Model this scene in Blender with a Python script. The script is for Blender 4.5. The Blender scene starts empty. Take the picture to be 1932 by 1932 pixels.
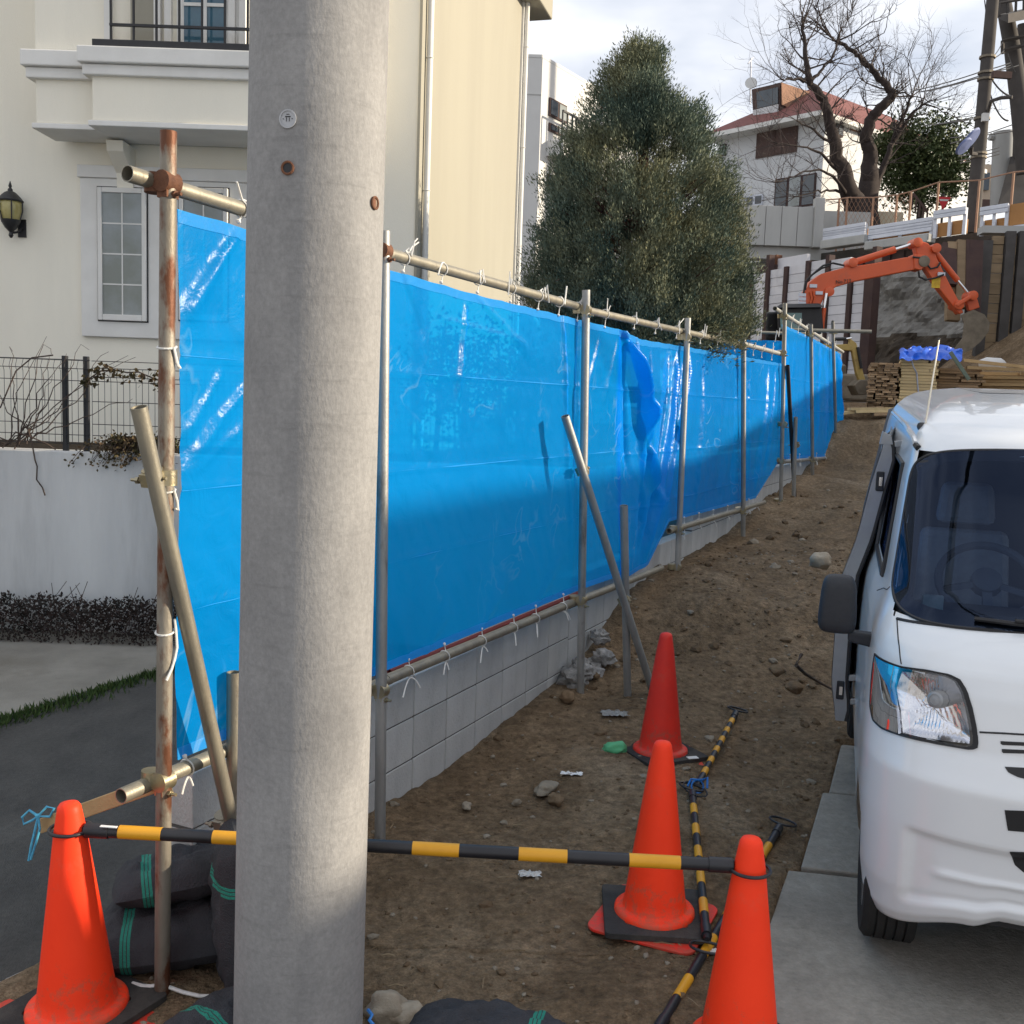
import bpy, bmesh, math, random
import numpy as np
from mathutils import Vector, Matrix, noise
random.seed(7)
R = math.radians
scn = bpy.context.scene
col = scn.collection

# ---------------------------------------------------------------- camera
PITCH, ROLL, CZ = R(6.2), R(2.0), 1.8
CAMR = Matrix.Rotation(math.pi/2 - PITCH, 3, 'X') @ Matrix.Rotation(ROLL, 3, 'Z')
cd = bpy.data.cameras.new('camera')
cd.sensor_width = 36; cd.lens = 36; cd.clip_end = 2000; cd.clip_start = 0.05
cam = bpy.data.objects.new('camera', cd); col.objects.link(cam)
cam.matrix_world = Matrix.Translation((0, 0, CZ)) @ CAMR.to_4x4()
scn.camera = cam

# ---------------------------------------------------------------- sky and sun
SUN_AZ, SUN_EL = R(90), R(17)
w = bpy.data.worlds.new('World'); scn.world = w; w.use_nodes = True
nt = w.node_tree; nt.nodes.clear()
N = nt.nodes.new; L = nt.links.new
out = N('ShaderNodeOutputWorld'); bg = N('ShaderNodeBackground'); bg.inputs[1].default_value = 0.12
sky = N('ShaderNodeTexSky'); sky.sky_type = 'NISHITA'; sky.sun_disc = False
sky.sun_elevation = SUN_EL; sky.sun_rotation = SUN_AZ; sky.air_density = 1.2; sky.dust_density = 2.0
tc = N('ShaderNodeTexCoord'); mp = N('ShaderNodeMapping'); mp.inputs['Scale'].default_value = (1, 1, 2.6)
L(tc.outputs['Generated'], mp.inputs[0])
n1 = N('ShaderNodeTexNoise'); n1.inputs['Scale'].default_value = 2.1; n1.inputs['Detail'].default_value = 6; n1.inputs['Roughness'].default_value = .55
L(mp.outputs[0], n1.inputs['Vector'])
cr = N('ShaderNodeValToRGB'); cr.color_ramp.elements[0].position = .30; cr.color_ramp.elements[1].position = .62
cr.color_ramp.elements[0].color = (.84, .84, .84, 1); cr.color_ramp.elements[1].color = (1, 1, 1, 1)
L(n1.outputs['Fac'], cr.inputs[0])
n2 = N('ShaderNodeTexNoise'); n2.inputs['Scale'].default_value = 3.4; n2.inputs['Detail'].default_value = 5
L(mp.outputs[0], n2.inputs['Vector'])
cc = N('ShaderNodeMix'); cc.data_type = 'RGBA'
cc.inputs['A'].default_value = (2.3, 2.55, 3.1, 1); cc.inputs['B'].default_value = (4.9, 4.9, 4.95, 1)
mr2 = N('ShaderNodeMapRange'); mr2.inputs[1].default_value = .33; mr2.inputs[2].default_value = .62; L(n2.outputs['Fac'], mr2.inputs[0]); L(mr2.outputs[0], cc.inputs['Factor'])
mx = N('ShaderNodeMix'); mx.data_type = 'RGBA'
L(cr.outputs[0], mx.inputs['Factor']); L(sky.outputs[0], mx.inputs['A']); L(cc.outputs['Result'], mx.inputs['B'])
L(mx.outputs['Result'], bg.inputs[0]); L(bg.outputs[0], out.inputs[0])
sd = bpy.data.lights.new('sun', 'SUN'); sd.energy = 3.4; sd.angle = R(.8); sd.color = (1.0, .86, .66)
sun = bpy.data.objects.new('sun', sd); col.objects.link(sun)
SDIR = Vector((math.sin(SUN_AZ)*math.cos(SUN_EL), math.cos(SUN_AZ)*math.cos(SUN_EL), math.sin(SUN_EL)))
sun.rotation_euler = SDIR.to_track_quat('Z', 'Y').to_euler(); sun.location = (30, 5, 20)
scn.view_settings.view_transform = 'Standard'; scn.view_settings.look = 'None'
scn.view_settings.exposure = 1.13; scn.view_settings.gamma = 1

# ---------------------------------------------------------------- places in the scene
O = Vector((0, 0, CZ))
def ray(x, y): return CAMR @ Vector(((x-966)/1932, -(y-966)/1932, -1.0))
def at(x, y, Y): d = ray(x, y); return O + d*(Y/d.y)
def onz(x, y, z): d = ray(x, y); return O + d*((z-CZ)/d.z)
class Plane:
    """a vertical plane: s runs along it, z up, d out of it towards the viewer"""
    def __init__(self, p0, ang, flip=False):
        a = R(ang); self.p0 = Vector((p0[0], p0[1], 0)); self.u = Vector((math.sin(a), math.cos(a), 0))
        self.n = Vector((math.cos(a), -math.sin(a), 0)) * (-1 if flip else 1)
    def hit(self, x, y, d=0):
        r = ray(x, y); p = self.p0 + self.n*d; return O + r*(self.n.dot(p-O)/self.n.dot(r))
    def sz(self, x, y, d=0):
        p = self.hit(x, y, d); return (p-self.p0).dot(self.u), p.z
    def P(self, s, z, d=0): q = self.p0 + self.u*s + self.n*d; return Vector((q.x, q.y, z))
    def rect(self, x0, y0, x1, y1, d=0):
        xm, ym = (x0+x1)/2, (y0+y1)/2
        a, b = self.sz(x0, ym, d)[0], self.sz(x1, ym, d)[0]
        return min(a, b), max(a, b), self.sz(xm, y1, d)[1], self.sz(xm, y0, d)[1]
FENCE = Plane((-1.06, 3.12), 25)

# ---------------------------------------------------------------- objects
woff = {}
def _link(o, parent, wo):
    col.objects.link(o); woff[o.name] = Vector(wo)
    if parent is not None:
        o.parent = parent; o.location = Vector(wo) - woff[parent.name]
    else: o.location = wo
    return o
def tag(o, label=None, cat=None, group=None, kind=None):
    if label: o['label'] = label
    if cat: o['category'] = cat
    if group: o['group'] = group
    if kind: o['kind'] = kind
    return o
def thing(name, label, cat, loc=(0, 0, 0), group=None, rot=None):
    o = bpy.data.objects.new(name, None); o.empty_display_size = .1; _link(o, None, loc)
    if rot: o.rotation_euler = rot
    return tag(o, label, cat, group)
def copy_tree(o, parent=None):
    c = o.copy(); col.objects.link(c); c.parent = parent
    for ch in list(o.children): copy_tree(ch, c)
    return c
class MB:
    def __init__(self): self.v = []; self.f = []; self.m = []
    def add(self, vs, fs, mi=0):
        b = len(self.v); self.v += [tuple(p) for p in vs]
        self.f += [tuple(b+i for i in f) for f in fs]; self.m += [mi]*len(fs); return self
    def hexa(self, p, mi=0):
        return self.add(p, [(0, 3, 2, 1), (4, 5, 6, 7), (0, 1, 5, 4), (1, 2, 6, 5), (2, 3, 7, 6), (3, 0, 4, 7)], mi)
    def box(self, c, s, rz=0, mi=0):
        c = Vector(c); h = Vector(s)/2; q = Matrix.Rotation(rz, 3, 'Z')
        return self.hexa([c + q @ Vector((a*h.x, b*h.y, e*h.z)) for e in (-1, 1) for a, b in ((-1, -1), (1, -1), (1, 1), (-1, 1))], mi)
    def slab(self, pl, s0, s1, z0, z1, d0, d1, mi=0):
        return self.hexa([pl.P(s, z, d) for z in (z0, z1) for s, d in ((s0, d1), (s1, d1), (s1, d0), (s0, d0))], mi)
    def bar(self, p0, p1, w, h, up=(0, 0, 1), mi=0):
        p0, p1 = Vector(p0), Vector(p1); t = (p1-p0).normalized(); up = Vector(up)
        if abs(t.dot(up)) > .98: up = Vector((0, 1, 0))
        a = t.cross(up).normalized()*w/2; b = a.normalized().cross(t).normalized()*h/2
        return self.hexa([p0-a-b, p0+a-b, p1+a-b, p1-a-b, p0-a+b, p0+a+b, p1+a+b, p1-a+b], mi)
    def tube(self, pts, r, n=10, cap=True, mi=0, closed=False):
        pts = [Vector(p) for p in pts]; k = len(pts); rs = r if isinstance(r, (list, tuple)) else [r]*k
        vs = []; ref = None
        for i, p in enumerate(pts):
            a = pts[i-1] if (i > 0 or closed) else p; b = pts[(i+1) % k] if (i < k-1 or closed) else p
            t = (b-a)
            t = t.normalized() if t.length > 1e-9 else Vector((0, 0, 1))
            if ref is None:
                ref = Vector((0, 0, 1)) if abs(t.z) < .9 else Vector((1, 0, 0))
            x = t.cross(ref)
            if x.length < 1e-4: x = t.cross(Vector((.3, .7, .2)))
            x.normalize(); y = x.cross(t).normalized(); ref = y
            for j in range(n):
                an = 2*math.pi*j/n; vs.append(p + (x*math.cos(an) + y*math.sin(an))*rs[i])
        fs = []
        for i in range(k if closed else k-1):
            for j in range(n):
                a, b = i*n+j, i*n+(j+1) % n; c, d = ((i+1) % k)*n+(j+1) % n, ((i+1) % k)*n+j
                fs.append((a, b, c, d))
        if cap and not closed: fs += [tuple(range(n))[::-1], tuple((k-1)*n+j for j in range(n))]
        return self.add(vs, fs, mi)
    def ring(self, c, axis, r, t, n=20, m=6, mi=0):
        c = Vector(c); q = Vector(axis).to_track_quat('Z', 'Y')
        return self.tube([c + q @ Vector((r*math.cos(2*math.pi*i/n), r*math.sin(2*math.pi*i/n), 0)) for i in range(n)], t, m, False, mi, True)
    def lathe(self, prof, n=28, c=(0, 0, 0), axis=(0, 0, 1), mi=0):
        c = Vector(c); q = Vector(axis).to_track_quat('Z', 'Y'); vs = []
        for r, z in prof:
            for j in range(n):
                a = 2*math.pi*j/n; vs.append(c + q @ Vector((r*math.cos(a), r*math.sin(a), z)))
        fs = [(i*n+j, i*n+(j+1) % n, (i+1)*n+(j+1) % n, (i+1)*n+j) for i in range(len(prof)-1) for j in range(n)]
        if prof[0][0] > 1e-5: fs.append(tuple(range(n))[::-1])
        if prof[-1][0] > 1e-5: fs.append(tuple((len(prof)-1)*n+j for j in range(n)))
        return self.add(vs, fs, mi)
    def prism(self, poly, vec, mi=0):
        poly = [Vector(p) for p in poly]; vec = Vector(vec); k = len(poly)
        return self.add(poly + [p+vec for p in poly], [tuple(range(k)), tuple(range(2*k-1, k-1, -1))] +
                        [(i, k+i, k+(i+1) % k, (i+1) % k) for i in range(k)], mi)
    def grid(self, rows, mi=0):
        n = len(rows[0])
        return self.add([p for r in rows for p in r], [(i*n+j, i*n+j+1, (i+1)*n+j+1, (i+1)*n+j) for i in range(len(rows)-1) for j in range(n-1)], mi)
    def ico(self, c, r, sub=2, sq=(1, 1, 1), amp=.25, fr=1.5, seed=0, rot=0, mi=0):
        bm = bmesh.new(); bmesh.ops.create_icosphere(bm, subdivisions=sub, radius=1); q = Matrix.Rotation(rot, 3, 'Z')
        vs = []
        for v in bm.verts:
            p = v.co.copy(); k = 1 + amp*noise.noise(p*fr + Vector((seed*3.1, seed*1.7, seed)))*1.6
            vs.append(Vector(c) + q @ Vector((p.x*sq[0], p.y*sq[1], p.z*sq[2]))*r*k)
        bm.verts.index_update(); fs = [tuple(v.index for v in f.verts) for f in bm.faces]; bm.free()
        return self.add(vs, fs, mi)
    def build(self, name, mat, parent=None, smooth=False, bevel=0, loc=(0, 0, 0), fix=True, angle=40):
        me = bpy.data.meshes.new(name); me.from_pydata(self.v, [], self.f); me.update()
        for m in (mat if isinstance(mat, (list, tuple)) else [mat]): me.materials.append(m)
        if any(self.m): me.polygons.foreach_set('material_index', self.m)
        if fix:
            bm = bmesh.new(); bm.from_mesh(me); bmesh.ops.recalc_face_normals(bm, faces=bm.faces); bm.to_mesh(me); bm.free()
        if smooth:
            me.polygons.foreach_set('use_smooth', [True]*len(me.polygons)); me.set_sharp_from_angle(angle=R(angle))
        o = bpy.data.objects.new(name, me); _link(o, parent, loc)
        if bevel:
            b = o.modifiers.new('bevel', 'BEVEL'); b.width = bevel; b.segments = 2; b.limit_method = 'ANGLE'
        return o

# ---------------------------------------------------------------- materials
MATS = {}
def srgb(r, g, b):
    f = lambda c: (c/255/12.92 if c/255 <= .04045 else ((c/255+.055)/1.055)**2.4)
    return (f(r), f(g), f(b))
def mat(name, c1, c2=None, scale=8, rough=.7, bump=0, bscale=60, metal=0, spec=.4, stretch=(1, 1, 1), c3=None, s3=2.0, p3=(.55, .7), coat=0, detail=6, lo=.35, hi=.68, coords='Object', obj_var=0):
    m = bpy.data.materials.new(name); m.use_nodes = True; t = m.node_tree; b = t.nodes['Principled BSDF']
    n = t.nodes.new; l = t.links.new
    b.inputs['Roughness'].default_value = rough; b.inputs['Metallic'].default_value = metal
    b.inputs['Specular IOR Level'].default_value = spec; b.inputs['Coat Weight'].default_value = coat
    c2 = c2 or tuple(min(1, x*.75) for x in c1)
    tc = n('ShaderNodeTexCoord'); mp = n('ShaderNodeMapping'); mp.inputs['Scale'].default_value = stretch
    l(tc.outputs[coords], mp.inputs[0])
    a = n('ShaderNodeTexNoise'); a.inputs['Scale'].default_value = scale; a.inputs['Detail'].default_value = detail; a.inputs['Roughness'].default_value = .62
    l(mp.outputs[0], a.inputs['Vector'])
    mr = n('ShaderNodeMapRange'); mr.inputs[1].default_value = lo; mr.inputs[2].default_value = hi; l(a.outputs['Fac'], mr.inputs[0])
    x = n('ShaderNodeMix'); x.data_type = 'RGBA'; x.inputs['A'].default_value = (*c1, 1); x.inputs['B'].default_value = (*c2, 1)
    l(mr.outputs[0], x.inputs['Factor']); res = x.outputs['Result']
    if c3:
        d = n('ShaderNodeTexNoise'); d.inputs['Scale'].default_value = s3; d.inputs['Detail'].default_value = 8; d.inputs['Roughness'].default_value = .65
        l(mp.outputs[0], d.inputs['Vector'])
        r2 = n('ShaderNodeMapRange'); r2.inputs[1].default_value = p3[0]; r2.inputs[2].default_value = p3[1]; l(d.outputs['Fac'], r2.inputs[0])
        y = n('ShaderNodeMix'); y.data_type = 'RGBA'; l(r2.outputs[0], y.inputs['Factor']); l(res, y.inputs['A']); y.inputs['B'].default_value = (*c3, 1); res = y.outputs['Result']
    if obj_var:
        oi = n('ShaderNodeObjectInfo'); hv = n('ShaderNodeHueSaturation'); vr = n('ShaderNodeMapRange')
        vr.inputs[3].default_value = 1-obj_var; vr.inputs[4].default_value = 1+obj_var; l(oi.outputs['Random'], vr.inputs[0])
        l(vr.outputs[0], hv.inputs['Value']); l(res, hv.inputs['Color']); res = hv.outputs[0]
    l(res, b.inputs['Base Color'])
    if bump:
        e = n('ShaderNodeTexNoise'); e.inputs['Scale'].default_value = bscale; e.inputs['Detail'].default_value = 8; e.inputs['Roughness'].default_value = .6
        l(mp.outputs[0], e.inputs['Vector'])
        u = n('ShaderNodeBump'); u.inputs['Strength'].default_value = min(1, bump); u.inputs['Distance'].default_value = .02
        l(e.outputs['Fac'], u.inputs['Height']); l(u.outputs[0], b.inputs['Normal'])
    MATS[name] = m; return m
def nodes(m): return m.node_tree, m.node_tree.nodes, m.node_tree.links, m.node_tree.nodes['Principled BSDF']
M_dirt = mat('soil', (.25, .176, .108), (.145, .10, .060), 3.2, .95, 1.0, 38, spec=.15, c3=(.30, .225, .148), s3=1.1, p3=(.5, .68), lo=.3, hi=.7)
t_, n_, l_, b_ = nodes(M_dirt)
def speckle(m, scale, lo, hi, v0, v1):
    t, n, l, b = nodes(m); src = b.inputs['Base Color'].links[0].from_socket; tc = n.new('ShaderNodeTexCoord'); a = n.new('ShaderNodeTexNoise'); a.inputs['Scale'].default_value = scale; a.inputs['Detail'].default_value = 5; a.inputs['Roughness'].default_value = .7
    l.new(tc.outputs['Object'], a.inputs['Vector']); r = n.new('ShaderNodeMapRange'); r.inputs[1].default_value = lo; r.inputs[2].default_value = hi; r.inputs[3].default_value = v0; r.inputs[4].default_value = v1; l.new(a.outputs['Fac'], r.inputs[0])
    h = n.new('ShaderNodeHueSaturation'); l.new(r.outputs[0], h.inputs['Value']); l.new(src, h.inputs['Color']); l.new(h.outputs[0], b.inputs['Base Color'])
speckle(M_dirt, 22, .3, .7, .52, 1.5); speckle(M_dirt, 120, .35, .68, .8, 1.25)
for x_ in M_dirt.node_tree.nodes:
    if x_.type == 'BUMP': x_.inputs['Distance'].default_value = .05
M_dirtdark = mat('dark_soil', (.070, .052, .036), (.04, .03, .02), 3, .95, 1.0, 22, spec=.1, c3=(.12, .09, .06), s3=1.5)
M_stone = mat('stone', (.36, .31, .24), (.24, .20, .15), 9, .9, .5, 40, spec=.2, obj_var=.25)
M_clod = mat('clod', (.21, .148, .092), (.145, .10, .062), 9, .95, .6, 40, spec=.1, obj_var=.3)
M_asph = mat('asphalt', (.072, .069, .064), (.050, .048, .046), 5, .88, .5, 160, spec=.3, c3=(.115, .11, .10), s3=1.1, p3=(.52, .78), stretch=(1, .5, 1))
M_cslab = mat('pavement_concrete', (.30, .278, .24), (.21, .195, .17), 3.2, .9, .35, 70, spec=.25, c3=(.37, .345, .30), s3=1.6, p3=(.52, .72), stretch=(1, 1, 1))
M_cpath = mat('drive_concrete', (.25, .235, .205), (.18, .167, .145), 2.2, .9, .3, 80, spec=.2, c3=(.17, .155, .13), s3=1.2)
M_block = mat('block_concrete', (.52, .52, .505), (.45, .45, .44), 6, .9, .45, 130, spec=.2, c3=(.35, .35, .34), s3=2.6, p3=(.58, .8), obj_var=.07, stretch=(1, 1, .45))
M_mortar = mat('mortar', (.12, .118, .11), (.08, .078, .074), 12, .95, .3, 80)
M_rwall = mat('retaining_concrete', (.60, .595, .58), (.50, .497, .49), 2.2, .9, .25, 70, spec=.2, c3=(.34, .337, .33), s3=1.5, p3=(.50, .74), stretch=(1, 1, .16))
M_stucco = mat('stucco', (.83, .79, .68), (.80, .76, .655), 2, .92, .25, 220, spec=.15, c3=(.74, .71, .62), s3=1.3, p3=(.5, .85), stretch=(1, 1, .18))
M_stucco_sun = mat('sunlit_side_stucco', (.34, .322, .265), (.322, .305, .252), 2, .92, .2, 220, spec=.15, c3=(.305, .288, .238), s3=1.4, p3=(.5, .85), stretch=(1, 1, .15))  # same stucco as the front wall, recoloured to suit its sunlit side
M_trim = mat('trim_paint', (.72, .71, .68), (.65, .64, .61), 3, .75, .1, 120, spec=.3)
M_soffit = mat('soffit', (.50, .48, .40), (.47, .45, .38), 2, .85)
M_black = mat('black_metal', (.016, .016, .018), (.025, .025, .027), 8, .45, spec=.4)
M_glassd = mat('window_glass', (.045, .06, .075), (.03, .04, .05), 2, .06, spec=.7)
M_glassc = mat('curtained_glass', (.30, .33, .345), (.19, .205, .18), 1.6, .10, spec=.6)
M_glassb = mat('blue_glass', (.055, .13, .18), (.04, .09, .13), 3, .07, spec=.6)
M_leaf_hedge = mat('hedge_leaf', (.034, .028, .025), (.055, .038, .034), 7, .95, spec=.03)
M_leaf_vine = mat('vine_leaf', (.09, .055, .03), (.05, .05, .02), 8, .8, spec=.2)
M_twig = mat('twig', (.085, .06, .045), (.05, .035, .03), 20, .9)
M_grass = mat('grass_blade', (.055, .085, .022), (.035, .06, .015), 6, .8, spec=.2)
M_lamp_glass = mat('amber_glass', (.42, .36, .14), (.3, .26, .1), 12, .25, spec=.6)
M_wood = mat('new_timber', (.50, .34, .17), (.40, .26, .12), 6, .8, .2, 90, stretch=(1, 1, 1), obj_var=.2)

def smooth(a, b, x):
    t = max(0, min(1, (x-a)/(b-a))); return t*t*(3-2*t)
def interp(tab, x):
    if x <= tab[0][0]: return tab[0][1]
    for (a, p), (b, q) in zip(tab, tab[1:]):
        if x <= b: t = (x-a)/(b-a); return p+(q-p)*(t*t*(3-2*t)*.5+t*.5)
    return tab[-1][1]
PROF = [(0, -.17), (2.6, -.16), (3.1, -.15), (3.7, -.145), (4.3, -.13), (5.5, -.12), (6.4, -.06), (7.0, .06), (7.7, .30), (8.5, .40), (10.3, .45), (12.4, .68), (14.5, .86), (15.6, 1.02), (16.7, 1.66), (17.3, 1.80), (24, 2.1), (34, 2.4)]
SL_ = [onz(*q, -.148) for q in ((1456, 1731), (1487, 1641), (1511, 1637), (1552, 1496), (1564, 1494), (1587, 1404), (1610, 1403), (1624, 1330))]
SLABY = SL_[7].y
def xslab(y):
    for i in (0, 2, 4, 6):
        p, q = SL_[i], SL_[i+1]
        if y <= q.y or i == 6: return p.x + (q.x-p.x)*(y-p.y)/(q.y-p.y)
def zbase(x, y):
    z = interp(PROF, y)
    z -= .04*smooth(.9, 1.6, x)*(1-smooth(5.4, 8.5, y))
    z += .03*math.exp(-((x+1.05)**2+(y-3.15)**2)/.05)
    z -= .035*smooth(-1.5, -1.9, x)
    if y < SLABY: z -= .08*smooth(xslab(y)-.01, xslab(y)+.03, x)
    z += .06*math.exp(-((x-1.6)**2/.5+(y-7.9)**2/.6))
    z -= .10*smooth(2.6, 4.5, x)*(1-smooth(8, 11, y))
    return z
def zd(x, y):
    a = noise.noise(Vector((x*.9, y*.9, 0)))*.035 + noise.noise(Vector((x*2.7, y*2.7, 4)))*.020 + noise.noise(Vector((x*8, y*8, 9)))*.011 + noise.noise(Vector((x*19, y*19, 2)))*.006
    k = smooth(6.3, 8.5, y); a += .014*noise.noise(Vector(((x-.45*y)*5, y*.7, 11)))*smooth(5, 7, y) + .008*noise.noise(Vector(((x*.5+y*.9)*9, x*1.2, 3))); a += k*(noise.noise(Vector((x*2.2, y*2.2, 3)))*.05 + abs(noise.noise(Vector((x*5, y*5, 7))))*.035)
    return zbase(x, y) + a
# ground that reaches the horizon, below everything else
g = MB().grid([[(x, y, -.9) for x in (-700, -60, 60, 700)] for y in (-200, -10, 60, 1500)]).build('ground', M_cpath); tag(g, kind='structure')
st0 = MB().grid([[(x, y, -.21) for x in (-60, -2, 11)] for y in (-40, -5, 1.3)]).build('street', mat('street_concrete', (.40, .385, .36), (.33, .32, .30), 1.5, .9, .3, 60)); tag(st0, kind='structure')
# soil site
k0, k1 = onz(-60, 1895, -.17), onz(262, 1742, -.17)
def xleft(y):
    if y < 3.45: return k0.x + (k1.x-k0.x)*(y-k0.y)/(k1.y-k0.y)
    return max(-1.06+.4663*(y-3.12)-.235, -9)
rows = []; y = 1.2
while y < 18.6:
    xl = xleft(y); xr = 9.5; n = 400; r = []
    for j in range(n+1):
        t = j/n; x = xl + (xr-xl)*(t**1.6); r.append((x, y, zd(x, y)))
    rows.append(r); y += .018 if y < 5 else (.03 if y < 9 else .06)
s = MB().grid(rows).build('soil_ground', M_dirt, smooth=True, fix=False, angle=80); tag(s, kind='structure')
# higher soil plateau behind
rows = [[(x, yy, interp(PROF, yy) + noise.noise(Vector((x*.6, yy*.6, 1)))*.12 - .01 + 2.2*smooth(8.6, 12.5, x)*smooth(18, 22, yy)*(1-smooth(25, 27, yy))) for x in np.linspace(1.5, 22, 60)] for yy in np.linspace(18.5, 31, 50)]
s = MB().grid(rows).build('soil_plateau', M_dirt, smooth=True, fix=False, angle=80); tag(s, kind='structure')
# asphalt lane to the left
ZA = -.20
rows = [[(x, yy, ZA + .006*noise.noise(Vector((x*2, yy*2, 0)))) for x in np.linspace(-9, -.2, 40)] for yy in np.linspace(1.0, 8.4, 40)]
s = MB().grid(rows).build('asphalt_road', M_asph, smooth=True, fix=False); tag(s, kind='structure')
# concrete drive in front of the retaining wall, one sheet above
e0, e1 = onz(-60, 1372, ZA+.02), onz(420, 1225, ZA+.02); dv = (e1-e0)
p = [e0 - dv*1.2, e1 + dv*.5]
d = MB().prism([p[0], p[1], Vector((p[1].x, 8.6, ZA+.02)), Vector((p[0].x, 8.6, ZA+.02))], (0, 0, -.05)).build('concrete_path', M_cpath); tag(d, kind='structure')
def leafcloud(name, pts, sizes, m, parent=None, dirs=None, aspect=1.0, jit=1.0, seed=1, loc=(0, 0, 0), fold=False):
    rng = np.random.default_rng(seed); n = len(pts); pts = np.asarray(pts, float); sizes = np.broadcast_to(np.asarray(sizes, float), (n,))
    a = rng.normal(size=(n, 3))*jit
    if dirs is not None: a = a + np.asarray(dirs)
    a /= np.linalg.norm(a, axis=1, keepdims=True)+1e-9
    b = np.cross(a, rng.normal(size=(n, 3))); b /= np.linalg.norm(b, axis=1, keepdims=True)+1e-9
    A = a*sizes[:, None]; B = b*(sizes*aspect)[:, None]
    V = np.stack([pts, pts+A*.5+B*.5, pts+A, pts+A*.5-B*.5], 1).reshape(-1, 3)
    me = bpy.data.meshes.new(name); me.vertices.add(4*n); me.vertices.foreach_set('co', V.ravel())
    me.loops.add(4*n); me.loops.foreach_set('vertex_index', np.arange(4*n, dtype=np.int32))
    me.polygons.add(n); me.polygons.foreach_set('loop_start', np.arange(0, 4*n, 4, dtype=np.int32))
    me.update(); me.validate(); me.materials.append(m)
    o = bpy.data.objects.new(name, me); _link(o, parent, loc); return o
# grass strip along the drive
rng = np.random.default_rng(3)
t = rng.random(3600)*1.9-.4; gp = np.array([list(e0 + dv*tt) for tt in t]); nrm = np.array([dv.y, -dv.x, 0.]); nrm /= np.linalg.norm(nrm)
gp += nrm*np.abs(rng.normal(0, .085, 3600))[:, None] ; gp[:, 2] = ZA-.005
o = leafcloud('grass_strip', gp, rng.uniform(.03, .075, 3600), M_grass, dirs=np.tile([0, 0, 1.6], (3600, 1)), aspect=.18, jit=.6); tag(o, 'strip of short grass between the asphalt and the concrete drive', 'grass', kind='stuff')
# kerb between asphalt and soil
m_ = MB(); kd = (k1-k0)
for i in range(5):
    a = k0 + kd*(i/5+.004); b = k0 + kd*((i+1)/5-.004); m_.bar(a + Vector((0, 0, -.02)), b + Vector((0, 0, -.02)), .05, .07)
o = m_.build('kerb_edging', M_block, bevel=.008); tag(o, kind='structure')

speckle(M_cslab, 30, .3, .7, .82, 1.15); speckle(M_asph, 40, .3, .7, .8, 1.25)
# ---- concrete slabs beside the van
ap = thing('concrete_apron', None, None); tag(ap, kind='structure')
ZS = -.148
def P2(x, y, z=ZS): return onz(x, y, z)
def slab(pts, dz=0):
    MB().prism([Vector((q.x, q.y, ZS+dz)) for q in pts], (0, 0, -.09)).build('slab', M_cslab, ap, bevel=.008)
a0, a1 = P2(1456, 1731), P2(1487, 1641); ad = (a0-a1).normalized()
bd = Vector((.985, -.17, 0)).normalized()
slab([a1, a0 + ad*3.0, a0 + ad*3.0 + bd*3.4, a1 + bd*3.4])
b0, b1 = P2(1511, 1637), P2(1552, 1496)
slab([b1, b0, b0 + bd*3.2, b1 + bd*3.2], .004)
c0, c1 = P2(1564, 1494), P2(1587, 1404)
slab([c1, c0, c0 + bd*3.1, c1 + bd*3.1])
d0, d1 = P2(1610, 1403), P2(1624, 1330)
slab([d1, d0, d0 + bd*2.7, d1 + bd*2.7], .006)

# ---- block wall under the sheeting fence
WOFF = -.20
wl = thing('concrete_block_wall', 'low grey concrete block wall below the blue sheeting, sunk in the soil', 'wall', FENCE.P(0, 0, WOFF))
s_start = FENCE.sz(362, 1500, WOFF)[0]; j781 = FENCE.sz(781, 1357, WOFF)[0]; PITCHB = .337; CH = .214
first = j781 - PITCHB*math.floor((j781-s_start)/PITCHB)
bm_ = {}
def block(s0, s1, z0, z1):
    key = (round(s1-s0, 3), round(z1-z0, 3)); p = FENCE.P((s0+s1)/2, (z0+z1)/2, WOFF-.06)
    if key not in bm_:
        o = MB().box((0, 0, 0), (s1-s0, .12, z1-z0)).build('block', M_block, wl, bevel=.004); bm_[key] = o.data
    else:
        o = bpy.data.objects.new('block', bm_[key]); col.objects.link(o); o.parent = wl
        b = o.modifiers.new('bevel', 'BEVEL'); b.width = .004; b.segments = 1
    o.location = p - woff[wl.name]; o.rotation_euler = (0, 0, R(90-25))
core = MB()
edges = [s_start, first] + [first + PITCHB*k for k in range(1, 44)]
def ztop(s): return .447 if s < 3.9 else (.64 if s < 6.6 else (.86 if s < 8.6 else 1.08))
for s0, s1 in zip(edges, edges[1:]):
    if s1-s0 < .02: continue
    c = FENCE.P((s0+s1)/2, 0, WOFF); zg = zbase(c.x, c.y); zt = ztop(s0)
    core.slab(FENCE, s0+.004, s1, zg-.3, zt-.004, WOFF-.115, WOFF-.007)
    z = zt
    while z > zg-.12:
        block(s0+.0035, s1-.0035, z-CH+.007, z); z -= CH
core.build('mortar_core', M_mortar, wl)
# broken footing lump beside the wall
lump = MB()
for i in range(9):
    q = FENCE.P(3.95+random.uniform(-.25, .35), 0, WOFF+.08+random.uniform(0, .12)); lump.ico((q.x, q.y, zbase(q.x, q.y)+random.uniform(-.02, .12)), random.uniform(.05, .11), 3, (1, 1, .8), .32, 2.4, i)
o = lump.build('broken_footing', mat('grey_rubble', (.36, .35, .335), (.17, .165, .16), 22, .95, .8, 40), wl, smooth=True, angle=60)

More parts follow.
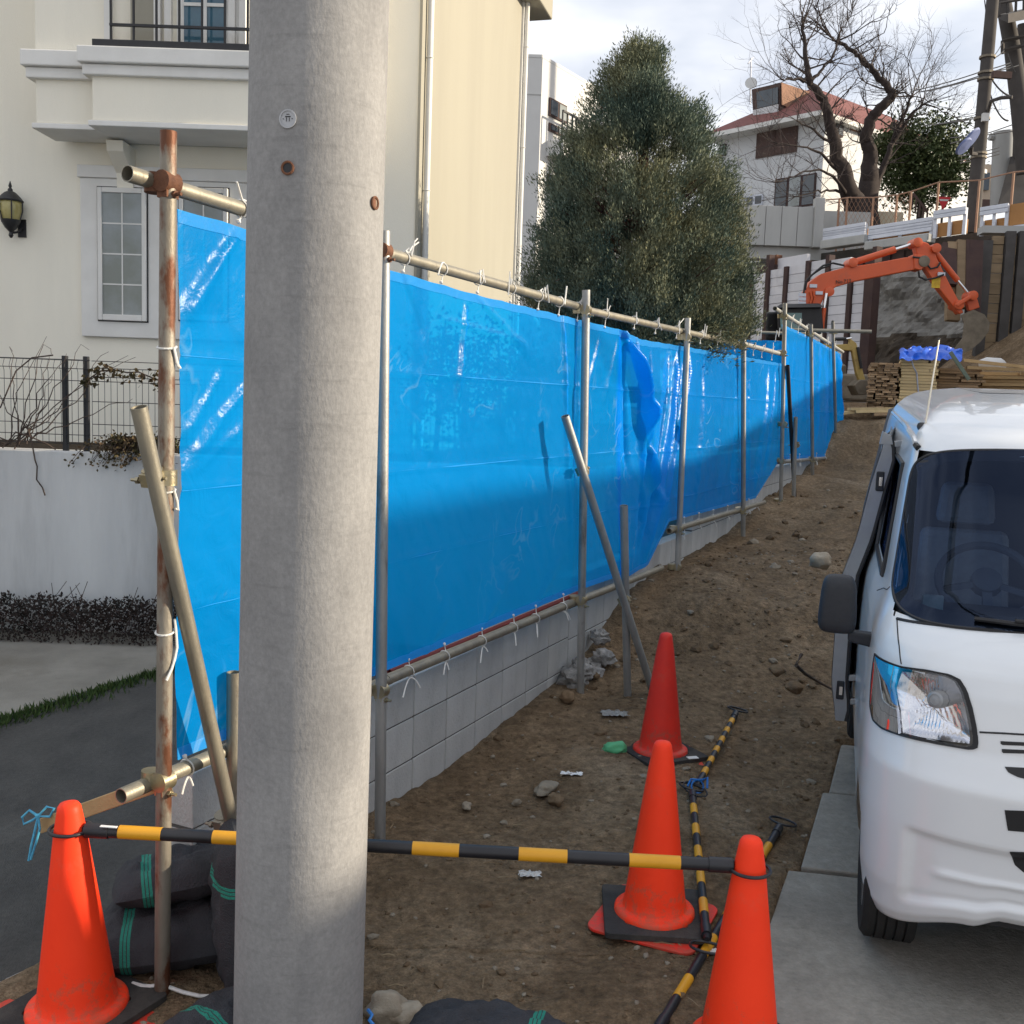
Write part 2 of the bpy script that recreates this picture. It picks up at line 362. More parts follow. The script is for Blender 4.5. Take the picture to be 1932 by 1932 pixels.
# ---- retaining wall, mesh fence and planting on the left
RW = Plane((0, 8.15), 90)
rw = thing('retaining_wall', 'tall stained grey concrete retaining wall below the cream house', 'wall', (-3, 8.15, ZA))
zt = RW.sz(150, 852)[1]
MB().slab(RW, -9, .75, ZA-.3, zt, -.22, 0).build('wall_face', M_rwall, rw, bevel=.012)
MB().slab(Plane((.75, 8.15), 25), .0, 24, -.5, zt, -.2, -.02).build('side_wall', M_rwall, rw)
gz = MB().prism([(-9, 8.36, zt-.06), (.8, 8.36, zt-.06), (11.5, 31, zt-.06), (-9, 31, zt-.06)], (0, 0, -.2)).build('garden_ground', M_dirtdark); tag(gz, kind='structure')
mf = thing('mesh_fence', 'dark welded wire mesh fence standing on the grey retaining wall', 'fence', (-3, 8.2, zt))
zf = RW.sz(150, 672, -.06)[1]
for px in (-260, 123, 163, 560):
    s = RW.sz(px, 760, -.06)[0]; MB().slab(RW, s-.02, s+.02, zt-.05, zf, -.085, -.045).build('post', M_black, mf, bevel=.004)
def panel(sa, sb, dz=0):
    m = MB(); s = sa; r = .0022
    while s < sb:
        zb, ze = zt+.06, zf-.03+dz
        m.tube([RW.P(s, zb, -.04), RW.P(s, ze-.10, -.04), RW.P(s, ze-.06, -.02), RW.P(s, ze, -.05)], r, 4); s += .05
    for q in (.06, .13, .22, .40, .56, .72):
        m.tube([RW.P(sa, zt+q, -.036), RW.P(sb, zt+q, -.036)], .003, 4)
    m.tube([RW.P(sa, zf-.10+dz, -.03), RW.P(sb, zf-.10+dz, -.03)], .003, 4); m.tube([RW.P(sa, zf-.03+dz, -.045), RW.P(sb, zf-.03+dz, -.045)], .003, 4)
    m.build('wire_panel', M_black, mf, fix=False)
sx = lambda px: RW.sz(px, 760, -.06)[0]
panel(sx(-260), sx(120)); panel(sx(126), sx(172)); panel(sx(176), sx(560), -.06); panel(sx(565), .7, -.06)
# climbing twigs and dry leaves on the fence
vt = thing('climbing_vine', 'bare brown vine with a few dry leaves climbing the wire fence', 'vine', (RW.P(sx(20), zt)))
m = MB()
for k in range(16):
    p = RW.P(sx(random.uniform(-10, 70)), zt+random.uniform(0, .1), .01); pts = [p.copy()]; dx = random.uniform(-.05, .09); up = random.uniform(.03, .09)
    for i in range(12):
        p += Vector((dx+random.uniform(-.03, .03), random.uniform(-.01, .006), up+random.uniform(-.035, .03))); pts.append(p.copy())
        if p.z > zf+.05: up = -.02
    m.tube(pts, [.006*(1-.8*i/len(pts)) for i in range(len(pts))], 4)
for (xs) in ([(40, 815), (50, 800), (60, 835), (66, 868), (70, 880), (69, 905), (80, 920), (85, 935)], [(5, 845), (30, 815), (60, 825), (90, 838), (105, 848)], [(0, 770), (30, 700), (60, 675), (100, 670)]):
    m.tube([RW.hit(a, b, .03) for a, b in xs], .006, 5)
m.build('stem', M_twig, vt, fix=False)
vt2 = thing('hanging_vine', 'brown leafy vine draped along the wire fence beside the rusty post', 'vine', RW.P(sx(230), zt))
m = MB(); main = [(155, 725), (172, 712), (190, 700), (215, 698), (240, 703), (262, 702), (285, 712), (310, 722)]
m.tube([RW.hit(a, b, .0) for a, b in main], .006, 5); m.build('stem', M_twig, vt2, fix=False)
lp = []
for i in range(150):
    a = random.random()*(len(main)-1); i0 = int(a); f = a-i0; q = RW.hit(main[i0][0]*(1-f)+main[i0+1][0]*f, main[i0][1]*(1-f)+main[i0+1][1]*f+random.gauss(3, 9), .02); lp.append(list(q))
leafcloud('leaf_spray', lp, .045, M_leaf_vine, vt2, aspect=.7, seed=4)
vt3 = thing('trailing_shrub', 'sprawling brown shrub hanging over the top of the grey wall', 'shrub', RW.P(sx(250), zt))
lp = []; m = MB()
for k in range(60):
    a = RW.hit(random.uniform(225, 330), 848, -.05+random.uniform(-.1, .02)); L_ = random.uniform(.15, .5); pts = []
    tx = random.uniform(-.9, .3)
    for i in range(7):
        f = i/6; q = a + Vector((tx*f*L_, -.14*f*min(1, 2*f)*random.uniform(.6, 1), .10*math.sin(f*3)-.30*L_*f*f)); pts.append(q); lp += [list(q + Vector((random.gauss(0, .02), random.gauss(0, .02), random.gauss(0, .02)))) for _ in range(5)]
    m.tube(pts, .0025, 3)
m.build('stem', M_twig, vt3, fix=False); leafcloud('leaf_spray', lp, .03, M_leaf_vine, vt3, aspect=.7, seed=6)
hd = thing('clipped_hedge', 'low dark purplish hedge along the foot of the grey retaining wall', 'hedge', RW.P(-3.4, ZA, .2))
lp = []; rng = np.random.default_rng(5)
for i in range(26000):
    x = rng.uniform(-7, -1.0); hgt = .33 + .10*noise.noise(Vector((x*3.2, 1, 0))) + .05*noise.noise(Vector((x*9, 5, 0)))
    a = rng.uniform(0, math.pi); rr = math.sqrt(rng.uniform(.25, 1)); lp.append((x, 7.93 + .20*math.cos(a)*rr - .02, ZA + .02 + hgt*math.sin(a)*rr))
leafcloud('foliage', lp, rng.uniform(.018, .04, len(lp)), M_leaf_hedge, hd, dirs=np.tile([0, -.2, .6], (len(lp), 1)), aspect=.5, seed=5)
m = MB()
for i in range(60): x = random.uniform(-6, -1.2); m.tube([(x, 7.95, ZA), (x+random.uniform(-.1, .1), 7.9, ZA+.2), (x+random.uniform(-.15, .15), 7.88, ZA+.42+random.random()*.1)], .003, 3)
m.build('stem', M_twig, hd, fix=False)

# ---- cream house
HF = Plane((0, 10.6), 90)
hs = thing('cream_house', 'cream stucco house with white trim and an overhanging balcony bay', 'house', (-4, 10.6, zt))
sc_ = HF.sz(787, 300)[0]
HS = Plane((sc_, 10.6), 15)
MB().slab(HF, -9, sc_, zt-.2, 8.5, -4, 0).build('wall', M_stucco, hs)
s_end = HS.sz(981, 300)[0]
wside = MB().slab(HS, .0, s_end, zt-.2, 8.4, -2.5, .002).build('side_wall', M_stucco_sun, hs)
MB().slab(HS, -.02, .07, zt-.2, 8.4, .002, .03).build('corner_board', M_stucco_sun, hs)
MB().slab(HS, s_end-.16, s_end+.01, zt-.2, 8.4, .002, .03).build('corner_board', M_trim, hs)
MB().slab(HS, s_end-.5, s_end+.55, HS.sz(985, 3)[1], HS.sz(985, -40)[1], -.5, .25).build('eave', M_stucco_sun, hs, bevel=.02)
for nm, s, d in (('downpipe', .16, .05), ('downpipe', s_end-.10, .06)):
    m = MB(); q = [HS.P(s, z, d) for z in (zt-.2, 3.2, 5.2, 8.2)]; m.tube(q, .032, 10)
    for z in (2.6, 3.9, 5.2, 6.5): m.ring(HS.P(s, z, d), (0, 0, 1), .034, .006, 12, 5)
    m.build(nm, M_trim, hs, smooth=True)
# overhanging bay
x0b = HF.sz(119, 275)[0]; D1 = .58; D2 = .74
zb1 = HF.sz(80, 233, D1)[1]
xi = HF.sz(174, 230, D2)[0]
MB().slab(HF, x0b, -1.75, zb1, 8.3, .002, D1).build('upper_bay', M_stucco, hs, bevel=.01)
MB().slab(HF, xi, -1.85, zb1+.004, HF.sz(300, 118, D2)[1], D1, D2).build('balcony_front', M_stucco, hs, bevel=.01)
MB().slab(HF, x0b-.03, xi+.02, zb1-.05, zb1, .1, D1+.03).build('edge_trim', M_trim, hs, bevel=.008)
MB().slab(HF, xi-.03, -1.85, zb1-.048, zb1+.003, .1, D2+.03).build('edge_trim', M_trim, hs, bevel=.008)
MB().slab(HF, x0b+.1, -1.8, zb1-.03, zb1-.004, .004, D1-.1).build('soffit', M_soffit, hs)
zc0, zc1 = HF.sz(300, 148, D2)[1], HF.sz(300, 100, D2)[1]
for a, b, dd in ((x0b-.10, xi-.06, D1), (xi-.10, -1.85, D2)):
    MB().slab(HF, a, b, zc0+.10, zc1+.02, .0 if dd == D1 else D1-.1, dd+.10).build('cornice', M_trim, hs, bevel=.012)
    MB().slab(HF, a+.03, b-.001, zc0, zc0+.098, .0 if dd == D1 else D1-.1, dd+.055).build('cornice', M_trim, hs, bevel=.012)
# recessed balcony wall with french window
zr = zc1+.02
m = MB(); m.slab(HF, HF.sz(345, 50, D1)[0]-.05, HF.sz(432, 50, D1)[0]+.1, zr, 8, D1+.002, D1+.02); o = m.build('window_frame', M_trim, hs)
r = HF.rect(345, -40, 432, 96, D1)
MB().slab(HF, r[0]+.02, r[1]-.02, zr+.05, 8, D1+.021, D1+.03).build('pane', M_glassb, o)
m = MB()
m.slab(HF, (r[0]+r[1])/2-.02, (r[0]+r[1])/2+.02, zr+.05, 8, D1+.031, D1+.045)
for z in (zr+.45, zr+.9): m.slab(HF, r[0]+.02, r[1]-.02, z, z+.03, D1+.031, D1+.042)
m.build('glazing_bar', M_trim, o)
r2 = HF.rect(250, -40, 296, 90, D1)
MB().slab(HF, r2[0], r2[1], zr, 8, D1+.002, D1+.05).build('sunlit_wall_piece', M_stucco_sun, hs)  # piece of wall, its yellow sunlight put into the warmer stucco tone
for px in (207, 300, 320, 440, 460):
    s = HF.sz(px, 50, D1)[0]; MB().slab(HF, s-.03, s+.03, zr, 8, D1+.002, D1+.06).build('pilaster', M_trim, hs)
rl = thing('balcony_railing', 'black wrought iron railing on the cream house balcony', 'railing', HF.P(xi, zr, D2))
sL = HF.sz(178, 82, D2)[0]
MB().slab(HF, sL, -1.85, zr, zr+.07, D2-.02, D2+.06).build('base_rail', M_black, rl, bevel=.006)
MB().slab(HF, sL+.15, -1.85, zr+.20, zr+.222, D2+.0, D2+.03).build('lower_rail', M_black, rl)
s = sL+.16
while s < -1.9:
    MB().slab(HF, s-.009, s+.009, zr+.05, zr+1.1, D2+.005, D2+.023).build('baluster', M_black, rl); s += .21
MB().slab(HF, sL+.15, -1.85, zr+1.1, zr+1.13, D2, D2+.03).build('top_rail', M_black, rl)
# bracket and ground floor windows
bk = HF.rect(225, 280, 256, 372)
MB().prism([HF.P(bk[0], bk[3], .002), HF.P(bk[0], bk[3], .34), HF.P(bk[0], bk[3]-.10, .32), HF.P(bk[0], bk[2]+.22, .08), HF.P(bk[0], bk[2], .06), HF.P(bk[0], bk[2], .002)], HF.u*(bk[1]-bk[0])).build('bracket', M_stucco, hs, bevel=.006)
su = HF.rect(156, 342, 470, 640); 
MB().slab(HF, su[0], su[1], su[2], su[3], .002, .05).build('window_surround', M_trim, hs, bevel=.008)
MB().slab(HF, su[0]-.02, su[1]+.02, su[3], HF.sz(300, 318)[1], .002, .075).build('lintel', M_trim, hs, bevel=.008)
for xa, xb in ((190, 281), (342, 433)):
    r = HF.rect(xa, 357, xb, 606); wf = MB()
    for (a, b, c, d) in ((r[0], r[0]+.045, r[2], r[3]), (r[1]-.045, r[1], r[2], r[3]), (r[0]+.046, r[1]-.046, r[2], r[2]+.06), (r[0]+.046, r[1]-.046, r[3]-.05, r[3])): wf.slab(HF, a, b, c, d, .051, .085)
    o = wf.build('window', M_trim, hs, bevel=.006)
    MB().slab(HF, r[0]-.012, r[1]+.012, r[2]-.012, r[3]+.012, .0505, .056).build('gasket', M_black, o)
    MB().slab(HF, r[0]+.04, r[1]-.04, r[2]+.05, r[3]-.04, .0565, .066).build('pane', M_glassc, o)
    g_ = MB(); xm = (r[0]+r[1])/2; g_.slab(HF, xm-.007, xm+.007, r[2]+.06, r[3]-.05, .0665, .07)
    for k in (1, 2, 3): z = r[2]+.06+(r[3]-r[2]-.11)*k/4; g_.slab(HF, r[0]+.046, r[1]-.046, z-.007, z+.007, .0665, .0695)
    g_.build('glazing_bar', M_trim, o)
# wall lantern
lc = HF.hit(17, 395, .16); ln = thing('wall_lantern', 'black carriage lantern with amber glass on the cream house wall', 'lantern', (lc.x, lc.y, lc.z-.3))
k = .235*10.6/10.6
MB().lathe([(.105*k/.235, -.12), (.135, -.03), (.14, .06), (.125, .10)], 12, lc).build('glass', M_lamp_glass, ln, smooth=True)
m = MB(); m.lathe([(.15, .10), (.155, .115), (.12, .16), (.07, .21), (.03, .23), (.03, .25), (.014, .27), (.022, .29), (.004, .35)], 12, lc)
m.lathe([(.012, -.34), (.03, -.31), (.02, -.27), (.07, -.22), (.11, -.15), (.118, -.12)][::1], 12, lc)
for i in range(6): a = i*math.pi/3; m.tube([lc + Vector((.118*math.cos(a), .118*math.sin(a), -.12)), lc + Vector((.148*math.cos(a), .148*math.sin(a), -.02)), lc + Vector((.15*math.cos(a), .15*math.sin(a), .105))], .008, 5)
m.build('frame', M_black, ln, smooth=True)
m = MB(); m.tube([lc + Vector((0, .0, -.28)), lc + Vector((.06, .05, -.26)), lc + Vector((.07, .155, -.2))], .016, 6); m.box(lc + Vector((.07, .148, -.2)), (.1, .02, .22)); m.build('bracket', M_black, ln)
for ch in ln.children:
    ch.data.transform(Matrix.Translation(lc + Vector((0, .16, 0))) @ Matrix.Scale(.8, 4) @ Matrix.Translation(-lc - Vector((0, .16, 0))))
# ================================================================ near objects
M_pole = mat('pole_concrete', (.275, .272, .27), (.225, .224, .224), 5, .88, .16, 90, spec=.25, c3=(.175, .175, .178), s3=3.0, p3=(.5, .75), stretch=(1, 1, .5))
speckle(M_pole, 70, .35, .7, .88, 1.12)
t_, n_, l_, b_ = nodes(M_pole)
# faint mould rings cast into the concrete
tcx = n_.new('ShaderNodeTexCoord'); mpx = n_.new('ShaderNodeMapping'); mpx.inputs['Scale'].default_value = (6, 6, 55)
nx = n_.new('ShaderNodeTexNoise'); nx.inputs['Scale'].default_value = 1.0; nx.inputs['Detail'].default_value = 4
l_.new(tcx.outputs['Object'], mpx.inputs[0]); l_.new(mpx.outputs[0], nx.inputs['Vector'])
bp = n_.new('ShaderNodeBump'); bp.inputs['Strength'].default_value = .08; bp.inputs['Distance'].default_value = .010
old = [x for x in n_ if x.type == 'BUMP' and x != bp][0]
mrx = n_.new('ShaderNodeMapRange'); mrx.inputs[1].default_value = .60; mrx.inputs[2].default_value = .72; mrx.inputs[3].default_value = 1.0; mrx.inputs[4].default_value = .88; l_.new(nx.outputs['Fac'], mrx.inputs[0])
hsx = n_.new('ShaderNodeHueSaturation'); srcx = b_.inputs['Base Color'].links[0].from_socket; l_.new(srcx, hsx.inputs['Color']); l_.new(mrx.outputs[0], hsx.inputs['Value']); l_.new(hsx.outputs[0], b_.inputs['Base Color'])
l_.new(nx.outputs['Fac'], bp.inputs['Height']); l_.new(old.outputs[0], bp.inputs['Normal']); l_.new(bp.outputs[0], b_.inputs['Normal'])
M_galv = mat('galvanised_pipe', (.30, .275, .215), (.215, .20, .165), 14, .48, .1, 120, metal=.55, spec=.5, c3=(.14, .11, .08), s3=9, p3=(.62, .8), stretch=(1, 1, .35))
M_galvg = mat('grey_pipe', (.36, .365, .355), (.26, .265, .26), 14, .5, .1, 120, metal=.55, spec=.5, c3=(.10, .085, .07), s3=7, p3=(.6, .8), stretch=(1, 1, .35))
M_rusty = mat('rusty_pipe', (.27, .245, .205), (.20, .175, .14), 10, .55, .15, 90, metal=.45, spec=.4, c3=(.125, .05, .026), s3=4.2, p3=(.43, .49), stretch=(1, 1, .4))
M_rust = mat('rust', (.17, .075, .04), (.09, .04, .025), 25, .8, .3, 90, spec=.3)
M_clamp = mat('plated_clamp', (.42, .36, .22), (.30, .27, .2), 30, .35, .1, 90, metal=.8, spec=.5)
M_cord = mat('white_cord', (.72, .72, .70), (.60, .60, .58), 60, .6, spec=.3)
M_cyan = mat('cyan_cord', (.10, .45, .62), (.06, .30, .5), 40, .5)
M_bluecord = mat('blue_cord', (.03, .20, .55), (.02, .12, .4), 40, .5)
def tarp_mat(name, c, trans, back=.45):
    m = bpy.data.materials.new(name); m.use_nodes = True; t = m.node_tree; n = t.nodes; l = t.links; b = n['Principled BSDF']; o = n['Material Output']
    tc = n.new('ShaderNodeTexCoord'); a = n.new('ShaderNodeTexNoise'); a.inputs['Scale'].default_value = 1.4; a.inputs['Detail'].default_value = 4
    l.new(tc.outputs['Object'], a.inputs['Vector'])
    x = n.new('ShaderNodeMix'); x.data_type = 'RGBA'; x.inputs['A'].default_value = (*c, 1); x.inputs['B'].default_value = (*[v*.82 for v in c], 1)
    l.new(a.outputs['Fac'], x.inputs['Factor']); l.new(x.outputs['Result'], b.inputs['Base Color'])
    b.inputs['Roughness'].default_value = .27; b.inputs['Specular IOR Level'].default_value = .26
    # sharp stress-whitened crinkles
    def nz(sc, de=2, di=0):
        q = n.new('ShaderNodeTexNoise'); q.inputs['Scale'].default_value = sc; q.inputs['Detail'].default_value = de; q.inputs['Distortion'].default_value = di; l.new(tc.outputs['Object'], q.inputs['Vector']); return q.outputs['Fac']
    def mth(op, a_, b_=None, c_=None):
        q = n.new('ShaderNodeMath'); q.operation = op
        for i_, v_ in enumerate((a_, b_, c_)):
            if v_ is None: continue
            if isinstance(v_, (int, float)): q.inputs[i_].default_value = v_
            else: l.new(v_, q.inputs[i_])
        return q.outputs[0]
    ln = mth('ABSOLUTE', mth('SUBTRACT', nz(2.6, 3, .6), .5)); ln = mth('SUBTRACT', 1.0, mth('MINIMUM', mth('MULTIPLY', ln, 60.0), 1.0))
    ms = mth('MINIMUM', mth('MAXIMUM', mth('MULTIPLY', mth('SUBTRACT', nz(1.7, 2), .52), 7.0), 0.0), 1.0); cr_ = mth('MULTIPLY', ln, ms)
    xw = n.new('ShaderNodeMix'); xw.data_type = 'RGBA'; l.new(mth('MULTIPLY', cr_, .35), xw.inputs['Factor']); l.new(x.outputs['Result'], xw.inputs['A']); xw.inputs['B'].default_value = (.45, .75, .98, 1); l.new(xw.outputs['Result'], b.inputs['Base Color'])
    # fine crinkle
    v = n.new('ShaderNodeTexNoise'); v.inputs['Scale'].default_value = 9; v.inputs['Detail'].default_value = 5; v.inputs['Distortion'].default_value = 1.2
    l.new(tc.outputs['Object'], v.inputs['Vector'])
    w_ = n.new('ShaderNodeTexNoise'); w_.inputs['Scale'].default_value = 45; w_.inputs['Detail'].default_value = 3; l.new(tc.outputs['Object'], w_.inputs['Vector'])
    ad = n.new('ShaderNodeMath'); ad.operation = 'MULTIPLY_ADD'; ad.inputs[1].default_value = .12; l.new(w_.outputs['Fac'], ad.inputs[0]); l.new(mth('ADD', v.outputs['Fac'], mth('MULTIPLY', cr_, .10)), ad.inputs[2])
    bp = n.new('ShaderNodeBump'); bp.inputs['Strength'].default_value = .22; bp.inputs['Distance'].default_value = .03; l.new(ad.outputs[0], bp.inputs['Height']); l.new(bp.outputs[0], b.inputs['Normal'])
    tr = n.new('ShaderNodeBsdfTranslucent'); tr.inputs[0].default_value = (c[0], min(1, c[1]*1.5), min(1, c[2]*1.25), 1); l.new(bp.outputs[0], tr.inputs['Normal'])
    m1 = n.new('ShaderNodeMixShader'); m1.inputs[0].default_value = back; l.new(b.outputs[0], m1.inputs[1]); l.new(tr.outputs[0], m1.inputs[2])
    tp = n.new('ShaderNodeBsdfTransparent'); tp.inputs[0].default_value = (.03, .60, 1.0, 1)
    m2 = n.new('ShaderNodeMixShader'); m2.inputs[0].default_value = trans; l.new(m1.outputs[0], m2.inputs[1]); l.new(tp.outputs[0], m2.inputs[2])
    l.new(m2.outputs[0], o.inputs[0]); return m
M_tarp = tarp_mat('blue_sheeting', (.001, .30, .84), .30)
M_tarp2 = tarp_mat('blue_sheeting_dense', (.001, .275, .82), .18)
M_hem = tarp_mat('blue_hem', (.05, .40, .80), .08, .5)

# ---- the concrete utility pole in front
PY = 2.75
pt, pb = at(604.5, 0, PY), at(563.5, 1932, PY)
w0 = (727-482)/2/1932*PY*1.005; w1 = (690-438)/2/1932*PY*1.01
ax = (pt-pb); lo = pb - ax*(.10); hi = pt + ax*1.9
pole = thing('utility_pole', 'thick weathered grey concrete utility pole standing in the foreground', 'utility pole', (lo.x, lo.y, zbase(lo.x, lo.y)))
k = (w0-w1)/ax.length
prof = []
for i in range(26):
    f = i/25; L_ = (hi-lo).length; prof.append((w1 + k*(f*L_-.1*ax.length), f*L_))
MB().lathe(prof, 64, lo, ax).build('shaft', M_pole, pole, smooth=True)
def on_pole(x, y, d=0):
    r = ray(x, y).normalized(); a = ax.normalized()
    rr = (w0+w1)/2 + d; o = O - lo; rd = r - a*r.dot(a); od = o - a*o.dot(a)
    A = rd.dot(rd); B = 2*rd.dot(od); Cc = od.dot(od)-rr*rr; D = B*B-4*A*Cc
    t = (-B - math.sqrt(max(D, 0)))/(2*A); p = O + r*t; q = (p-lo); nrm = (q - a*q.dot(a)).normalized(); return p, nrm
M_num = mat('number_disc', (.42, .43, .45), (.33, .34, .36), 40, .6)
p, nr = on_pole(543, 224); q = MB().lathe([(.0, .0), (.021, .0), (.0225, .003), (.0225, .0045), (.019, .0045), (.0188, .002), (0, .002)], 24, p - nr*.003, nr).build('number_disc', M_num, pole, smooth=True)
m = MB(); up = ax.normalized(); rt = up.cross(nr).normalized()*1
for (a, b, c, d) in ((-.007, .007, .004, .0065), (-.0045, -.003, -.006, .003), (.003, .0045, -.006, .003), (-.0135, -.011, -.001, .001), (.010, .0125, -.001, .001), (-.004, .004, .010, .0115)):
    for s in (1,): m.hexa([p + rt*x + up*z + nr*e for e in (-.001, .0002) for x, z in ((a, c), (b, c), (b, d), (a, d))])
m.build('numerals', M_black, q)
def hole(x, y, r, mm, ins):
    p, nr = on_pole(x, y); o = MB().lathe([(r*.72, -.002), (r, -.002), (r*1.05, .003), (r*.9, .0045), (r*.72, .003), (r*.70, -.003)], 20, p, nr).build('socket_rim', mm, pole, smooth=True)
    MB().lathe([(0, .001), (r*.75, .001), (r*.75, -.004), (0, -.004)], 20, p, nr).build('socket_plug', ins, o)
hole(543, 317, .0165, M_rust, M_black); hole(707, 383, .0165, M_rust, M_rusty)
# splash of white paint low on the pole
M_wp = mat('white_paint_drip', (.58, .58, .57), (.45, .45, .44), 30, .7)
vs = []
for (x, y, hw) in ((511, 1822, 4), (512, 1850, 7), (510, 1868, 7), (512, 1880, 10), (512, 1905, 11), (511, 1934, 12)):
    vs.append([on_pole(x+hw*e+random.uniform(-1.5, 1.5), y, .0012)[0] for e in (-1, -.4, .4, 1)])
MB().grid(vs).build('paint_drip', M_wp, pole)

# cables and step bolts high on the pole, out of frame but mirrored in the windscreen
M_cab = mat('cable_black', (.02, .02, .02), (.03, .03, .03), 5, .6)
an_ = ax.normalized()
for (h, e1, e2, r_) in ((5.3, (16, 8, 6.3), (-14, -1, 6.6), .022), (5.6, (16, 8.4, 6.8), (-14, -1, 6.9), .03), (6.1, (16, 8, 7.4), (-14, -2, 7.5), .016), (7.2, (16, 6, 8.4), (-14, -2, 8.6), .012), (7.5, (16, 6.6, 8.8), (-14, -2, 9), .012)):
    q = lo + an_*(h+.3); q = q + Vector((.2, .1, 0))
    for e_ in (e1, e2):
        E_ = Vector(e_); pts = [q.lerp(E_, f) - Vector((0, 0, 1.2*4*f*(1-f)*.5)) for f in np.linspace(0, 1, 14)]; MB().tube(pts, r_, 6).build('cable', M_cab, pole, fix=False)
for k_ in range(12):
    q = lo + an_*(3.6+.42*k_); sd_ = Vector((1, .3, 0)) if k_ % 2 else Vector((-1, -.3, 0)); MB().tube([q, q + sd_*.30], .011, 6).build('step_bolt', M_galv, pole)
for h in (5.5, 6.3, 7.4): MB().lathe([(w0*.97+.012, -.04), (w0*.97+.012, .04)], 24, lo + an_*h, an_).build('pole_band', M_galv, pole)
# ---- scaffold pipe fence
PR = .0243
fn = thing('scaffold_fence', 'long fence frame of clamped galvanised scaffold pipes carrying blue sheeting', 'fence', FENCE.P(0, -.14, 0))
def pipe(name, a, b, mm=M_galv, r=PR, da=0, db=None, open_end=True, ext=0):
    A = FENCE.hit(a[0], a[1], da); B = FENCE.hit(b[0], b[1], da if db is None else db)
    if ext: B = B + (B-A).normalized()*ext
    return pipe3(name, A, B, mm, r)
def pipe3(name, A, B, mm, r=PR, parent=None):
    d = (B-A).normalized(); L_ = (B-A).length; m = MB()
    m.lathe([(r*.88, .05), (r*.88, 0), (r, 0), (r, L_), (r*.88, L_), (r*.88, L_-.05), (0, L_-.05)], 16, A, d)
    m.lathe([(0, .05), (r*.88, .05)], 16, A, d)
    return m.build(name, mm, parent or fn, smooth=True)
def clamp(c, a1, a2, mm=M_clamp, sc=1.0):
    c = Vector(c); a1 = Vector(a1).normalized(); a2 = Vector(a2).normalized(); n = a1.cross(a2); n = n.normalized() if n.length > .05 else Vector((.9, -.4, 0)); m = MB()
    for ax_, side in ((a1, .6), (a2, -.6)):
        cc = c + n*side*PR*1.7
        m.lathe([((PR+.001)*1.0, -.023*sc), (PR*1.32, -.023*sc), (PR*1.32, .023*sc), (PR+.001, .023*sc)], 14, cc, ax_)
        o_ = ax_.cross(n).normalized()
        m.bar(cc + o_*PR*1.25 - ax_*.02*sc, cc + o_*PR*1.25 + ax_*.02*sc, .026*sc, .030*sc, n)
        m.tube([cc + o_*PR*1.5 - n*.03, cc + o_*PR*1.5 + n*.052], .0055, 6)
        m.lathe([(.0115, 0), (.0115, .011)], 6, cc + o_*PR*1.5 + n*.022, n)
    return m.build('clamp', mm, fn, smooth=True, angle=35)
FD = FENCE.u; UP = Vector((0, 0, 1))
posts = [((318, 248), (306, 1874), M_rusty), ((725, 436), (717, 1590), M_galvg), ((1106, 547), (1095, 1310), M_galvg), ((1298, 600), (1278, 1078), M_galvg), ((1403, 626), (1402, 1022), M_galvg),
         ((1481, 572), (1473, 950), M_galvg), ((1530, 612), (1533, 908), M_galvg), ((1571, 606), (1578, 866), M_galvg)]
PO = []
for a, b, mm in posts:
    o = pipe('post', a, b, mm, ext=.12); PO.append((FENCE.hit(*a), FENCE.hit(*b)))
def on_post(i, y):
    (xa, ya), (xb, yb), _ = posts[i]; f = (y-ya)/(yb-ya); return FENCE.hit(xa+(xb-xa)*f, y)
RD = -.052
pipe('top_rail', (240, 327), (735, 481), M_galv, da=RD); pipe('top_rail', (728, 477), (1110, 584), M_galv, da=RD+.0); pipe('top_rail', (1104, 585), (1410, 652), M_galv, da=RD)
pipe('top_rail', (1400, 648), (1474, 668), M_galvg, da=RD)
pipe('bottom_rail', (228, 1502), (735, 1281), M_galv, da=RD); pipe('bottom_rail', (728, 1283), (1100, 1129), M_galv, da=RD); pipe('bottom_rail', (1092, 1133), (1248, 1072), M_galv, da=RD)
pipe('bottom_rail', (1262, 1002), (1442, 948), M_galv, da=RD+.01)
pipe('top_rail', (1462, 582), (1590, 664), M_galvg, da=RD); pipe('bottom_rail', (1468, 872), (1582, 862), M_galvg, da=RD)
e = FENCE.hit(1532, 623); pipe3('cross_rail', e + Vector((-.35, .1, 0)), e + Vector((.75, -.1, .0)), M_galv)
pipe('red_strip', (735, 1268), (1092, 1119), mat('faded_red_strip', (.30, .055, .04), (.22, .045, .035), 9, .7), r=.013, da=RD-.035)
# stakes and slanted braces
pipe('stake', (1177, 954), (1184, 1312), M_galvg, da=.28, ext=.2); pipe('stake', (441, 1268), (440, 1600), M_galv, da=-.02, ext=.12)
pipe('stake', (1486, 690), (1500, 948), M_black, da=.05, ext=.2); pipe('stake', (1501, 787), (1497, 950), M_galvg, da=.1, ext=.2)
pipe('brace', (262, 768), (437, 1552), M_galv, da=.055, db=.03, ext=.12); pipe('brace', (1066, 785), (1234, 1312), M_galvg, da=.06, db=.42, ext=.2)
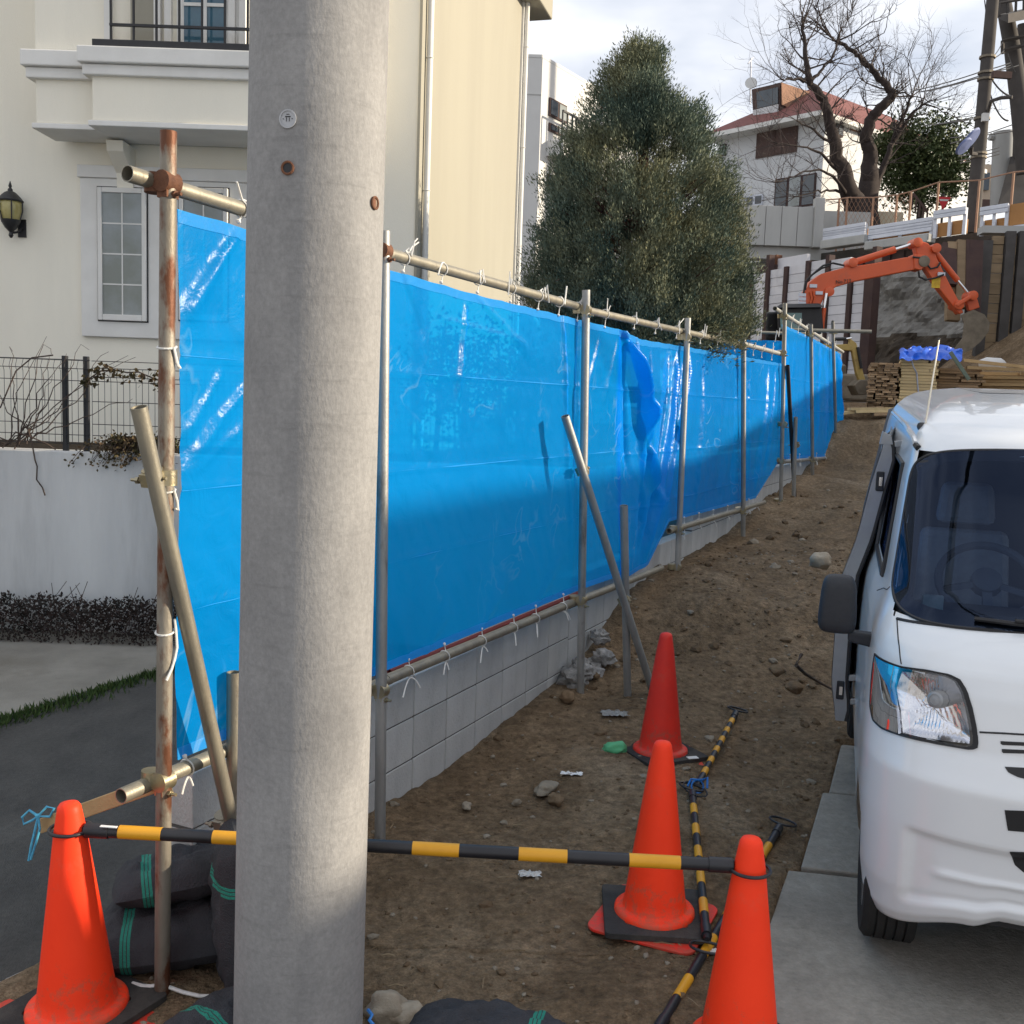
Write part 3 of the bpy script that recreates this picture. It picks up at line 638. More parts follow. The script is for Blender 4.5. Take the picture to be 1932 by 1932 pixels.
# clamps
pd = lambda i: (PO[i][0]-PO[i][1]).normalized()
clamp(on_post(0, 344) + FENCE.n*(RD/2), FD, pd(0), M_rust, 1.25); clamp(on_post(0, 1473) + FENCE.n*(RD/2), FD, pd(0), M_clamp, 1.1)
bd1 = (FENCE.hit(262, 768, .055)-FENCE.hit(437, 1552, .03)).normalized()
clamp(FENCE.hit(302, 900, .03), bd1, pd(0), M_clamp); clamp(FENCE.hit(435, 1548, .01), bd1, UP, M_galv)
clamp(on_post(1, 473) + FENCE.n*(RD/2), FD, pd(1), M_rust); clamp(on_post(1, 1303) + FENCE.n*(RD/2), FD, pd(1))
clamp(on_post(2, 584) + FENCE.n*(RD/2), FD, pd(2)); clamp(on_post(2, 1132) + FENCE.n*(RD/2), FD, pd(2)); clamp(FENCE.hit(1099, 888, .03), UP, (.4, -.2, -.8)); clamp(FENCE.hit(1178, 1132, .27), UP, (.4, -.2, -.8))
clamp(on_post(3, 636) + FENCE.n*(RD/2), FD, pd(3)); clamp(on_post(3, 998) + FENCE.n*(RD/2), FD, pd(3)); clamp(on_post(3, 1070) + FENCE.n*(RD/2), FD, pd(3))
clamp(on_post(4, 652) + FENCE.n*(RD/2), FD, pd(4)); clamp(on_post(4, 962) + FENCE.n*(RD/2), FD, pd(4))
clamp(on_post(5, 596) + FENCE.n*(RD/2), FD, pd(5)); clamp(on_post(5, 665) + FENCE.n*(RD/2), FD, pd(5)); clamp(on_post(5, 800), FD, pd(5)); clamp(on_post(5, 868) + FENCE.n*(RD/2), FD, pd(5)); clamp(on_post(5, 945) + FENCE.n*(RD/2), FD, pd(5))
clamp(on_post(6, 630) + FENCE.n*(RD/2), FD, pd(6)); clamp(on_post(6, 866) + FENCE.n*(RD/2), FD, pd(6)); clamp(on_post(7, 625), FD, pd(7)); clamp(FENCE.hit(1500, 840, .07), UP, FD)

# ---- blue sheets tied to the frame
def pl_at(tab, x):
    if x <= tab[0][0]: return tab[0][1]
    for (a, p), (b, q) in zip(tab, tab[1:]):
        if x <= b: return p+(q-p)*(x-a)/(b-a)
    return tab[-1][1]
def sheet(name, label, top, bot, nx, nz, ridges, creases, mm, ties_t, ties_b, waves=.012, dd=RD, sag=.012, rail_t=0, rail_b=0, hem=True):
    """top, bot: edges as (px, py) polylines; ridges: folds as ((px,py),(px,py),width,height); creases: heights z of flat fold lines"""
    T = [FENCE.sz(x, y, dd) for x, y in top]; B = [FENCE.sz(x, y, dd) for x, y in bot]
    s0, s1 = T[0][0], T[-1][0]; b0, b1 = B[0][0], B[-1][0]
    rg = [(FENCE.sz(*a, dd), FENCE.sz(*b, dd), w_, h_) for a, b, w_, h_ in ridges]
    rows = []
    for i in range(nz+1):
        v = i/nz; row = []
        for j in range(nx+1):
            u = j/nx; st = s0+(s1-s0)*u; sb = b0+(b1-b0)*u; zt_ = pl_at(T, st); zb_ = pl_at(B, sb)
            zt_ -= sag*.35*abs(math.sin(st*math.pi/.30))
            s = st*(1-v)+sb*v; z = zt_*(1-v)+zb_*v; d = 0
            edge = min(1, v*6)*min(1, (1-v)*6)
            d += edge*waves*(noise.noise(Vector((s*1.3, z*.9, 2)))*1.6 + noise.noise(Vector((s*4.2, z*1.7, 5)))*.7)
            d += .006*noise.noise(Vector((s*11+z*6, z*9, 1)))*(.4+.6*edge)
            for (a, b, w_, h_) in rg:
                ex, ez = b[0]-a[0], b[1]-a[1]; LL = ex*ex+ez*ez; tt = ((s-a[0])*ex+(z-a[1])*ez)/LL
                if -.1 < tt < 1.1:
                    per = ((s-a[0])*ez-(z-a[1])*ex)/math.sqrt(LL); ww = w_*(.35+.9*max(0, min(1, tt)))
                    d += h_*math.exp(-(per/ww)**2)*smooth(-.1, .1, tt)*smooth(1.1, .75, tt)
            for zc in creases:
                q = (z-zc-.012*noise.noise(Vector((s*1.5, zc, 0))))/.012
                if abs(q) < 5: d += .0045*math.exp(-q*q)
            row.append(FENCE.P(s, z, dd+d))
        rows.append(row)
    root = MB().grid(rows).build(name, mm, None, smooth=True, fix=False, angle=180)
    tag(root, label, 'tarpaulin')
    if hem:
        for r0, r1 in ((0, max(1, round(.045/1.8*nz))), (nz-max(1, round(.04/1.8*nz)), nz)):
            m = MB().grid([[p + FENCE.n*.003 for p in rows[r]] for r in range(r0, r1+1)]); m.build('hem', M_hem, root, smooth=True, fix=False, angle=180)
    for zc in creases:
        m = MB(); L1 = []; L2 = []
        for j in range(nx+1):
            cl = [r[j] for r in rows]; k_ = min(range(len(cl)), key=lambda q: abs(cl[q].z-zc))
            if 0 < k_ < len(cl)-1 and abs(cl[k_].z-zc) < .03:
                a_, b_ = (k_, k_+1) if cl[k_].z > zc else (k_-1, k_); f = (cl[a_].z-zc)/max(1e-6, cl[a_].z-cl[b_].z); q = cl[a_].lerp(cl[b_], f); w_ = .0042*max(.04, noise.noise(Vector((j*.045, zc*7, 1)))+.12)
                L1.append(q + FENCE.n*.004 + UP*w_); L2.append(q + FENCE.n*.004 - UP*w_)
        if len(L1) > 4: m.grid([L1, L2]).build('fold_line', M_hem, root, smooth=True, fix=False)
    def tie(s, z, zr):
        m = MB(); c = FENCE.P(s, zr, dd); r = PR+.004
        m.tube([c + UP*(r*math.cos(a)) + FENCE.n*(r*math.sin(a)) + FD*(.012*math.sin(a/2)) for a in [i*math.pi/6 for i in range(12)]], .0028, 5, closed=True)
        sg = 1 if zr > z else -1
        e_ = FENCE.P(s-.01, z, dd+.008); m.tube([c - UP*sg*r + FENCE.n*.01, c*.5+e_*.5 + FD*.012, e_], .0028, 5); m.ico(e_, .009, 1, amp=.3)
        for q in range(random.choice((1, 2, 2))):
            a = random.uniform(-1, 1); st_ = c + UP*(r if zr > 1.3 else -r) + FENCE.n*.012; pts = [st_]
            ln_ = random.uniform(.03, .085); 
            for i in range(1, 5): pts.append(st_ + FD*(a*ln_*i/3) + UP*((.6*ln_*i/3 if (zr > 1.3 and random.random() < .5) else -.5*ln_*i/3*(i/3))) + FENCE.n*(.02*i/4))
            m.tube(pts, .0034, 5)
        m.build('tie_cord', M_cord, root, fix=False)
    for x, y, yr in ties_t + ties_b:
        s, z = FENCE.sz(x, y, dd); zr = FENCE.sz(x, yr, dd)[1]; tie(s, z, zr)
    return root
def tt(xs, off, rail): return [(x, pl_at(rail, x)+off*(1 if off > 0 else 1), pl_at(rail, x)) for x in xs]
railT = [(240, 327), (476, 401), (735, 480), (1110, 585), (1410, 652), (1475, 668)]
railB = [(228, 1502), (735, 1281), (1100, 1129), (1248, 1072)]
A = sheet('blue_tarpaulin', 'large translucent blue sheet nearest the camera, behind the concrete pole',
    [(334, 392), (475, 434), (735, 508), (900, 556), (1100, 604), (1172, 622)], [(334, 1434), (480, 1372), (735, 1262), (900, 1192), (1095, 1112), (1172, 1086)], 330, 130,
    [((447, 440), (340, 610), .03, .02), ((468, 730), (340, 885), .028, .016), ((420, 700), (338, 830), .02, .013), ((470, 800), (345, 900), .02, .01),
     ((878, 575), (862, 770), .025, .018), ((758, 520), (800, 640), .03, -.010), ((900, 560), (1010, 680), .03, .010), ((830, 600), (1000, 650), .02, .009), ((1060, 590), (1075, 1080), .035, .022), ((1092, 600), (1085, 1090), .03, -.02), ((1130, 640), (1095, 780), .03, .016), ((1165, 640), (1140, 760), .03, .014),
     ((800, 1235), (850, 1130), .05, .012), ((905, 1190), (960, 1080), .05, .014), ((1010, 1145), (1060, 1040), .05, .012), ((770, 1250), (745, 1150), .05, .010)],
    [1.905, 1.48, 1.085], M_tarp,
    tt((451, 500, 600, 690, 760, 832, 900, 962, 1014, 1053, 1088, 1140), 26, railT), tt((350, 560, 640, 770, 838, 908, 968, 1010, 1062), -24, railB))
B = sheet('blue_tarpaulin', 'middle blue sheet with deep loose pleats, under the conifer branches',
    [(1168, 622), (1210, 640), (1300, 655), (1400, 672), (1475, 686)], [(1168, 1098), (1222, 1066), (1262, 984), (1330, 966), (1425, 940), (1474, 862)], 400, 200,
    [((1172, 625), (1220, 830), .05, .085), ((1175, 625), (1190, 900), .035, -.06), ((1180, 640), (1235, 960), .05, .075), ((1275, 680), (1215, 1060), .045, .06), ((1288, 690), (1240, 1000), .04, -.045), ((1300, 680), (1250, 990), .04, .05), ((1225, 680), (1200, 1060), .05, -.05), ((1262, 670), (1208, 1060), .03, -.05), ((1200, 650), (1212, 980), .03, .05),
     ((1330, 670), (1310, 960), .06, .02), ((1390, 680), (1380, 950), .05, -.02), ((1415, 690), (1410, 930), .04, .02), ((1450, 700), (1425, 930), .05, .03), ((1462, 700), (1440, 900), .04, -.03)],
    [1.9, 1.45, 1.05], M_tarp2, tt((1195, 1235, 1275, 1320, 1352, 1385, 1420, 1436, 1455), 16, railT), [(1290, 976, 993), (1318, 968, 985), (1345, 962, 977), (1372, 954, 969), (1412, 942, 957), (1428, 938, 952)], waves=.03)
Cc = sheet('blue_tarpaulin', 'farthest blue sheet on the raised end of the pipe fence',
    [(1475, 612), (1500, 622), (1540, 642), (1586, 668)], [(1474, 866), (1500, 866), (1540, 862), (1562, 864), (1584, 838)], 120, 90,
    [((1482, 620), (1478, 850), .05, .04), ((1500, 630), (1490, 850), .05, -.03), ((1545, 650), (1535, 850), .08, .05), ((1562, 660), (1560, 850), .06, -.05), ((1578, 670), (1580, 830), .08, .09)],
    [2.2, 1.8], M_tarp2, [(1492, 620, 602), (1505, 628, 610), (1518, 634, 619), (1545, 648, 635), (1558, 655, 644), (1572, 664, 653)], [(1490, 858, 870), (1508, 857, 869), (1540, 855, 866), (1556, 857, 865)], waves=.03)
# a strip of sheeting across the back of the plot
BK = Plane((FENCE.hit(1474, 640).x+.25, 16.3), 90)
m = MB(); r = BK.rect(1395, 642, 1480, 690)
MB().grid([[BK.P(r[0]-1+(r[1]-r[0]+1.5)*j/20, r[3]-(r[3]-r[2]+.8)*i/8, .03*math.sin(j*1.1)) for j in range(21)] for i in range(9)]).build('blue_tarpaulin', M_tarp2, None, smooth=True)
o = bpy.data.objects[[x.name for x in bpy.data.objects if x.name.startswith('blue_tarpaulin')][-1]]; tag(o, 'short blue sheet across the back, seen above the fence rail left of the tall post', 'tarpaulin')
m = MB(); m.tube([BK.P(r[0]-1.1, r[3]+.12), BK.P(r[1]+.3, r[3]+.12)], .026, 10); m.build('support_rail', M_galv, o, smooth=True)
m = MB()
for k_ in range(4): s_ = r[0]-.3+k_*.28; m.tube([BK.P(s_, r[3]-.02, .04), BK.P(s_+.02, r[3]+.16, .03), BK.P(s_+.05, r[3]+.06, .05), BK.P(s_+.06, r[3]+.2, .05)], .006, 5); tie_o = m.build('tie_cord', M_cord, o, fix=False); m = MB()
# cords round the rusty post
for (y, hang) in ((655, ((8, 0), (14, 30), (20, 40), (16, 36), (10, 10))), (925, ((8, 0), (14, 20), (16, 38), (10, 34))), (1192, ((10, -24), (12, 0), (14, 30), (10, 50), (4, 70), (-6, 92)))):
    c = on_post(0, y); m = MB(); r_ = PR+.003
    m.tube([c + Vector((r_*math.cos(a), r_*math.sin(a), .006*math.sin(a))) for a in [i*math.pi/8 for i in range(16)]], .0035, 6, closed=True)
    m.tube([FENCE.hit(320+a, y+b, .03) for a, b in hang], .0042, 6); m.build('tie_cord', M_cord, A, fix=False)

gsx = thing('garden_shrub', 'dark garden shrub seen faintly through the blue sheet', 'shrub', (-.15, 8.9, zt-.06))
rg_ = np.random.default_rng(31); lp = []; m = MB()
for k_ in range(16):
    x_, y_ = rg_.uniform(-.75, .55), rg_.uniform(8.7, 9.6); h_ = rg_.uniform(.5, 1.25); t_x = rg_.normal(0, .12); m.tube([(x_, y_, zt-.1), (x_+t_x*.5, y_, zt+h_*.5), (x_+t_x, y_, zt+h_)], [.02, .014, .006], 5)
    n_l = 260; q_ = rg_.normal(0, 1, (n_l, 3))*np.array([.16, .14, .20])+np.array([x_+t_x*.8, y_, zt+h_*.72]); lp.append(q_)
m.build('stem', M_twig, gsx, fix=False); leafcloud('foliage', np.concatenate(lp), .06, M_leaf_hedge, gsx, aspect=.5, seed=32)
# ---- timber batten lashed to the frame, with cyan twine
ba, bb = at(300, 1478, 3.14), at(83, 1556, 3.42)
bt = thing('timber_batten', 'square timber batten sticking out behind the left cone, tied with cyan twine', 'batten', bb)
MB().bar(ba, bb, .045, .05).build('batten', M_wood, bt, bevel=.003)
bw = at(72, 1540, 3.36); m = MB()
m.tube([bw + Vector(q) for q in ((0, 0, 0), (-.03, 0, .02), (-.055, .0, -.005), (-.05, 0, -.03), (-.02, 0, -.015), (0, 0, 0), (.03, 0, .035), (.055, 0, .03), (.04, 0, .0), (0, 0, 0), (-.008, -.01, -.05), (-.02, -.01, -.10), (-.03, -.01, -.155))], .0045, 6)
m.tube([bw + Vector(q) for q in ((0, 0, 0), (.01, -.01, -.04), (-.004, -.01, -.09), (-.022, -.012, -.15))], .004, 6); m.ico(bw, .01, 1)
m.build('twine_bow', M_cyan, bt, fix=False)

# ---- traffic cones
M_cone = mat('cone_plastic', (1.0, .055, .014), (.95, .048, .013), 5, .5, .05, 200, spec=.22, c3=(.74, .10, .055), s3=4.5, p3=(.56, .78))
t_, n_, l_, b_ = nodes(M_cone); b_.inputs['Subsurface Weight'].default_value = 0
M_conedk = mat('dusty_cone_plastic', (.78, .036, .02), (.68, .034, .022), 6, .5, .05, 150, spec=.25, c3=(.55, .09, .06), s3=5, p3=(.55, .8))
def splash(m, top, colr):
    t, n, l, b_ = nodes(m); src = b_.inputs['Base Color'].links[0].from_socket; tc = n.new('ShaderNodeTexCoord'); sp = n.new('ShaderNodeSeparateXYZ'); l.new(tc.outputs['Object'], sp.inputs[0])
    a = n.new('ShaderNodeTexNoise'); a.inputs['Scale'].default_value = 26; a.inputs['Detail'].default_value = 7; a.inputs['Roughness'].default_value = .7; l.new(tc.outputs['Object'], a.inputs['Vector'])
    r = n.new('ShaderNodeMapRange'); r.inputs[1].default_value = top; r.inputs[2].default_value = .02; r.inputs[3].default_value = -.10; r.inputs[4].default_value = .14; l.new(sp.outputs[2], r.inputs[0])
    s = n.new('ShaderNodeMath'); l.new(a.outputs['Fac'], s.inputs[0]); l.new(r.outputs[0], s.inputs[1]); q = n.new('ShaderNodeMapRange'); q.inputs[1].default_value = .55; q.inputs[2].default_value = .66; q.inputs[4].default_value = .45; l.new(s.outputs[0], q.inputs[0])
    x = n.new('ShaderNodeMix'); x.data_type = 'RGBA'; l.new(q.outputs[0], x.inputs['Factor']); l.new(src, x.inputs['A']); x.inputs['B'].default_value = (*colr, 1); l.new(x.outputs['Result'], b_.inputs['Base Color'])
splash(M_cone, .30, (.34, .12, .07)); splash(M_conedk, .35, (.30, .11, .07))
M_rubber = mat('rubber_weight', (.045, .044, .043), (.03, .03, .03), 12, .85, .3, 120, spec=.25, c3=(.09, .08, .07), s3=4, p3=(.5, .75))
def rsq(h, r, z0, z1, n=6):
    pts = []
    for cx, cy, a0 in ((h-r, h-r, 0), (-h+r, h-r, 90), (-h+r, -h+r, 180), (h-r, -h+r, 270)):
        for i in range(n+1): a = R(a0+90*i/n); pts.append((cx+r*math.cos(a), cy+r*math.sin(a)))
    return pts
def make_cone(mm):
    root = bpy.data.objects.new('traffic_cone', None); root.empty_display_size = .1; _link(root, None, (0, 0, 0))
    MB().lathe([(.150, .022), (.153, .030), (.150, .048), (.140, .055), (.124, .057), (.120, .062), (.113, .10), (.0805, .35), (.048, .60), (.0365, .668), (.0335, .684), (.027, .694), (.014, .6985), (.0001, .700)], 48).build('cone_body', mm, root, smooth=True, angle=50)
    h = rsq(.205, .05, 0, 0); MB().prism([(x, y, 0) for x, y in h], (0, 0, .012)).build('base_plate', M_conedk, root, bevel=.003)
    rot = R(22); q = Matrix.Rotation(rot, 3, 'Z'); m = MB(); o_ = rsq(.192, .018, 0, 0); n = len(o_)
    vs = []; 
    for z in (.0135, .036):
        vs += [q @ Vector((x, y, z)) for x, y in o_]; vs += [q @ Vector((.157*math.cos(math.atan2(y, x)), .157*math.sin(math.atan2(y, x)), z)) for x, y in o_]
    fs = []
    for i in range(n):
        j = (i+1) % n; fs += [(i, j, 2*n+j, 2*n+i), (n+i, 3*n+i, 3*n+j, n+j), (2*n+i, 2*n+j, 3*n+j, 3*n+i), (i, n+i, n+j, j)]
    m.add(vs, fs).build('rubber_weight', M_rubber, root, bevel=.003)
    return root
def place_cone(src, x, y, Y, label, yaw, tilt=(0, 0), first=False, z=None):
    c = src if first else copy_tree(src); p = at(x, y, Y)
    c.rotation_euler = (R(tilt[0]), R(tilt[1]), R(yaw)); up_ = c.rotation_euler.to_matrix() @ Vector((0, 0, .7)); c.location = p - up_
    return tag(c, label, 'traffic cone', 'orange traffic cones')
c1 = make_cone(M_cone)
coneL = place_cone(c1, 130, 1512, 2.99, 'orange cone at the left edge with a striped bar looped over it', 38, first=True, tilt=(0, -1.5))
coneR = place_cone(c1, 1418, 1578, 2.95, 'orange cone in front of the van with the striped bar ending on it', 20)
coneM = place_cone(c1, 1251, 1397, 3.70, 'orange cone on a black rubber weight, middle of the three on the soil', -25)
c2 = make_cone(M_conedk)
coneF = place_cone(c2, 1257, 1193, 5.52, 'dull red cone farthest back, beside the green scrap', 5, first=True)
for nm in ('coneM',): pass
p = coneF.location + Vector((.16, -.12, .038))
MB().box(p, (.06, .035, .003), .2).build('sticker', M_trim, None); st = bpy.data.objects['sticker']; st.parent = coneF; st.matrix_parent_inverse = Matrix.Identity(4)
st.data.transform(Matrix.Translation(-p)); st.location = Matrix.Rotation(-coneF.rotation_euler.z, 3, 'Z') @ (p-coneF.location)

# ---- black and yellow cone bars
M_blk = mat('black_plastic', (.012, .012, .016), (.02, .02, .024), 10, .4, .05, 200, spec=.45)
M_yel = mat('yellow_plastic', (.72, .35, .02), (.62, .29, .015), 8, .42, .05, 200, spec=.4)
M_wht = mat('white_sticker', (.8, .8, .8), (.7, .7, .7), 20, .5)
def cone_bar(label, A, B, bands, r=.0165, loops=((0, 1), (1, 1)), ringr=.062, flat=True, centers=None):
    root = thing('cone_bar', label, 'cone bar', (A+B)/2, 'black and yellow cone bars'); d = (B-A).normalized()
    MB().tube([A, A+(B-A)*.3, A+(B-A)*.7, B], r, 16).build('rod', M_blk, root, smooth=True)
    for f0, f1 in bands:
        a, b = A+(B-A)*f0, A+(B-A)*f1; MB().lathe([(r*.98, 0), (r+.0008, 0), (r+.0008, (b-a).length), (r*.98, (b-a).length)], 18, a, d).build('yellow_band', M_yel, root, smooth=True)
    for end, sg, nrm in ((A, -1, loops[0]), (B, 1, loops[1])):
        c = end + d*sg*(ringr+.022) if centers is None else Vector(centers[0 if sg < 0 else 1]); ax_ = Vector(nrm[0]) if isinstance(nrm[0], (tuple, list)) else UP
        m = MB(); m.ring(c, ax_, ringr, .0055, 28, 8); m.tube([end - d*sg*.07, end + d*sg*.002], r+.0035, 14); m.tube([end, end + d*sg*.026, c - d*sg*ringr], [r*.9, .008, .006], 8)
        m.build('end_loop', M_blk, root, smooth=True)
    return root
ga, gb = at(163, 1566, 2.985), at(1380, 1633, 2.955)
fx = lambda px: (px-163)/(1380-163)
bar1 = cone_bar('striped bar spanning the two front cones, passing behind the concrete pole', ga, gb, [(fx(a), fx(b)) for a, b in ((226, 307), (404, 487), (590, 677), (781, 869), (981, 1072), (1188, 1284))], r=.0195, ringr=.060, centers=((coneL.location.x-.014, coneL.location.y-.004, ga.z-.002), (coneR.location.x, coneR.location.y-.004, gb.z-.004)))
s = at(205, 1559, 2.96); MB().bar(s - Vector((.025, 0, 0)), s + Vector((.025, 0, -.002)), .012, .002).build('sticker', M_wht, bar1)
def gpt(x, y, h=.02): p = onz(x, y, -.13); p.z = zbase(p.x, p.y); q = onz(x, y, p.z+h); return q
def stripes(n, f0=.07, f1=.93, duty=.45):
    st_ = (f1-f0)/n; return [(f0+st_*(i+.3), f0+st_*(i+.3+duty)) for i in range(n)]
b2 = cone_bar('striped bar lying on the soil behind the dull red cone', gpt(1388, 1346), gpt(1318, 1478), stripes(6), loops=(((.2, .1, 1), 1), ((.3, -.2, 1), 1)))
b3 = cone_bar('striped bar on the soil right beside the middle cone', gpt(1306, 1496, .03), gpt(1333, 1765, .06), stripes(5), loops=(((.2, .1, 1), 1), ((.1, .2, 1), 1)))
b4 = cone_bar('striped bar on the soil running under the right cone towards the camera', gpt(1470, 1562), gpt(1240, 1945), stripes(5), loops=(((.2, .1, 1), 1), ((.1, .2, 1), 1)))
m = MB(); q = gpt(1316, 1484, .03); m.tube([q + Vector(v) for v in ((-.05, 0, .0), (-.03, .02, .03), (.0, .0, .035), (.03, .02, .03), (.05, .01, .045), (.045, -.02, .0))], .006, 6); m.ring(q, (.2, -1, .4), .032, .005, 14, 6)
m.build('blue_tie', M_bluecord, b2, fix=False)

# ---- sandbags
def bag_mat(name, bands):
    m = mat(name, (.055, .056, .064), (.038, .039, .045), 7, .8, .6, 160, spec=.3); t, n, l, b = nodes(m)
    src = b.inputs['Base Color'].links[0].from_socket; tc = n.new('ShaderNodeTexCoord'); sp = n.new('ShaderNodeSeparateXYZ'); l.new(tc.outputs['Object'], sp.inputs[0])
    res = src
    for (x0, wv) in bands:
        for k_ in (-1, 0, 1):
            su = n.new('ShaderNodeMath'); su.operation = 'SUBTRACT'; su.inputs[1].default_value = x0+k_*wv*2; l.new(sp.outputs[0], su.inputs[0])
            ab = n.new('ShaderNodeMath'); ab.operation = 'ABSOLUTE'; l.new(su.outputs[0], ab.inputs[0]); lt = n.new('ShaderNodeMath'); lt.operation = 'LESS_THAN'; lt.inputs[1].default_value = wv*.75; l.new(ab.outputs[0], lt.inputs[0])
            mx_ = n.new('ShaderNodeMix'); mx_.data_type = 'RGBA'; l.new(lt.outputs[0], mx_.inputs['Factor']); l.new(res, mx_.inputs['A']); mx_.inputs['B'].default_value = (.03, .27, .20, 1); res = mx_.outputs['Result']
    l.new(res, b.inputs['Base Color']); return m
M_bag = bag_mat('sandbag_fabric', [(-.13, .006)])
def sandbag(label, loc, rot, size=(.52, .34, .15), seed=0, mm=None):
    m = MB(); nu, nv = 40, 24; rows = []
    for i in range(nv+1):
        v = -1+2*i/nv; row = []
        for j in range(nu+1):
            u = -1+2*j/nu; e = (1-abs(u)**4)*(1-abs(v)**3.2); h = max(0, e)**.55
            wx = size[0]/2*u*(1-.06*v*v); wy = size[1]/2*v*(1-.10*u*u)
            wr = .026*noise.noise(Vector((u*3+seed, v*2.5, seed)))*h + .014*noise.noise(Vector((u*7, v*6+seed, 2)))*h - .012*abs(noise.noise(Vector((u*5+seed, v*14, 4))))*h
            row.append((wx, wy, size[2]*(.5*h)+wr))
        rows.append(row)
    m.grid(rows); m.grid([[(x, y, -z*.75) for x, y, z in r] for r in rows])
    o = m.build('sandbag', mm or M_bag, None, smooth=True, loc=loc, angle=70); o.rotation_euler = [R(a) for a in rot]
    # flat sewn seams
    for sg in (-1, 1):
        MB().bar((sg*size[0]*.5, -size[1]*.44, 0), (sg*size[0]*.5, size[1]*.44, 0), .03, .006).build('seam', mm or M_bag, o, bevel=.002)
    return tag(o, label, 'sandbag', 'dark sandbags with green stripes')
q = gpt(318, 1775, .07); sandbag('dark sandbag lying flat, lowest of the pair at the rusty post', (-1.12, 3.36, -.055), (3, -4, 12), (.52, .40, .21), 1)
sandbag('dark sandbag lying on top of another by the block wall end', (-1.10, 3.45, .10), (-10, -6, 20), (.50, .36, .17), 2)
sandbag('dark sandbag standing upright against the back of the concrete pole', (-.865, 3.22, .10), (0, 88, 20), (.55, .34, .20), 3)
q = onz(415, 1925, -.10); sandbag('dark sandbag low at the foot of the pole, left side', (q.x+.10, q.y-.05, -.09), (10, 8, 60), (.50, .34, .15), 4)
q = onz(920, 1990, -.1); sandbag('dark sandbag at the bottom edge of the picture, middle', (q.x, q.y, -.07), (8, 0, 168), (.50, .34, .17), 5)

# ---- small things on the soil
def soil_obj(name, x, y, mb, mm, label, cat, group=None, h=0): pass
m = MB(); pts = [(250, 1855), (268, 1860), (285, 1861), (305, 1857)]; pts2 = [(318, 1862), (345, 1872), (375, 1879), (412, 1880)]
m.tube([gpt(a, b, .012) for a, b in pts] + [gpt(a, b, .012) for a, b in pts2], .006, 6)
tag(m.build('rope_scrap', M_cord), 'piece of white rope on the soil at the foot of the rusty post', 'rope')
M_green = mat('green_foam', (.10, .42, .20), (.07, .32, .15), 10, .6, .1, 60)
q = gpt(1160, 1412, .03); gs = thing('green_scrap', 'crumpled pale green plastic scrap on the soil beside the far cone', 'scrap', q)
m = MB(); m.ico(q, .062, 3, (1.15, .8, .62), .28, 1.6, 3, .4); o = m.build('scrap_body', M_green, gs, smooth=True, angle=60)
MB().lathe([(.0, .002), (.011, .002), (.013, -.004)], 12, q + Vector((-.012, -.05, -.004)), (-.1, -1, .1)).build('hole', M_black, gs)
M_clear = mat('clear_wrapper', (.62, .62, .60), (.40, .38, .36), 20, .2, .4, 40, spec=.7)
def wrapper(x, y, sx, sy, label, seed, mm=M_clear):
    q = gpt(x, y, .014); m = MB(); n = 14
    m.grid([[(q.x + sx*(i/n-.5)*(1+.2*noise.noise(Vector((i*.4, j*.3, seed)))), q.y + sy*(j/n-.5)*(1+.2*noise.noise(Vector((j*.5, i*.4, seed+3)))), q.z + .010*noise.noise(Vector((i*.5+seed, j*.55, 1))) + .006*noise.noise(Vector((i*1.3, j*1.2, seed)))) for i in range(n+1)] for j in range(n+1)])
    tag(m.build('plastic_wrapper', mm, None, fix=False), label, 'wrapper')
wrapper(1160, 1345, .16, .11, 'crumpled grey plastic wrapper on the soil in front of the pipe stakes', 1, mat('grey_film', (.30, .30, .29), (.16, .15, .14), 18, .35, .4, 40))
wrapper(1000, 1648, .09, .05, 'shiny clear plastic wrapper on the soil just below the striped bar', 2)
wrapper(1078, 1459, .11, .035, 'thin white plastic scrap on the soil left of the far cone', 3, M_wht)
wrapper(1345, 1795, .05, .04, 'small white scrap beside the striped bars near the middle cone', 4, M_wht)
# stones one can pick out
for (x, y, r, sq, lab, mm, sd_) in (
    (1030, 1490, .055, (1.5, .8, .5), 'flat dark grey stone on the soil left of the middle cone', M_stone, 1), (1048, 1512, .045, (1.2, .8, .6), 'dark lump just in front of the flat grey stone', M_clod, 2),
    (1548, 1063, .075, (1, .9, .8), 'pale round rock just behind the van mirror', M_stone, 3), (1500, 1300, .06, (1.1, .9, .6), 'rough brown clod on the soil left of the van front', M_clod, 4),
    (1465, 1268, .045, (1, 1, .7), 'small brown clod left of the rough clod near the van', M_clod, 5), (1070, 1320, .05, (1, .8, .8), 'dark clod at the foot of the middle fence post', M_clod, 6),
    (975, 1515, .022, (1.3, .8, .6), 'small pale stone on the soil under the blue sheet end', M_stone, 7), (880, 1522, .028, (1.4, .8, .5), 'small pale chip near the block wall', M_stone, 8), (730, 1915, .06, (1.2, 1, .9), 'pale rough rubble lump at the right foot of the concrete pole', M_stone, 9), (770, 1925, .05, (1.2, 1, .8), 'pale rubble lump next to the sandbag at the bottom', M_stone, 10)):
    q = gpt(x, y, .0); m = MB().ico((q.x, q.y, q.z + r*sq[2]*.35), r, 3, sq, .24, 1.5, sd_, sd_); tag(m.build('stone', mm, None, smooth=True, angle=65), lab, 'stone')
q = gpt(745, 1920); m = MB(); m.tube([at(694, 1905, 2.72), at(702, 1915, 2.70), at(697, 1925, 2.69), at(705, 1934, 2.68)], .005, 5); tag(m.build('twine_scrap', M_bluecord), 'bit of blue twine at the right foot of the concrete pole', 'twine')
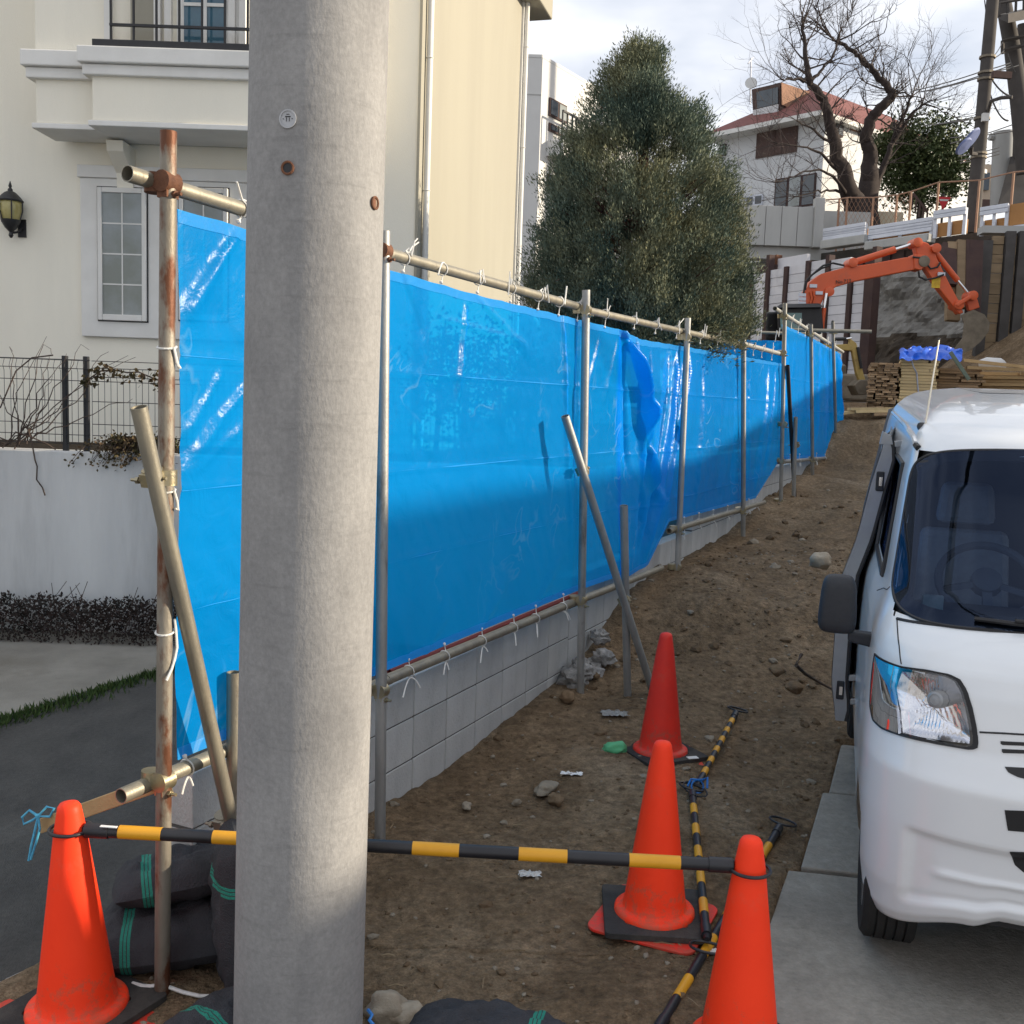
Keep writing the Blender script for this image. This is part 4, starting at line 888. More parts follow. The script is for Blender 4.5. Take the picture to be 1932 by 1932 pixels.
# roots lying on the bank
m = MB(); m.tube([gpt(a, b, .02) for a, b in ((1512, 1235), (1502, 1255), (1520, 1272), (1550, 1290), (1585, 1308))], [.012, .011, .01, .008, .005], 6)
tag(m.build('dry_root', M_twig), 'pale forked dry root on the soil left of the van door', 'root')
# scattered clods: too many and too small to count
mst = MB(); rng = random.Random(11)
for i in range(420):
    yy = 2.4 + 11*rng.random()**1.5; xl = xleft(yy)+.05; xx = xl + (min(6.5, 2.2+yy*.36)-xl)*rng.random()
    if yy < SLABY and xx > xslab(yy)-.03: continue
    r = rng.choice((.006, .008, .010, .013, .018)) * (1 + .10*yy)*(1.3 if yy > 6.5 else 1)
    mst.ico((xx, yy, zd(xx, yy)+r*.25), r, 1, (1+rng.random()*.6, 1, .65), .35, 1.3, i % 50, i, mi=0 if rng.random() < .72 else 1)
for i in range(2600):
    yy = 2.4 + 7.5*rng.random()**1.6; xl = xleft(yy)+.05; xx = xl + (min(5.5, 1.6+yy*.34)-xl)*rng.random()
    if yy < SLABY and xx > xslab(yy)-.02: continue
    r = rng.uniform(.003, .0075)*(1+.12*yy)
    mst.ico((xx, yy, zd(xx, yy)+r*.2), r, 1, (1+rng.random()*.6, 1, .7), .3, 1.3, i % 50, i, mi=0 if rng.random() < .75 else 1)
tag(mst.build('soil_clods', [M_clod, M_stone], None, fix=False), 'loose clods and pebbles strewn over the soil', 'clods', kind='stuff')
mst = MB()
for i in range(260):
    yy = 2.5 + 6*rng.random()**1.3; xl = xleft(yy)+.05; xx = xl + (min(3.2, 1.2+yy*.3)-xl)*rng.random(); a = rng.random()*6.28; L_ = rng.uniform(.02, .08); z = zd(xx, yy)+.012
    mst.tube([(xx, yy, z), (xx+math.cos(a)*L_*.5+rng.gauss(0, .006), yy+math.sin(a)*L_*.5, z+.006), (xx+math.cos(a)*L_, yy+math.sin(a)*L_, z)], rng.uniform(.0012, .0028), 3)
tag(mst.build('straw_bits', mat('dry_straw', (.30, .23, .14), (.16, .11, .06), 10, .9), None, fix=False), 'bits of dry straw and roots on the soil', 'straw', kind='stuff')
# ================================================================ white van
M_paint = mat('van_paint', (.74, .76, .78), (.71, .73, .75), 2, .28, 0, spec=.5, coat=.6, c3=(.62, .62, .60), s3=1.7, p3=(.55, .9))
M_vgrey = mat('door_edge_grey', (.34, .345, .35), (.28, .28, .285), 6, .4, spec=.5, metal=.3)
M_vblack = mat('van_black_plastic', (.014, .014, .016), (.02, .02, .022), 10, .5, .05, 200, spec=.4)
M_mirror = mat('mirror_housing', (.022, .024, .030), (.028, .03, .036), 60, .55, .25, 500, spec=.4)
M_inner = mat('van_interior', (.15, .16, .18), (.12, .13, .145), 4, .8)
M_seat = mat('seat_cloth', (.36, .38, .39), (.30, .315, .325), 20, .9)
M_tyre = mat('tyre_rubber', (.018, .018, .018), (.028, .027, .026), 14, .8, .2, 150, spec=.3)
M_rim = mat('steel_wheel', (.35, .35, .35), (.28, .28, .28), 10, .5, metal=.7)
M_chrome = mat('lamp_chrome', (.82, .82, .84), (.74, .74, .77), 3, .12, 0, metal=1)
M_teal = mat('turn_lamp', (.16, .20, .21), (.26, .19, .16), 14, .4, .3, 30, spec=.3)
def glass(name, tint, fr=1.0, rough=.01, base=.03, gc=(1, 1, 1)):
    m = bpy.data.materials.new(name); m.use_nodes = True; t = m.node_tree; n = t.nodes; l = t.links; n.remove(n['Principled BSDF'])
    tr = n.new('ShaderNodeBsdfTransparent'); tr.inputs[0].default_value = (*tint, 1); gl = n.new('ShaderNodeBsdfGlossy'); gl.inputs['Roughness'].default_value = rough; gl.inputs['Color'].default_value = (*gc, 1)
    f = n.new('ShaderNodeFresnel'); f.inputs[0].default_value = 1.5; ma = n.new('ShaderNodeMath'); ma.operation = 'MULTIPLY_ADD'; ma.inputs[1].default_value = fr; ma.inputs[2].default_value = base; l.new(f.outputs[0], ma.inputs[0])
    x = n.new('ShaderNodeMixShader'); l.new(ma.outputs[0], x.inputs[0]); l.new(tr.outputs[0], x.inputs[1]); l.new(gl.outputs[0], x.inputs[2]); l.new(x.outputs[0], n['Material Output'].inputs[0]); return m
M_wind = glass('windscreen_glass', (.38, .46, .57), 1.0, .01, .0, (.42, .55, .88))  # glossy tint paints the blue of a clear sky into the reflections
M_lens = glass('lamp_lens', (.93, .94, .96), .8)
VS = .945; VYAW = .29; VPIT = .045
VT = Vector((2.0*VS, 3.2*VS, CZ + (-.22-CZ)*VS))
cy_, sy_, cp_, sp_ = math.cos(VYAW), math.sin(VYAW), math.cos(VPIT), math.sin(VPIT)
VM = Matrix(((cy_, sy_*cp_, -sy_*sp_), (-sy_, cy_*cp_, -cy_*sp_), (0, sp_, cp_)))
_M0 = Matrix(((math.cos(.25), math.sin(.25)*cp_, -math.sin(.25)*sp_), (-math.sin(.25), math.cos(.25)*cp_, -math.cos(.25)*sp_), (0, sp_, cp_)))
VT = VT + (_M0-VM) @ (Vector((-.74, .3, .0))*VS)
def V2W(p): return VT + VM @ (Vector(p)*VS)
VZ = [.165, .19, .24, .35, .60, .78, .82, .90, .98, 1.08, 1.15, 1.20, 1.245, 1.285, 1.34, 1.50, 1.70, 1.86, 1.90, 1.94, 1.98, 2.01, 2.03, 2.045]
VYF = [.09, .045, .02, .0, -.008, -.010, .008, .040, .054, .074, .098, .135, .19, .255, .325, .47, .645, .795, .86, .97, 1.15, 1.4, 1.75, 2.3]
VW = [.66, .715, .738, .755, .766, .767, .766, .764, .762, .758, .752, .742, .728, .714, .700, .680, .652, .622, .605, .575, .53, .47, .38, .22]
VD = [.38, .44, .47, .49, .50, .50, .50, .50, .49, .48, .46, .44, .42, .40, .37, .33, .29, .25, .25, .25, .25, .25, .25, .2]
def li(tab, z):
    return float(np.interp(z, VZ, tab))
VE = .66
def surf0(a, z, sg=-1):
    yf, w_, D = li(VYF, z), li(VW, z), li(VD, z)
    if a <= 1:
        t = a*math.pi/2; x = w_*math.sin(t)**VE; z2 = z
        if z < .5: z2 = z + (.5-z)/.335*(.10*smooth(.70, .40, x)+.045*smooth(.40, .30, x))
        return Vector((sg*x, yf + D*(1-math.cos(t)**VE), z2))
    return Vector((sg*w_*(1-.05*(a-1)), yf + D + (3.34-yf-D)*(a-1), z))
def surf(a, z, off=0, sg=-1):
    p = surf0(a, z, sg); e = 1e-3
    n = (surf0(min(a+e, 2), z, sg)-surf0(max(a-e, 0), z, sg)).cross(surf0(a, min(z+e, 2.045), sg)-surf0(a, max(z-e, .165), sg))
    n = n.normalized()
    if n.x*sg < 0 and a > .3 or (a <= .3 and n.y > 0): n = -n
    # recessed lower bumper field
    x = abs(p.x)
    d = .022*smooth(.635, .59, x)*smooth(.285, .325, z)*smooth(.60, .57, z)
    d -= .010*math.exp(-((z-.44)/.02)**2)*smooth(.56, .5, x)
    if p.y < .4 and z < .65: p = p - n*d
    return p + n*off
def toW(a, z, off=0, sg=-1): return V2W(surf(a, z, off, sg))
def projw(p):
    c = CAMR.transposed() @ (p-O); return 966 + 1932*c.x/-c.z, 966 - 1932*c.y/-c.z
_co = [(a, z, *projw(toW(a, z))) for a in np.linspace(0, 1.3, 40) for z in np.linspace(.18, 1.95, 60)]
def vhit(x, y):
    b = min(_co, key=lambda c: (c[2]-x)**2+(c[3]-y)**2 + (400 if c[0] > 1 else 0)); a, z = b[0], b[1]
    for _ in range(12):
        p = projw(toW(a, z)); e = 1e-3; pa = projw(toW(a+e, z)); pz = projw(toW(a, z+e))
        J = np.array([[(pa[0]-p[0])/e, (pz[0]-p[0])/e], [(pa[1]-p[1])/e, (pz[1]-p[1])/e]]); r = np.array([x-p[0], y-p[1]])
        try: s_ = np.linalg.solve(J + np.eye(2)*1e-6, r)
        except Exception: break
        s_ = np.clip(s_, -.05, .05); a = min(max(a+s_[0], 0.0), 1.4); z = min(max(z+s_[1], .17), 2.0)
    return a, z
van = thing('white_van', 'small white van with its sliding side door open, parked on the concrete', 'van', V2W((0, 1.6, -.04)))
# windscreen domain
ZB, ZT = 1.262, 1.845; zm, hz = (ZB+ZT)/2, (ZT-ZB)/2
def wsx(z): return float(np.interp(z, [1.2, 1.34, 1.80, 1.9], [.715, .694, .628, .61]))
def ws_az(u, v):
    z = zm + v*hz; xx = u*wsx(z); z2 = z + (.028 if v > 0 else .028)*(1-(abs(u))**2) - .006; z2 = max(1.2, min(1.9, z2))
    w_ = li(VW, z2); q = min(.9995, abs(xx)/w_); return math.asin(q**(1/VE))/(math.pi/2), z2, (1 if u > 0 else -1)
def inv_ws(x, z):
    v = (z-zm)/hz; z2 = z
    for _ in range(3): u = x/wsx(z2); z2 = z - .028*(1-min(1, abs(u))**2) + .006
    return x/wsx(z2), (z2-zm)/hz
def px_poly(pts): return [vhit((1740+x/1.8235)/1.07660455, (840+y/1.8235)/1.07660455) for x, y in pts]
HL = px_poly([(70, 888), (165, 935), (260, 948), (345, 965), (385, 985), (410, 1025), (430, 1090), (445, 1160), (452, 1215), (448, 1240), (425, 1246), (330, 1230), (230, 1212), (150, 1190), (95, 1168), (62, 1135), (52, 1080), (58, 980)])
def inpoly(p, poly):
    x, y = p; c = False; j = len(poly)-1
    for i in range(len(poly)):
        if (poly[i][1] > y) != (poly[j][1] > y) and x < (poly[j][0]-poly[i][0])*(y-poly[i][1])/(poly[j][1]-poly[i][1])+poly[i][0]: c = not c
        j = i
    return c
cen = lambda P: (sum(p[0] for p in P)/len(P), sum(p[1] for p in P)/len(P))
def shrink(P, k):
    c = cen(P); return [(c[0]+(p[0]-c[0])*k, c[1]+(p[1]-c[1])*k) for p in P]
HLs = shrink(HL, .94)
As = list(np.linspace(0, 1, 56)) + list(np.linspace(1, 2, 26))[1:]
Zs = sorted(set(list(np.arange(.165, .66, .0125)) + list(np.arange(.66, 1.30, .014)) + list(np.arange(1.30, 1.90, .03)) + list(np.linspace(1.90, 2.045, 16))))
def shell(off, name, mm, parent):
    m = MB()
    for sg in (-1, 1):
        idx = {}; vs = []; fs = []
        for i, z in enumerate(Zs):
            for j, a in enumerate(As): idx[i, j] = len(vs); vs.append(toW(a, z, off, sg))
        for i in range(len(Zs)-1):
            for j in range(len(As)-1):
                ac, zc = (As[j]+As[j+1])/2, (Zs[i]+Zs[i+1])/2; p = surf0(ac, zc, 1)
                if ac < 1.1 and zc > 1.15 and zc < 1.92:
                    u, v = inv_ws(p.x, zc)
                    if abs(u) < .985 and abs(v) < .96 and ac < 1.0: continue
                if ac < 1 and inpoly((ac, zc), HLs): continue
                if off < 0 and zc < .55: continue
                if 1.11 < ac < 1.36 and 1.32 < zc < 1.74: continue
                # front wheel opening
                q = surf0(ac, zc, 1)
                if ac > .9 and (q.y-.54)**2+(zc-.24)**2 < .33**2: continue
                fs.append((idx[i, j], idx[i, j+1], idx[i+1, j+1], idx[i+1, j]))
        m.add(vs, fs)
    rows = [[V2W((x*.22*.98, 2.25+1.05*k_, 2.046+off)) for x in (-1, 0, 1)] for k_ in (0, 1)]; m.grid(rows)
    return m.build(name, mm, parent, smooth=True, fix=False, angle=60)
body = shell(0, 'body', M_paint, van)
shell(-.035, 'interior_lining', M_inner, van)
MB().grid([[V2W((sx_*li(VW, z)*.99, 3.33, z)) for sx_ in (-1, 0, 1)] for z in (.2, .7, 1.3, 1.9, 2.04)]).build('rear_wall', M_inner, van)
# floor pan so that no daylight shows through underneath
MB().hexa([V2W(p) for p in ((-.60, .5, .33), (.60, .5, .33), (.66, 3.2, .28), (-.66, 3.2, .28), (-.60, .5, .42), (.60, .5, .42), (.66, 3.2, .42), (-.66, 3.2, .42))]).build('floor_pan', M_vblack, van)
# windscreen and its black border
rows = []
for i in range(25):
    v = -1+2*i/24; row = []
    for j in range(33):
        u = -1+2*j/32; uu, vv = u*math.sqrt(max(0, 1-.0*v*v)), v
        k = (abs(u)**10+abs(v)**10)**(1/10) if (u or v) else 1; mxx = max(abs(u), abs(v), 1e-6); f = mxx/k
        a, z, sg = ws_az(u*f, v*f); row.append(toW(a, z, .007, sg))
    rows.append(row)
ws = MB().grid(rows).build('windscreen', M_wind, van, smooth=True, fix=False, angle=180)
o_, i_ = [], []
for k in range(96):
    t = 2*math.pi*k/96; c, s_ = math.cos(t), math.sin(t); u = math.copysign(abs(c)**.22, c); v = math.copysign(abs(s_)**.22, s_)
    a, z, sg = ws_az(u, v); o_.append(toW(a, z, .0035, sg)); vi = v*(.87 if v > 0 else .86); ui = u*.945
    a, z, sg = ws_az(ui, vi); i_.append(toW(a, z, .0035, sg))
m = MB(); m.add(o_+i_, [(k, (k+1) % 96, 96+(k+1) % 96, 96+k) for k in range(96)])
m.build('windscreen_border', M_vblack, ws, smooth=True, fix=False, angle=180)
m = MB(); m.tube(o_, .006, 6, closed=True); m.build('windscreen_seal', M_vblack, ws, smooth=True)
# patches that lie on the skin
def patch(name, P, off, mm, parent, rings=7, depth=None, flute=0):
    c = cen(P); n = len(P); vs = [toW(c[0], c[1], off + (depth(0, 0) if depth else 0))]; fs = []
    for r_ in range(1, rings+1):
        k_ = r_/rings
        for i, p in enumerate(P): vs.append(toW(c[0]+(p[0]-c[0])*k_, c[1]+(p[1]-c[1])*k_, off + (depth(k_, c[0]+(p[0]-c[0])*k_) if depth else 0)))
    fs += [(0, 1+i, 1+(i+1) % n) for i in range(n)]
    for r_ in range(rings-1):
        for i in range(n): fs.append((1+r_*n+i, 1+(r_+1)*n+i, 1+(r_+1)*n+(i+1) % n, 1+r_*n+(i+1) % n))
    return MB().add(vs, fs).build(name, mm, parent, smooth=True, fix=False, angle=60)
def dense(P, n=96):
    P = P+[P[0]]; L_ = [0]
    for a, b in zip(P, P[1:]): L_.append(L_[-1]+math.dist(a, b))
    return [tuple(np.interp(L_[-1]*k/n, L_, [p[i] for p in P]) for i in (0, 1)) for k in range(n)]
hl = thing('headlight', None, None) ; bpy.data.objects.remove(hl)
bz = MB(); Hd = dense(HL); Hi = shrink(Hd, .915); n = len(Hd)
bz.add([toW(*p, .006) for p in Hd]+[toW(*p, .004) for p in Hi]+[toW(*p, -.05) for p in Hi]+[toW(*p, -.01) for p in Hd], [f for k in range(n) for f in ((k, (k+1) % n, n+(k+1) % n, n+k), (n+k, n+(k+1) % n, 2*n+(k+1) % n, 2*n+k), (k, 3*n+k, 3*n+(k+1) % n, (k+1) % n))])
hl = bz.build('headlight', M_vblack, van, smooth=True, angle=35)
main = dense(px_poly([(165, 955), (260, 962), (345, 978), (378, 995), (400, 1035), (420, 1100), (432, 1165), (438, 1220), (420, 1224), (330, 1214), (240, 1200), (165, 1182), (160, 1100), (142, 1020)]), 120)
patch('reflector', main, -.006, M_chrome, hl, 16, lambda k, a_: -.045*(1-k**3) + .0028*math.sin(a_*2*math.pi*58)*(1-k**6))
turn = dense(px_poly([(75, 905), (150, 945), (135, 1010), (152, 1100), (158, 1180), (100, 1160), (70, 1125), (64, 1060)]), 60)
patch('turn_lamp', turn, -.004, M_teal, hl, 8, lambda k, i: -.018*(1-k**2))
patch('lens', shrink(Hd, .945), .006, M_lens, hl, 8, lambda k, i: .006*(1-k*k))
bc = vhit((1740+290/1.8235)/1.0766, (840+1060/1.8235)/1.0766); bp_ = toW(*bc, -.012); bn = (toW(*bc, .05)-toW(*bc, 0)).normalized()
MB().lathe([(.03, -.03), (.029, .0), (.026, .01), (.018, .014), (.017, .010), (.0, .012)], 20, bp_, bn).build('bulb_shield', M_rim, hl, smooth=True)
m = MB(); m.tube([toW(*p, -.002) for p in px_poly([(150, 945), (135, 1010), (152, 1100), (160, 1185)])], .009, 6); m.build('divider', M_chrome, hl, smooth=True)
# shut lines
def seam(pts, r=.0022, mm=M_vblack, name='shut_line', off=.0005):
    P = px_poly(pts); Q = []
    for a, b in zip(P, P[1:]):
        for k in range(6): Q.append((a[0]+(b[0]-a[0])*k/6, a[1]+(b[1]-a[1])*k/6))
    MB().tube([toW(*p, off) for p in Q+[P[-1]]], r, 6).build(name, mm, body, smooth=True)
seam([(150, 762), (152, 800), (158, 860), (166, 928)]); seam([(455, 1180), (540, 1184), (640, 1190), (760, 1196), (880, 1200)], .0032); seam([(76, 655), (100, 646), (124, 641)], .0018)
seam([(150, 760), (250, 778), (420, 795), (620, 805), (780, 812)], .006)
# openings in the front
for P in ([(533, 1213), (760, 1224), (900, 1228), (900, 1238), (760, 1236), (533, 1227)], [(538, 1242), (760, 1252), (900, 1256), (900, 1266), (760, 1264), (538, 1257)], [(548, 1308), (700, 1316), (900, 1320), (900, 1375), (700, 1368), (600, 1348), (562, 1330)], [(548, 1468), (700, 1474), (900, 1478), (900, 1560), (700, 1556), (560, 1544)], [(566, 1622), (700, 1626), (900, 1630), (900, 1710), (700, 1706), (620, 1700), (585, 1670)]):
    patch('grille_opening', dense(px_poly(P), 48), .0025, M_vblack, body, 4)
# wipers
m = MB(); P = [toW(*ws_az(u, v)[:2], .02, ws_az(u, v)[2]) for u, v in ((-.62, -.93), (-.45, -.95), (-.1, -.97), (.3, -.97))]; m.tube(P, .008, 6); m.tube([p + Vector((0, -.01, .012)) for p in P[1:]], .006, 5); m.build('wiper', M_vblack, van)
# cabin
dash = MB(); dash.hexa([V2W(p) for p in ((-.64, .50, .95), (.64, .50, .95), (.64, .95, .95), (-.64, .95, .95), (-.60, .45, 1.22), (.60, .45, 1.22), (.64, .88, 1.24), (-.64, .88, 1.24))]); dash.build('dashboard', M_vblack, van, bevel=.03)
wc = V2W((-.30, 1.02, 1.30)); wa = (V2W((-.30, .90, 1.42))-wc).normalized(); m = MB(); m.ring(wc, -wa, .185*VS, .016, 28, 8)
q = wa.to_track_quat('Z', 'Y')
for an in (-.3, math.pi+.3, -math.pi/2): m.bar(wc, wc + q @ Vector((math.cos(an)*.17, math.sin(an)*.17, 0)), .035, .02)
m.lathe([(.06, -.02), (.055, .02), (.03, .03)], 14, wc, wa); m.build('steering_wheel', M_inner, van, smooth=True)
for sx_ in (-.32, .32):
    m = MB(); m.hexa([V2W(p) for p in ((sx_-.22, 1.45, .7), (sx_+.22, 1.45, .7), (sx_+.22, 1.60, .7), (sx_-.22, 1.60, .7), (sx_-.19, 1.60, 1.42), (sx_+.19, 1.60, 1.42), (sx_+.19, 1.70, 1.42), (sx_-.19, 1.70, 1.42))])
    m.hexa([V2W(p) for p in ((sx_-.13, 1.60, 1.45), (sx_+.13, 1.60, 1.45), (sx_+.13, 1.70, 1.45), (sx_-.13, 1.70, 1.45), (sx_-.11, 1.62, 1.64), (sx_+.11, 1.62, 1.64), (sx_+.11, 1.70, 1.64), (sx_-.11, 1.70, 1.64))]); m.build('seat', M_seat, van, bevel=.03)
q = V2W((-.545, .60, 1.26)); m = MB(); m.box(q, (.07, .03, .10), -.2); m.build('paper_packet', mat('packet_print', (.55, .60, .58), (.08, .30, .28), 6, .6), van)
# door glass on the near side
rows = [[toW(a, z, -.012) for a in np.linspace(1.10, 1.37, 8)] for z in np.linspace(1.31, 1.75, 8)]; MB().grid(rows).build('side_window', M_wind, van, smooth=True, fix=False)
m = MB(); m.tube([toW(a, z, .004) for a, z in [(1.10, 1.31), (1.37, 1.31), (1.37, 1.75), (1.10, 1.75)]], .012, 6, closed=True); m.build('window_seal', M_vblack, van)
MB().tube([toW(.90, 1.86, .004), toW(1.0, 1.875, .006), toW(1.3, 1.89, .006), toW(1.9, 1.89, .004)], .011, 6).build('roof_gutter', M_paint, van, smooth=True)
MB().tube([toW(.82, 1.845, .004), toW(.88, 1.855, .005)], .012, 6).build('gutter_cap', M_vblack, van, smooth=True)
# door mirror
MX = Vector((-.885, .62, 1.245)); mm_ = thing('x', None, None); bpy.data.objects.remove(mm_)
m = MB(); rows = []
pw = lambda v, e: math.copysign(abs(v)**e, v)
for i in range(17):
    th = math.pi*i/16; row = []
    for j in range(25):
        ph = 2*math.pi*j/24; x = pw(math.sin(th)*math.cos(ph), .45); y = pw(math.sin(th)*math.sin(ph), .6); z = pw(math.cos(th), .45)
        row.append(V2W(MX + Vector((x*.070*(1-.10*z), y*.05, z*.116))))
    rows.append(row)
mir = m.grid(rows).build('door_mirror', M_mirror, van, smooth=True, angle=70)
MB().hexa([V2W(p) for p in ((-.84, .60, 1.10), (-.70, .62, 1.07), (-.70, .68, 1.07), (-.84, .66, 1.10), (-.84, .60, 1.14), (-.70, .62, 1.13), (-.70, .68, 1.13), (-.84, .66, 1.14))]).build('mirror_arm', M_mirror, mir, bevel=.008)
# sliding door, pushed back on its rails and standing off the side
dy0, dy1, do = 1.70, 2.6, .075
sec = [(.30, .71), (.40, .755), (.60, .79), (.90, .79), (1.15, .775), (1.34, .72), (1.60, .675), (1.80, .63)]
def dsec(z): return float(np.interp(z, [s_[0] for s_ in sec], [s_[1] for s_ in sec]))
zs = list(np.linspace(.40, 1.84, 26)); m = MB()
m.grid([[V2W((-(dsec(z)+do)+.13*(y_-dy0), y_, z)) for y_ in (dy0, dy0+.03, dy1)] for z in zs]); sd_o = m.build('sliding_door', M_paint, van, smooth=True, fix=False)
thk = lambda z: .058*smooth(.28, .5, z)*smooth(1.9, 1.7, z)+.012
m = MB(); m.grid([[V2W((-(dsec(z)+do)+.003, dy0+.001, z)), V2W((-(dsec(z)+do)+thk(z), dy0+.004, z))] for z in zs]); m.grid([[V2W((-(dsec(z)+do)+thk(z), dy0+.004, z)), V2W((-(dsec(z)+do)+thk(z)+.06, dy1, z))] for z in zs])
m.build('door_edge', M_vgrey, sd_o, fix=False)
m = MB(); m.tube([V2W((-(dsec(z)+do)+thk(z)+.004, dy0+.012, z)) for z in zs], .011, 6); m.build('door_seal', M_vblack, sd_o, smooth=True)
for z in (1.62, .56):
    p = V2W((-(dsec(z)+do)+.04, dy0, z)); m = MB(); m.box(p, (.035, .012, .09), -VYAW); o = m.build('latch_plate', M_vblack, sd_o, bevel=.01); MB().box(p + Vector((0, -.008, 0)), (.014, .01, .04), -VYAW).build('latch', M_chrome, o)
for z, x1 in ((1.80, .58), (.62, .70), (.50, .66)):
    MB().bar(V2W((-(dsec(z)+do)+.05, dy0+.02, z)), V2W((-x1, dy0+.03, z+.01)), .03, .03).build('roller_arm', M_vgrey, sd_o, bevel=.006)
MB().hexa([V2W(p) for p in ((-.72, dy0, 1.80), (-.66, dy0, 1.80), (-.66, dy0+.05, 1.80), (-.72, dy0+.05, 1.80), (-.71, dy0, 1.86), (-.67, dy0, 1.84), (-.67, dy0+.05, 1.84), (-.71, dy0+.05, 1.86))]).build('top_bracket', M_vgrey, sd_o)
# antenna
ab = V2W((-.575, 1.13, 1.895)); at_ = at(1772, 640, ab.y+.10)
m = MB(); m.bar(ab - Vector((0, .045, .02)), ab + Vector((0, .04, .035)), .04, .03); an = m.build('antenna_base', M_vblack, van, bevel=.012)
MB().tube([ab + Vector((0, 0, .02)), at_], [.0042, .0030], 8).build('antenna_rod', mat('antenna_steel', (.72, .66, .55), (.6, .55, .45), 20, .25, metal=1), an, smooth=True); 
MB().ico(at_, .006, 1, amp=0).build('antenna_tip', M_vblack, an)
# wheels
def wheel(x, y):
    c = V2W((x, y, .245)); ax_ = VM @ Vector((-1 if x < 0 else 1, 0, 0)); r = .285*VS; w_ = .085
    pr = [(r*.62, w_*.9), (r*.80, w_), (r*.93, w_*.97), (r*.985, w_*.82)]
    for k in range(5):
        c0 = w_*.78-k*w_*.39; pr += [(r, c0), (r, c0-w_*.30), (r-.008, c0-w_*.31), (r-.008, c0-w_*.38)]
    pr += [(r*.93, -w_*.97), (r*.8, -w_), (r*.62, -w_*.9)]
    o = MB().lathe(pr[::-1], 56, c, ax_).build('wheel', M_tyre, van, smooth=True, angle=25)
    MB().lathe([(0, w_*.3), (r*.2, w_*.35), (r*.25, w_*.5), (r*.5, w_*.35), (r*.6, w_*.7), (r*.64, w_*.9)], 28, c, ax_).build('rim', M_rim, o, smooth=True)
for x_, y_ in ((-.64, .54), (.64, .54), (-.64, 2.75), (.64, 2.75)): wheel(x_, y_)
MB().grid([[V2W((-.56, .54+.36*math.cos(t), .24+.36*math.sin(t))) for t in np.linspace(0, math.pi, 14)], [V2W((-.20, .54+.36*math.cos(t), .24+.36*math.sin(t))) for t in np.linspace(0, math.pi, 14)]]).build('wheel_arch', M_vblack, van)
# ================================================================ background
def z3(x, y): return (1440+x/3.01875)/1.0766, (y/3.01875)/1.0766
def z4(x, y): return (1440+x/3.01875)/1.0766, (440+y/3.01875)/1.0766
M_wwall = mat('white_render', (.58, .58, .57), (.54, .54, .53), 1.2, .85, .05, 90)
M_hwall = mat('house_white', (.62, .63, .64), (.57, .58, .59), .8, .85)
M_rooft = mat('red_tile', (.19, .065, .055), (.145, .05, .045), 3, .8, .3, 14)
M_brown = mat('brown_panel', (.10, .060, .050), (.07, .045, .04), 3, .8)
M_orange_roof = mat('orange_wood', (.27, .14, .085), (.22, .115, .07), 2, .8)
M_farconc = mat('far_concrete', (.44, .445, .435), (.36, .365, .36), .9, .9, .15, 12, c3=(.31, .315, .31), s3=.7, p3=(.5, .8), stretch=(1, 1, .3))
M_bark = mat('dark_bark', (.030, .022, .020), (.045, .034, .030), 5, .95, .6, 12)
M_twig2 = mat('fine_twig', (.05, .038, .036), (.07, .055, .05), 5, .9)
M_conl = mat('conifer_needles', (.105, .145, .112), (.215, .20, .10), 1.3, .75, spec=.25, c3=(.045, .075, .06), s3=2.4, p3=(.48, .62))
M_conb = mat('conifer_bark', (.085, .042, .032), (.06, .03, .025), 8, .95)
M_bush = mat('evergreen_leaf', (.035, .058, .018), (.075, .095, .03), .9, .6, spec=.35)
M_hpile = mat('rusty_pile', (.050, .030, .030), (.075, .045, .038), 3, .85, .2, 20)
M_wboard = mat('pale_lagging', (.66, .66, .69), (.57, .57, .60), 1.4, .85, .15, 20, c3=(.42, .42, .45), s3=1.5, p3=(.55, .75), obj_var=.06)
M_tboard = mat('timber_lagging', (.27, .20, .125), (.20, .145, .085), 2.0, .85, .2, 20, c3=(.13, .095, .06), s3=1.5, p3=(.55, .75), obj_var=.15, stretch=(.4, .4, 3))
M_rock = mat('grey_shotcrete', (.26, .255, .24), (.16, .155, .145), 2.5, .95, 1.0, 5, c3=(.09, .085, .075), s3=2.2, p3=(.55, .7))
M_earth = mat('dark_earth_face', (.075, .06, .045), (.035, .028, .022), 3, .95, 1.0, 5, c3=(.16, .14, .11), s3=3.2, p3=(.6, .72))
M_grail = mat('guardrail_paint', (.62, .65, .72), (.52, .55, .62), 2, .6, spec=.4)
M_oboard = mat('orange_board', (.40, .20, .07), (.33, .165, .06), 1.5, .8)
M_post = mat('rusty_fence_post', (.34, .20, .13), (.27, .16, .11), 3, .8)
M_farpole = mat('dark_pole', (.055, .050, .048), (.075, .068, .064), 3, .9)
M_beige = mat('beige_render', (.42, .34, .26), (.38, .31, .24), .5, .9)
M_exc = mat('excavator_orange', (.62, .105, .030), (.56, .095, .03), 3, .42, spec=.45, c3=(.40, .10, .05), s3=2.5, p3=(.58, .8))
M_excy = mat('excavator_yellow', (.42, .30, .09), (.34, .24, .08), 5, .6, c3=(.2, .14, .06), s3=5, p3=(.55, .75))
M_steel = mat('worn_bucket_steel', (.24, .205, .16), (.15, .13, .10), 6, .7, .2, 30, metal=.5)
M_rod = mat('chrome_rod', (.75, .75, .77), (.7, .7, .72), 4, .15, metal=1)
M_plk1 = mat('plank_end', (.40, .27, .155), (.27, .175, .10), 16, .9, .2, 60, obj_var=.35)
M_plk2 = mat('plank_pale', (.66, .50, .27), (.55, .41, .21), 10, .85, .15, 60, obj_var=.14)
M_royal = mat('royal_blue_sheet', (.003, .085, .55), (.005, .11, .62), 4, .4, .2, 30, spec=.4)
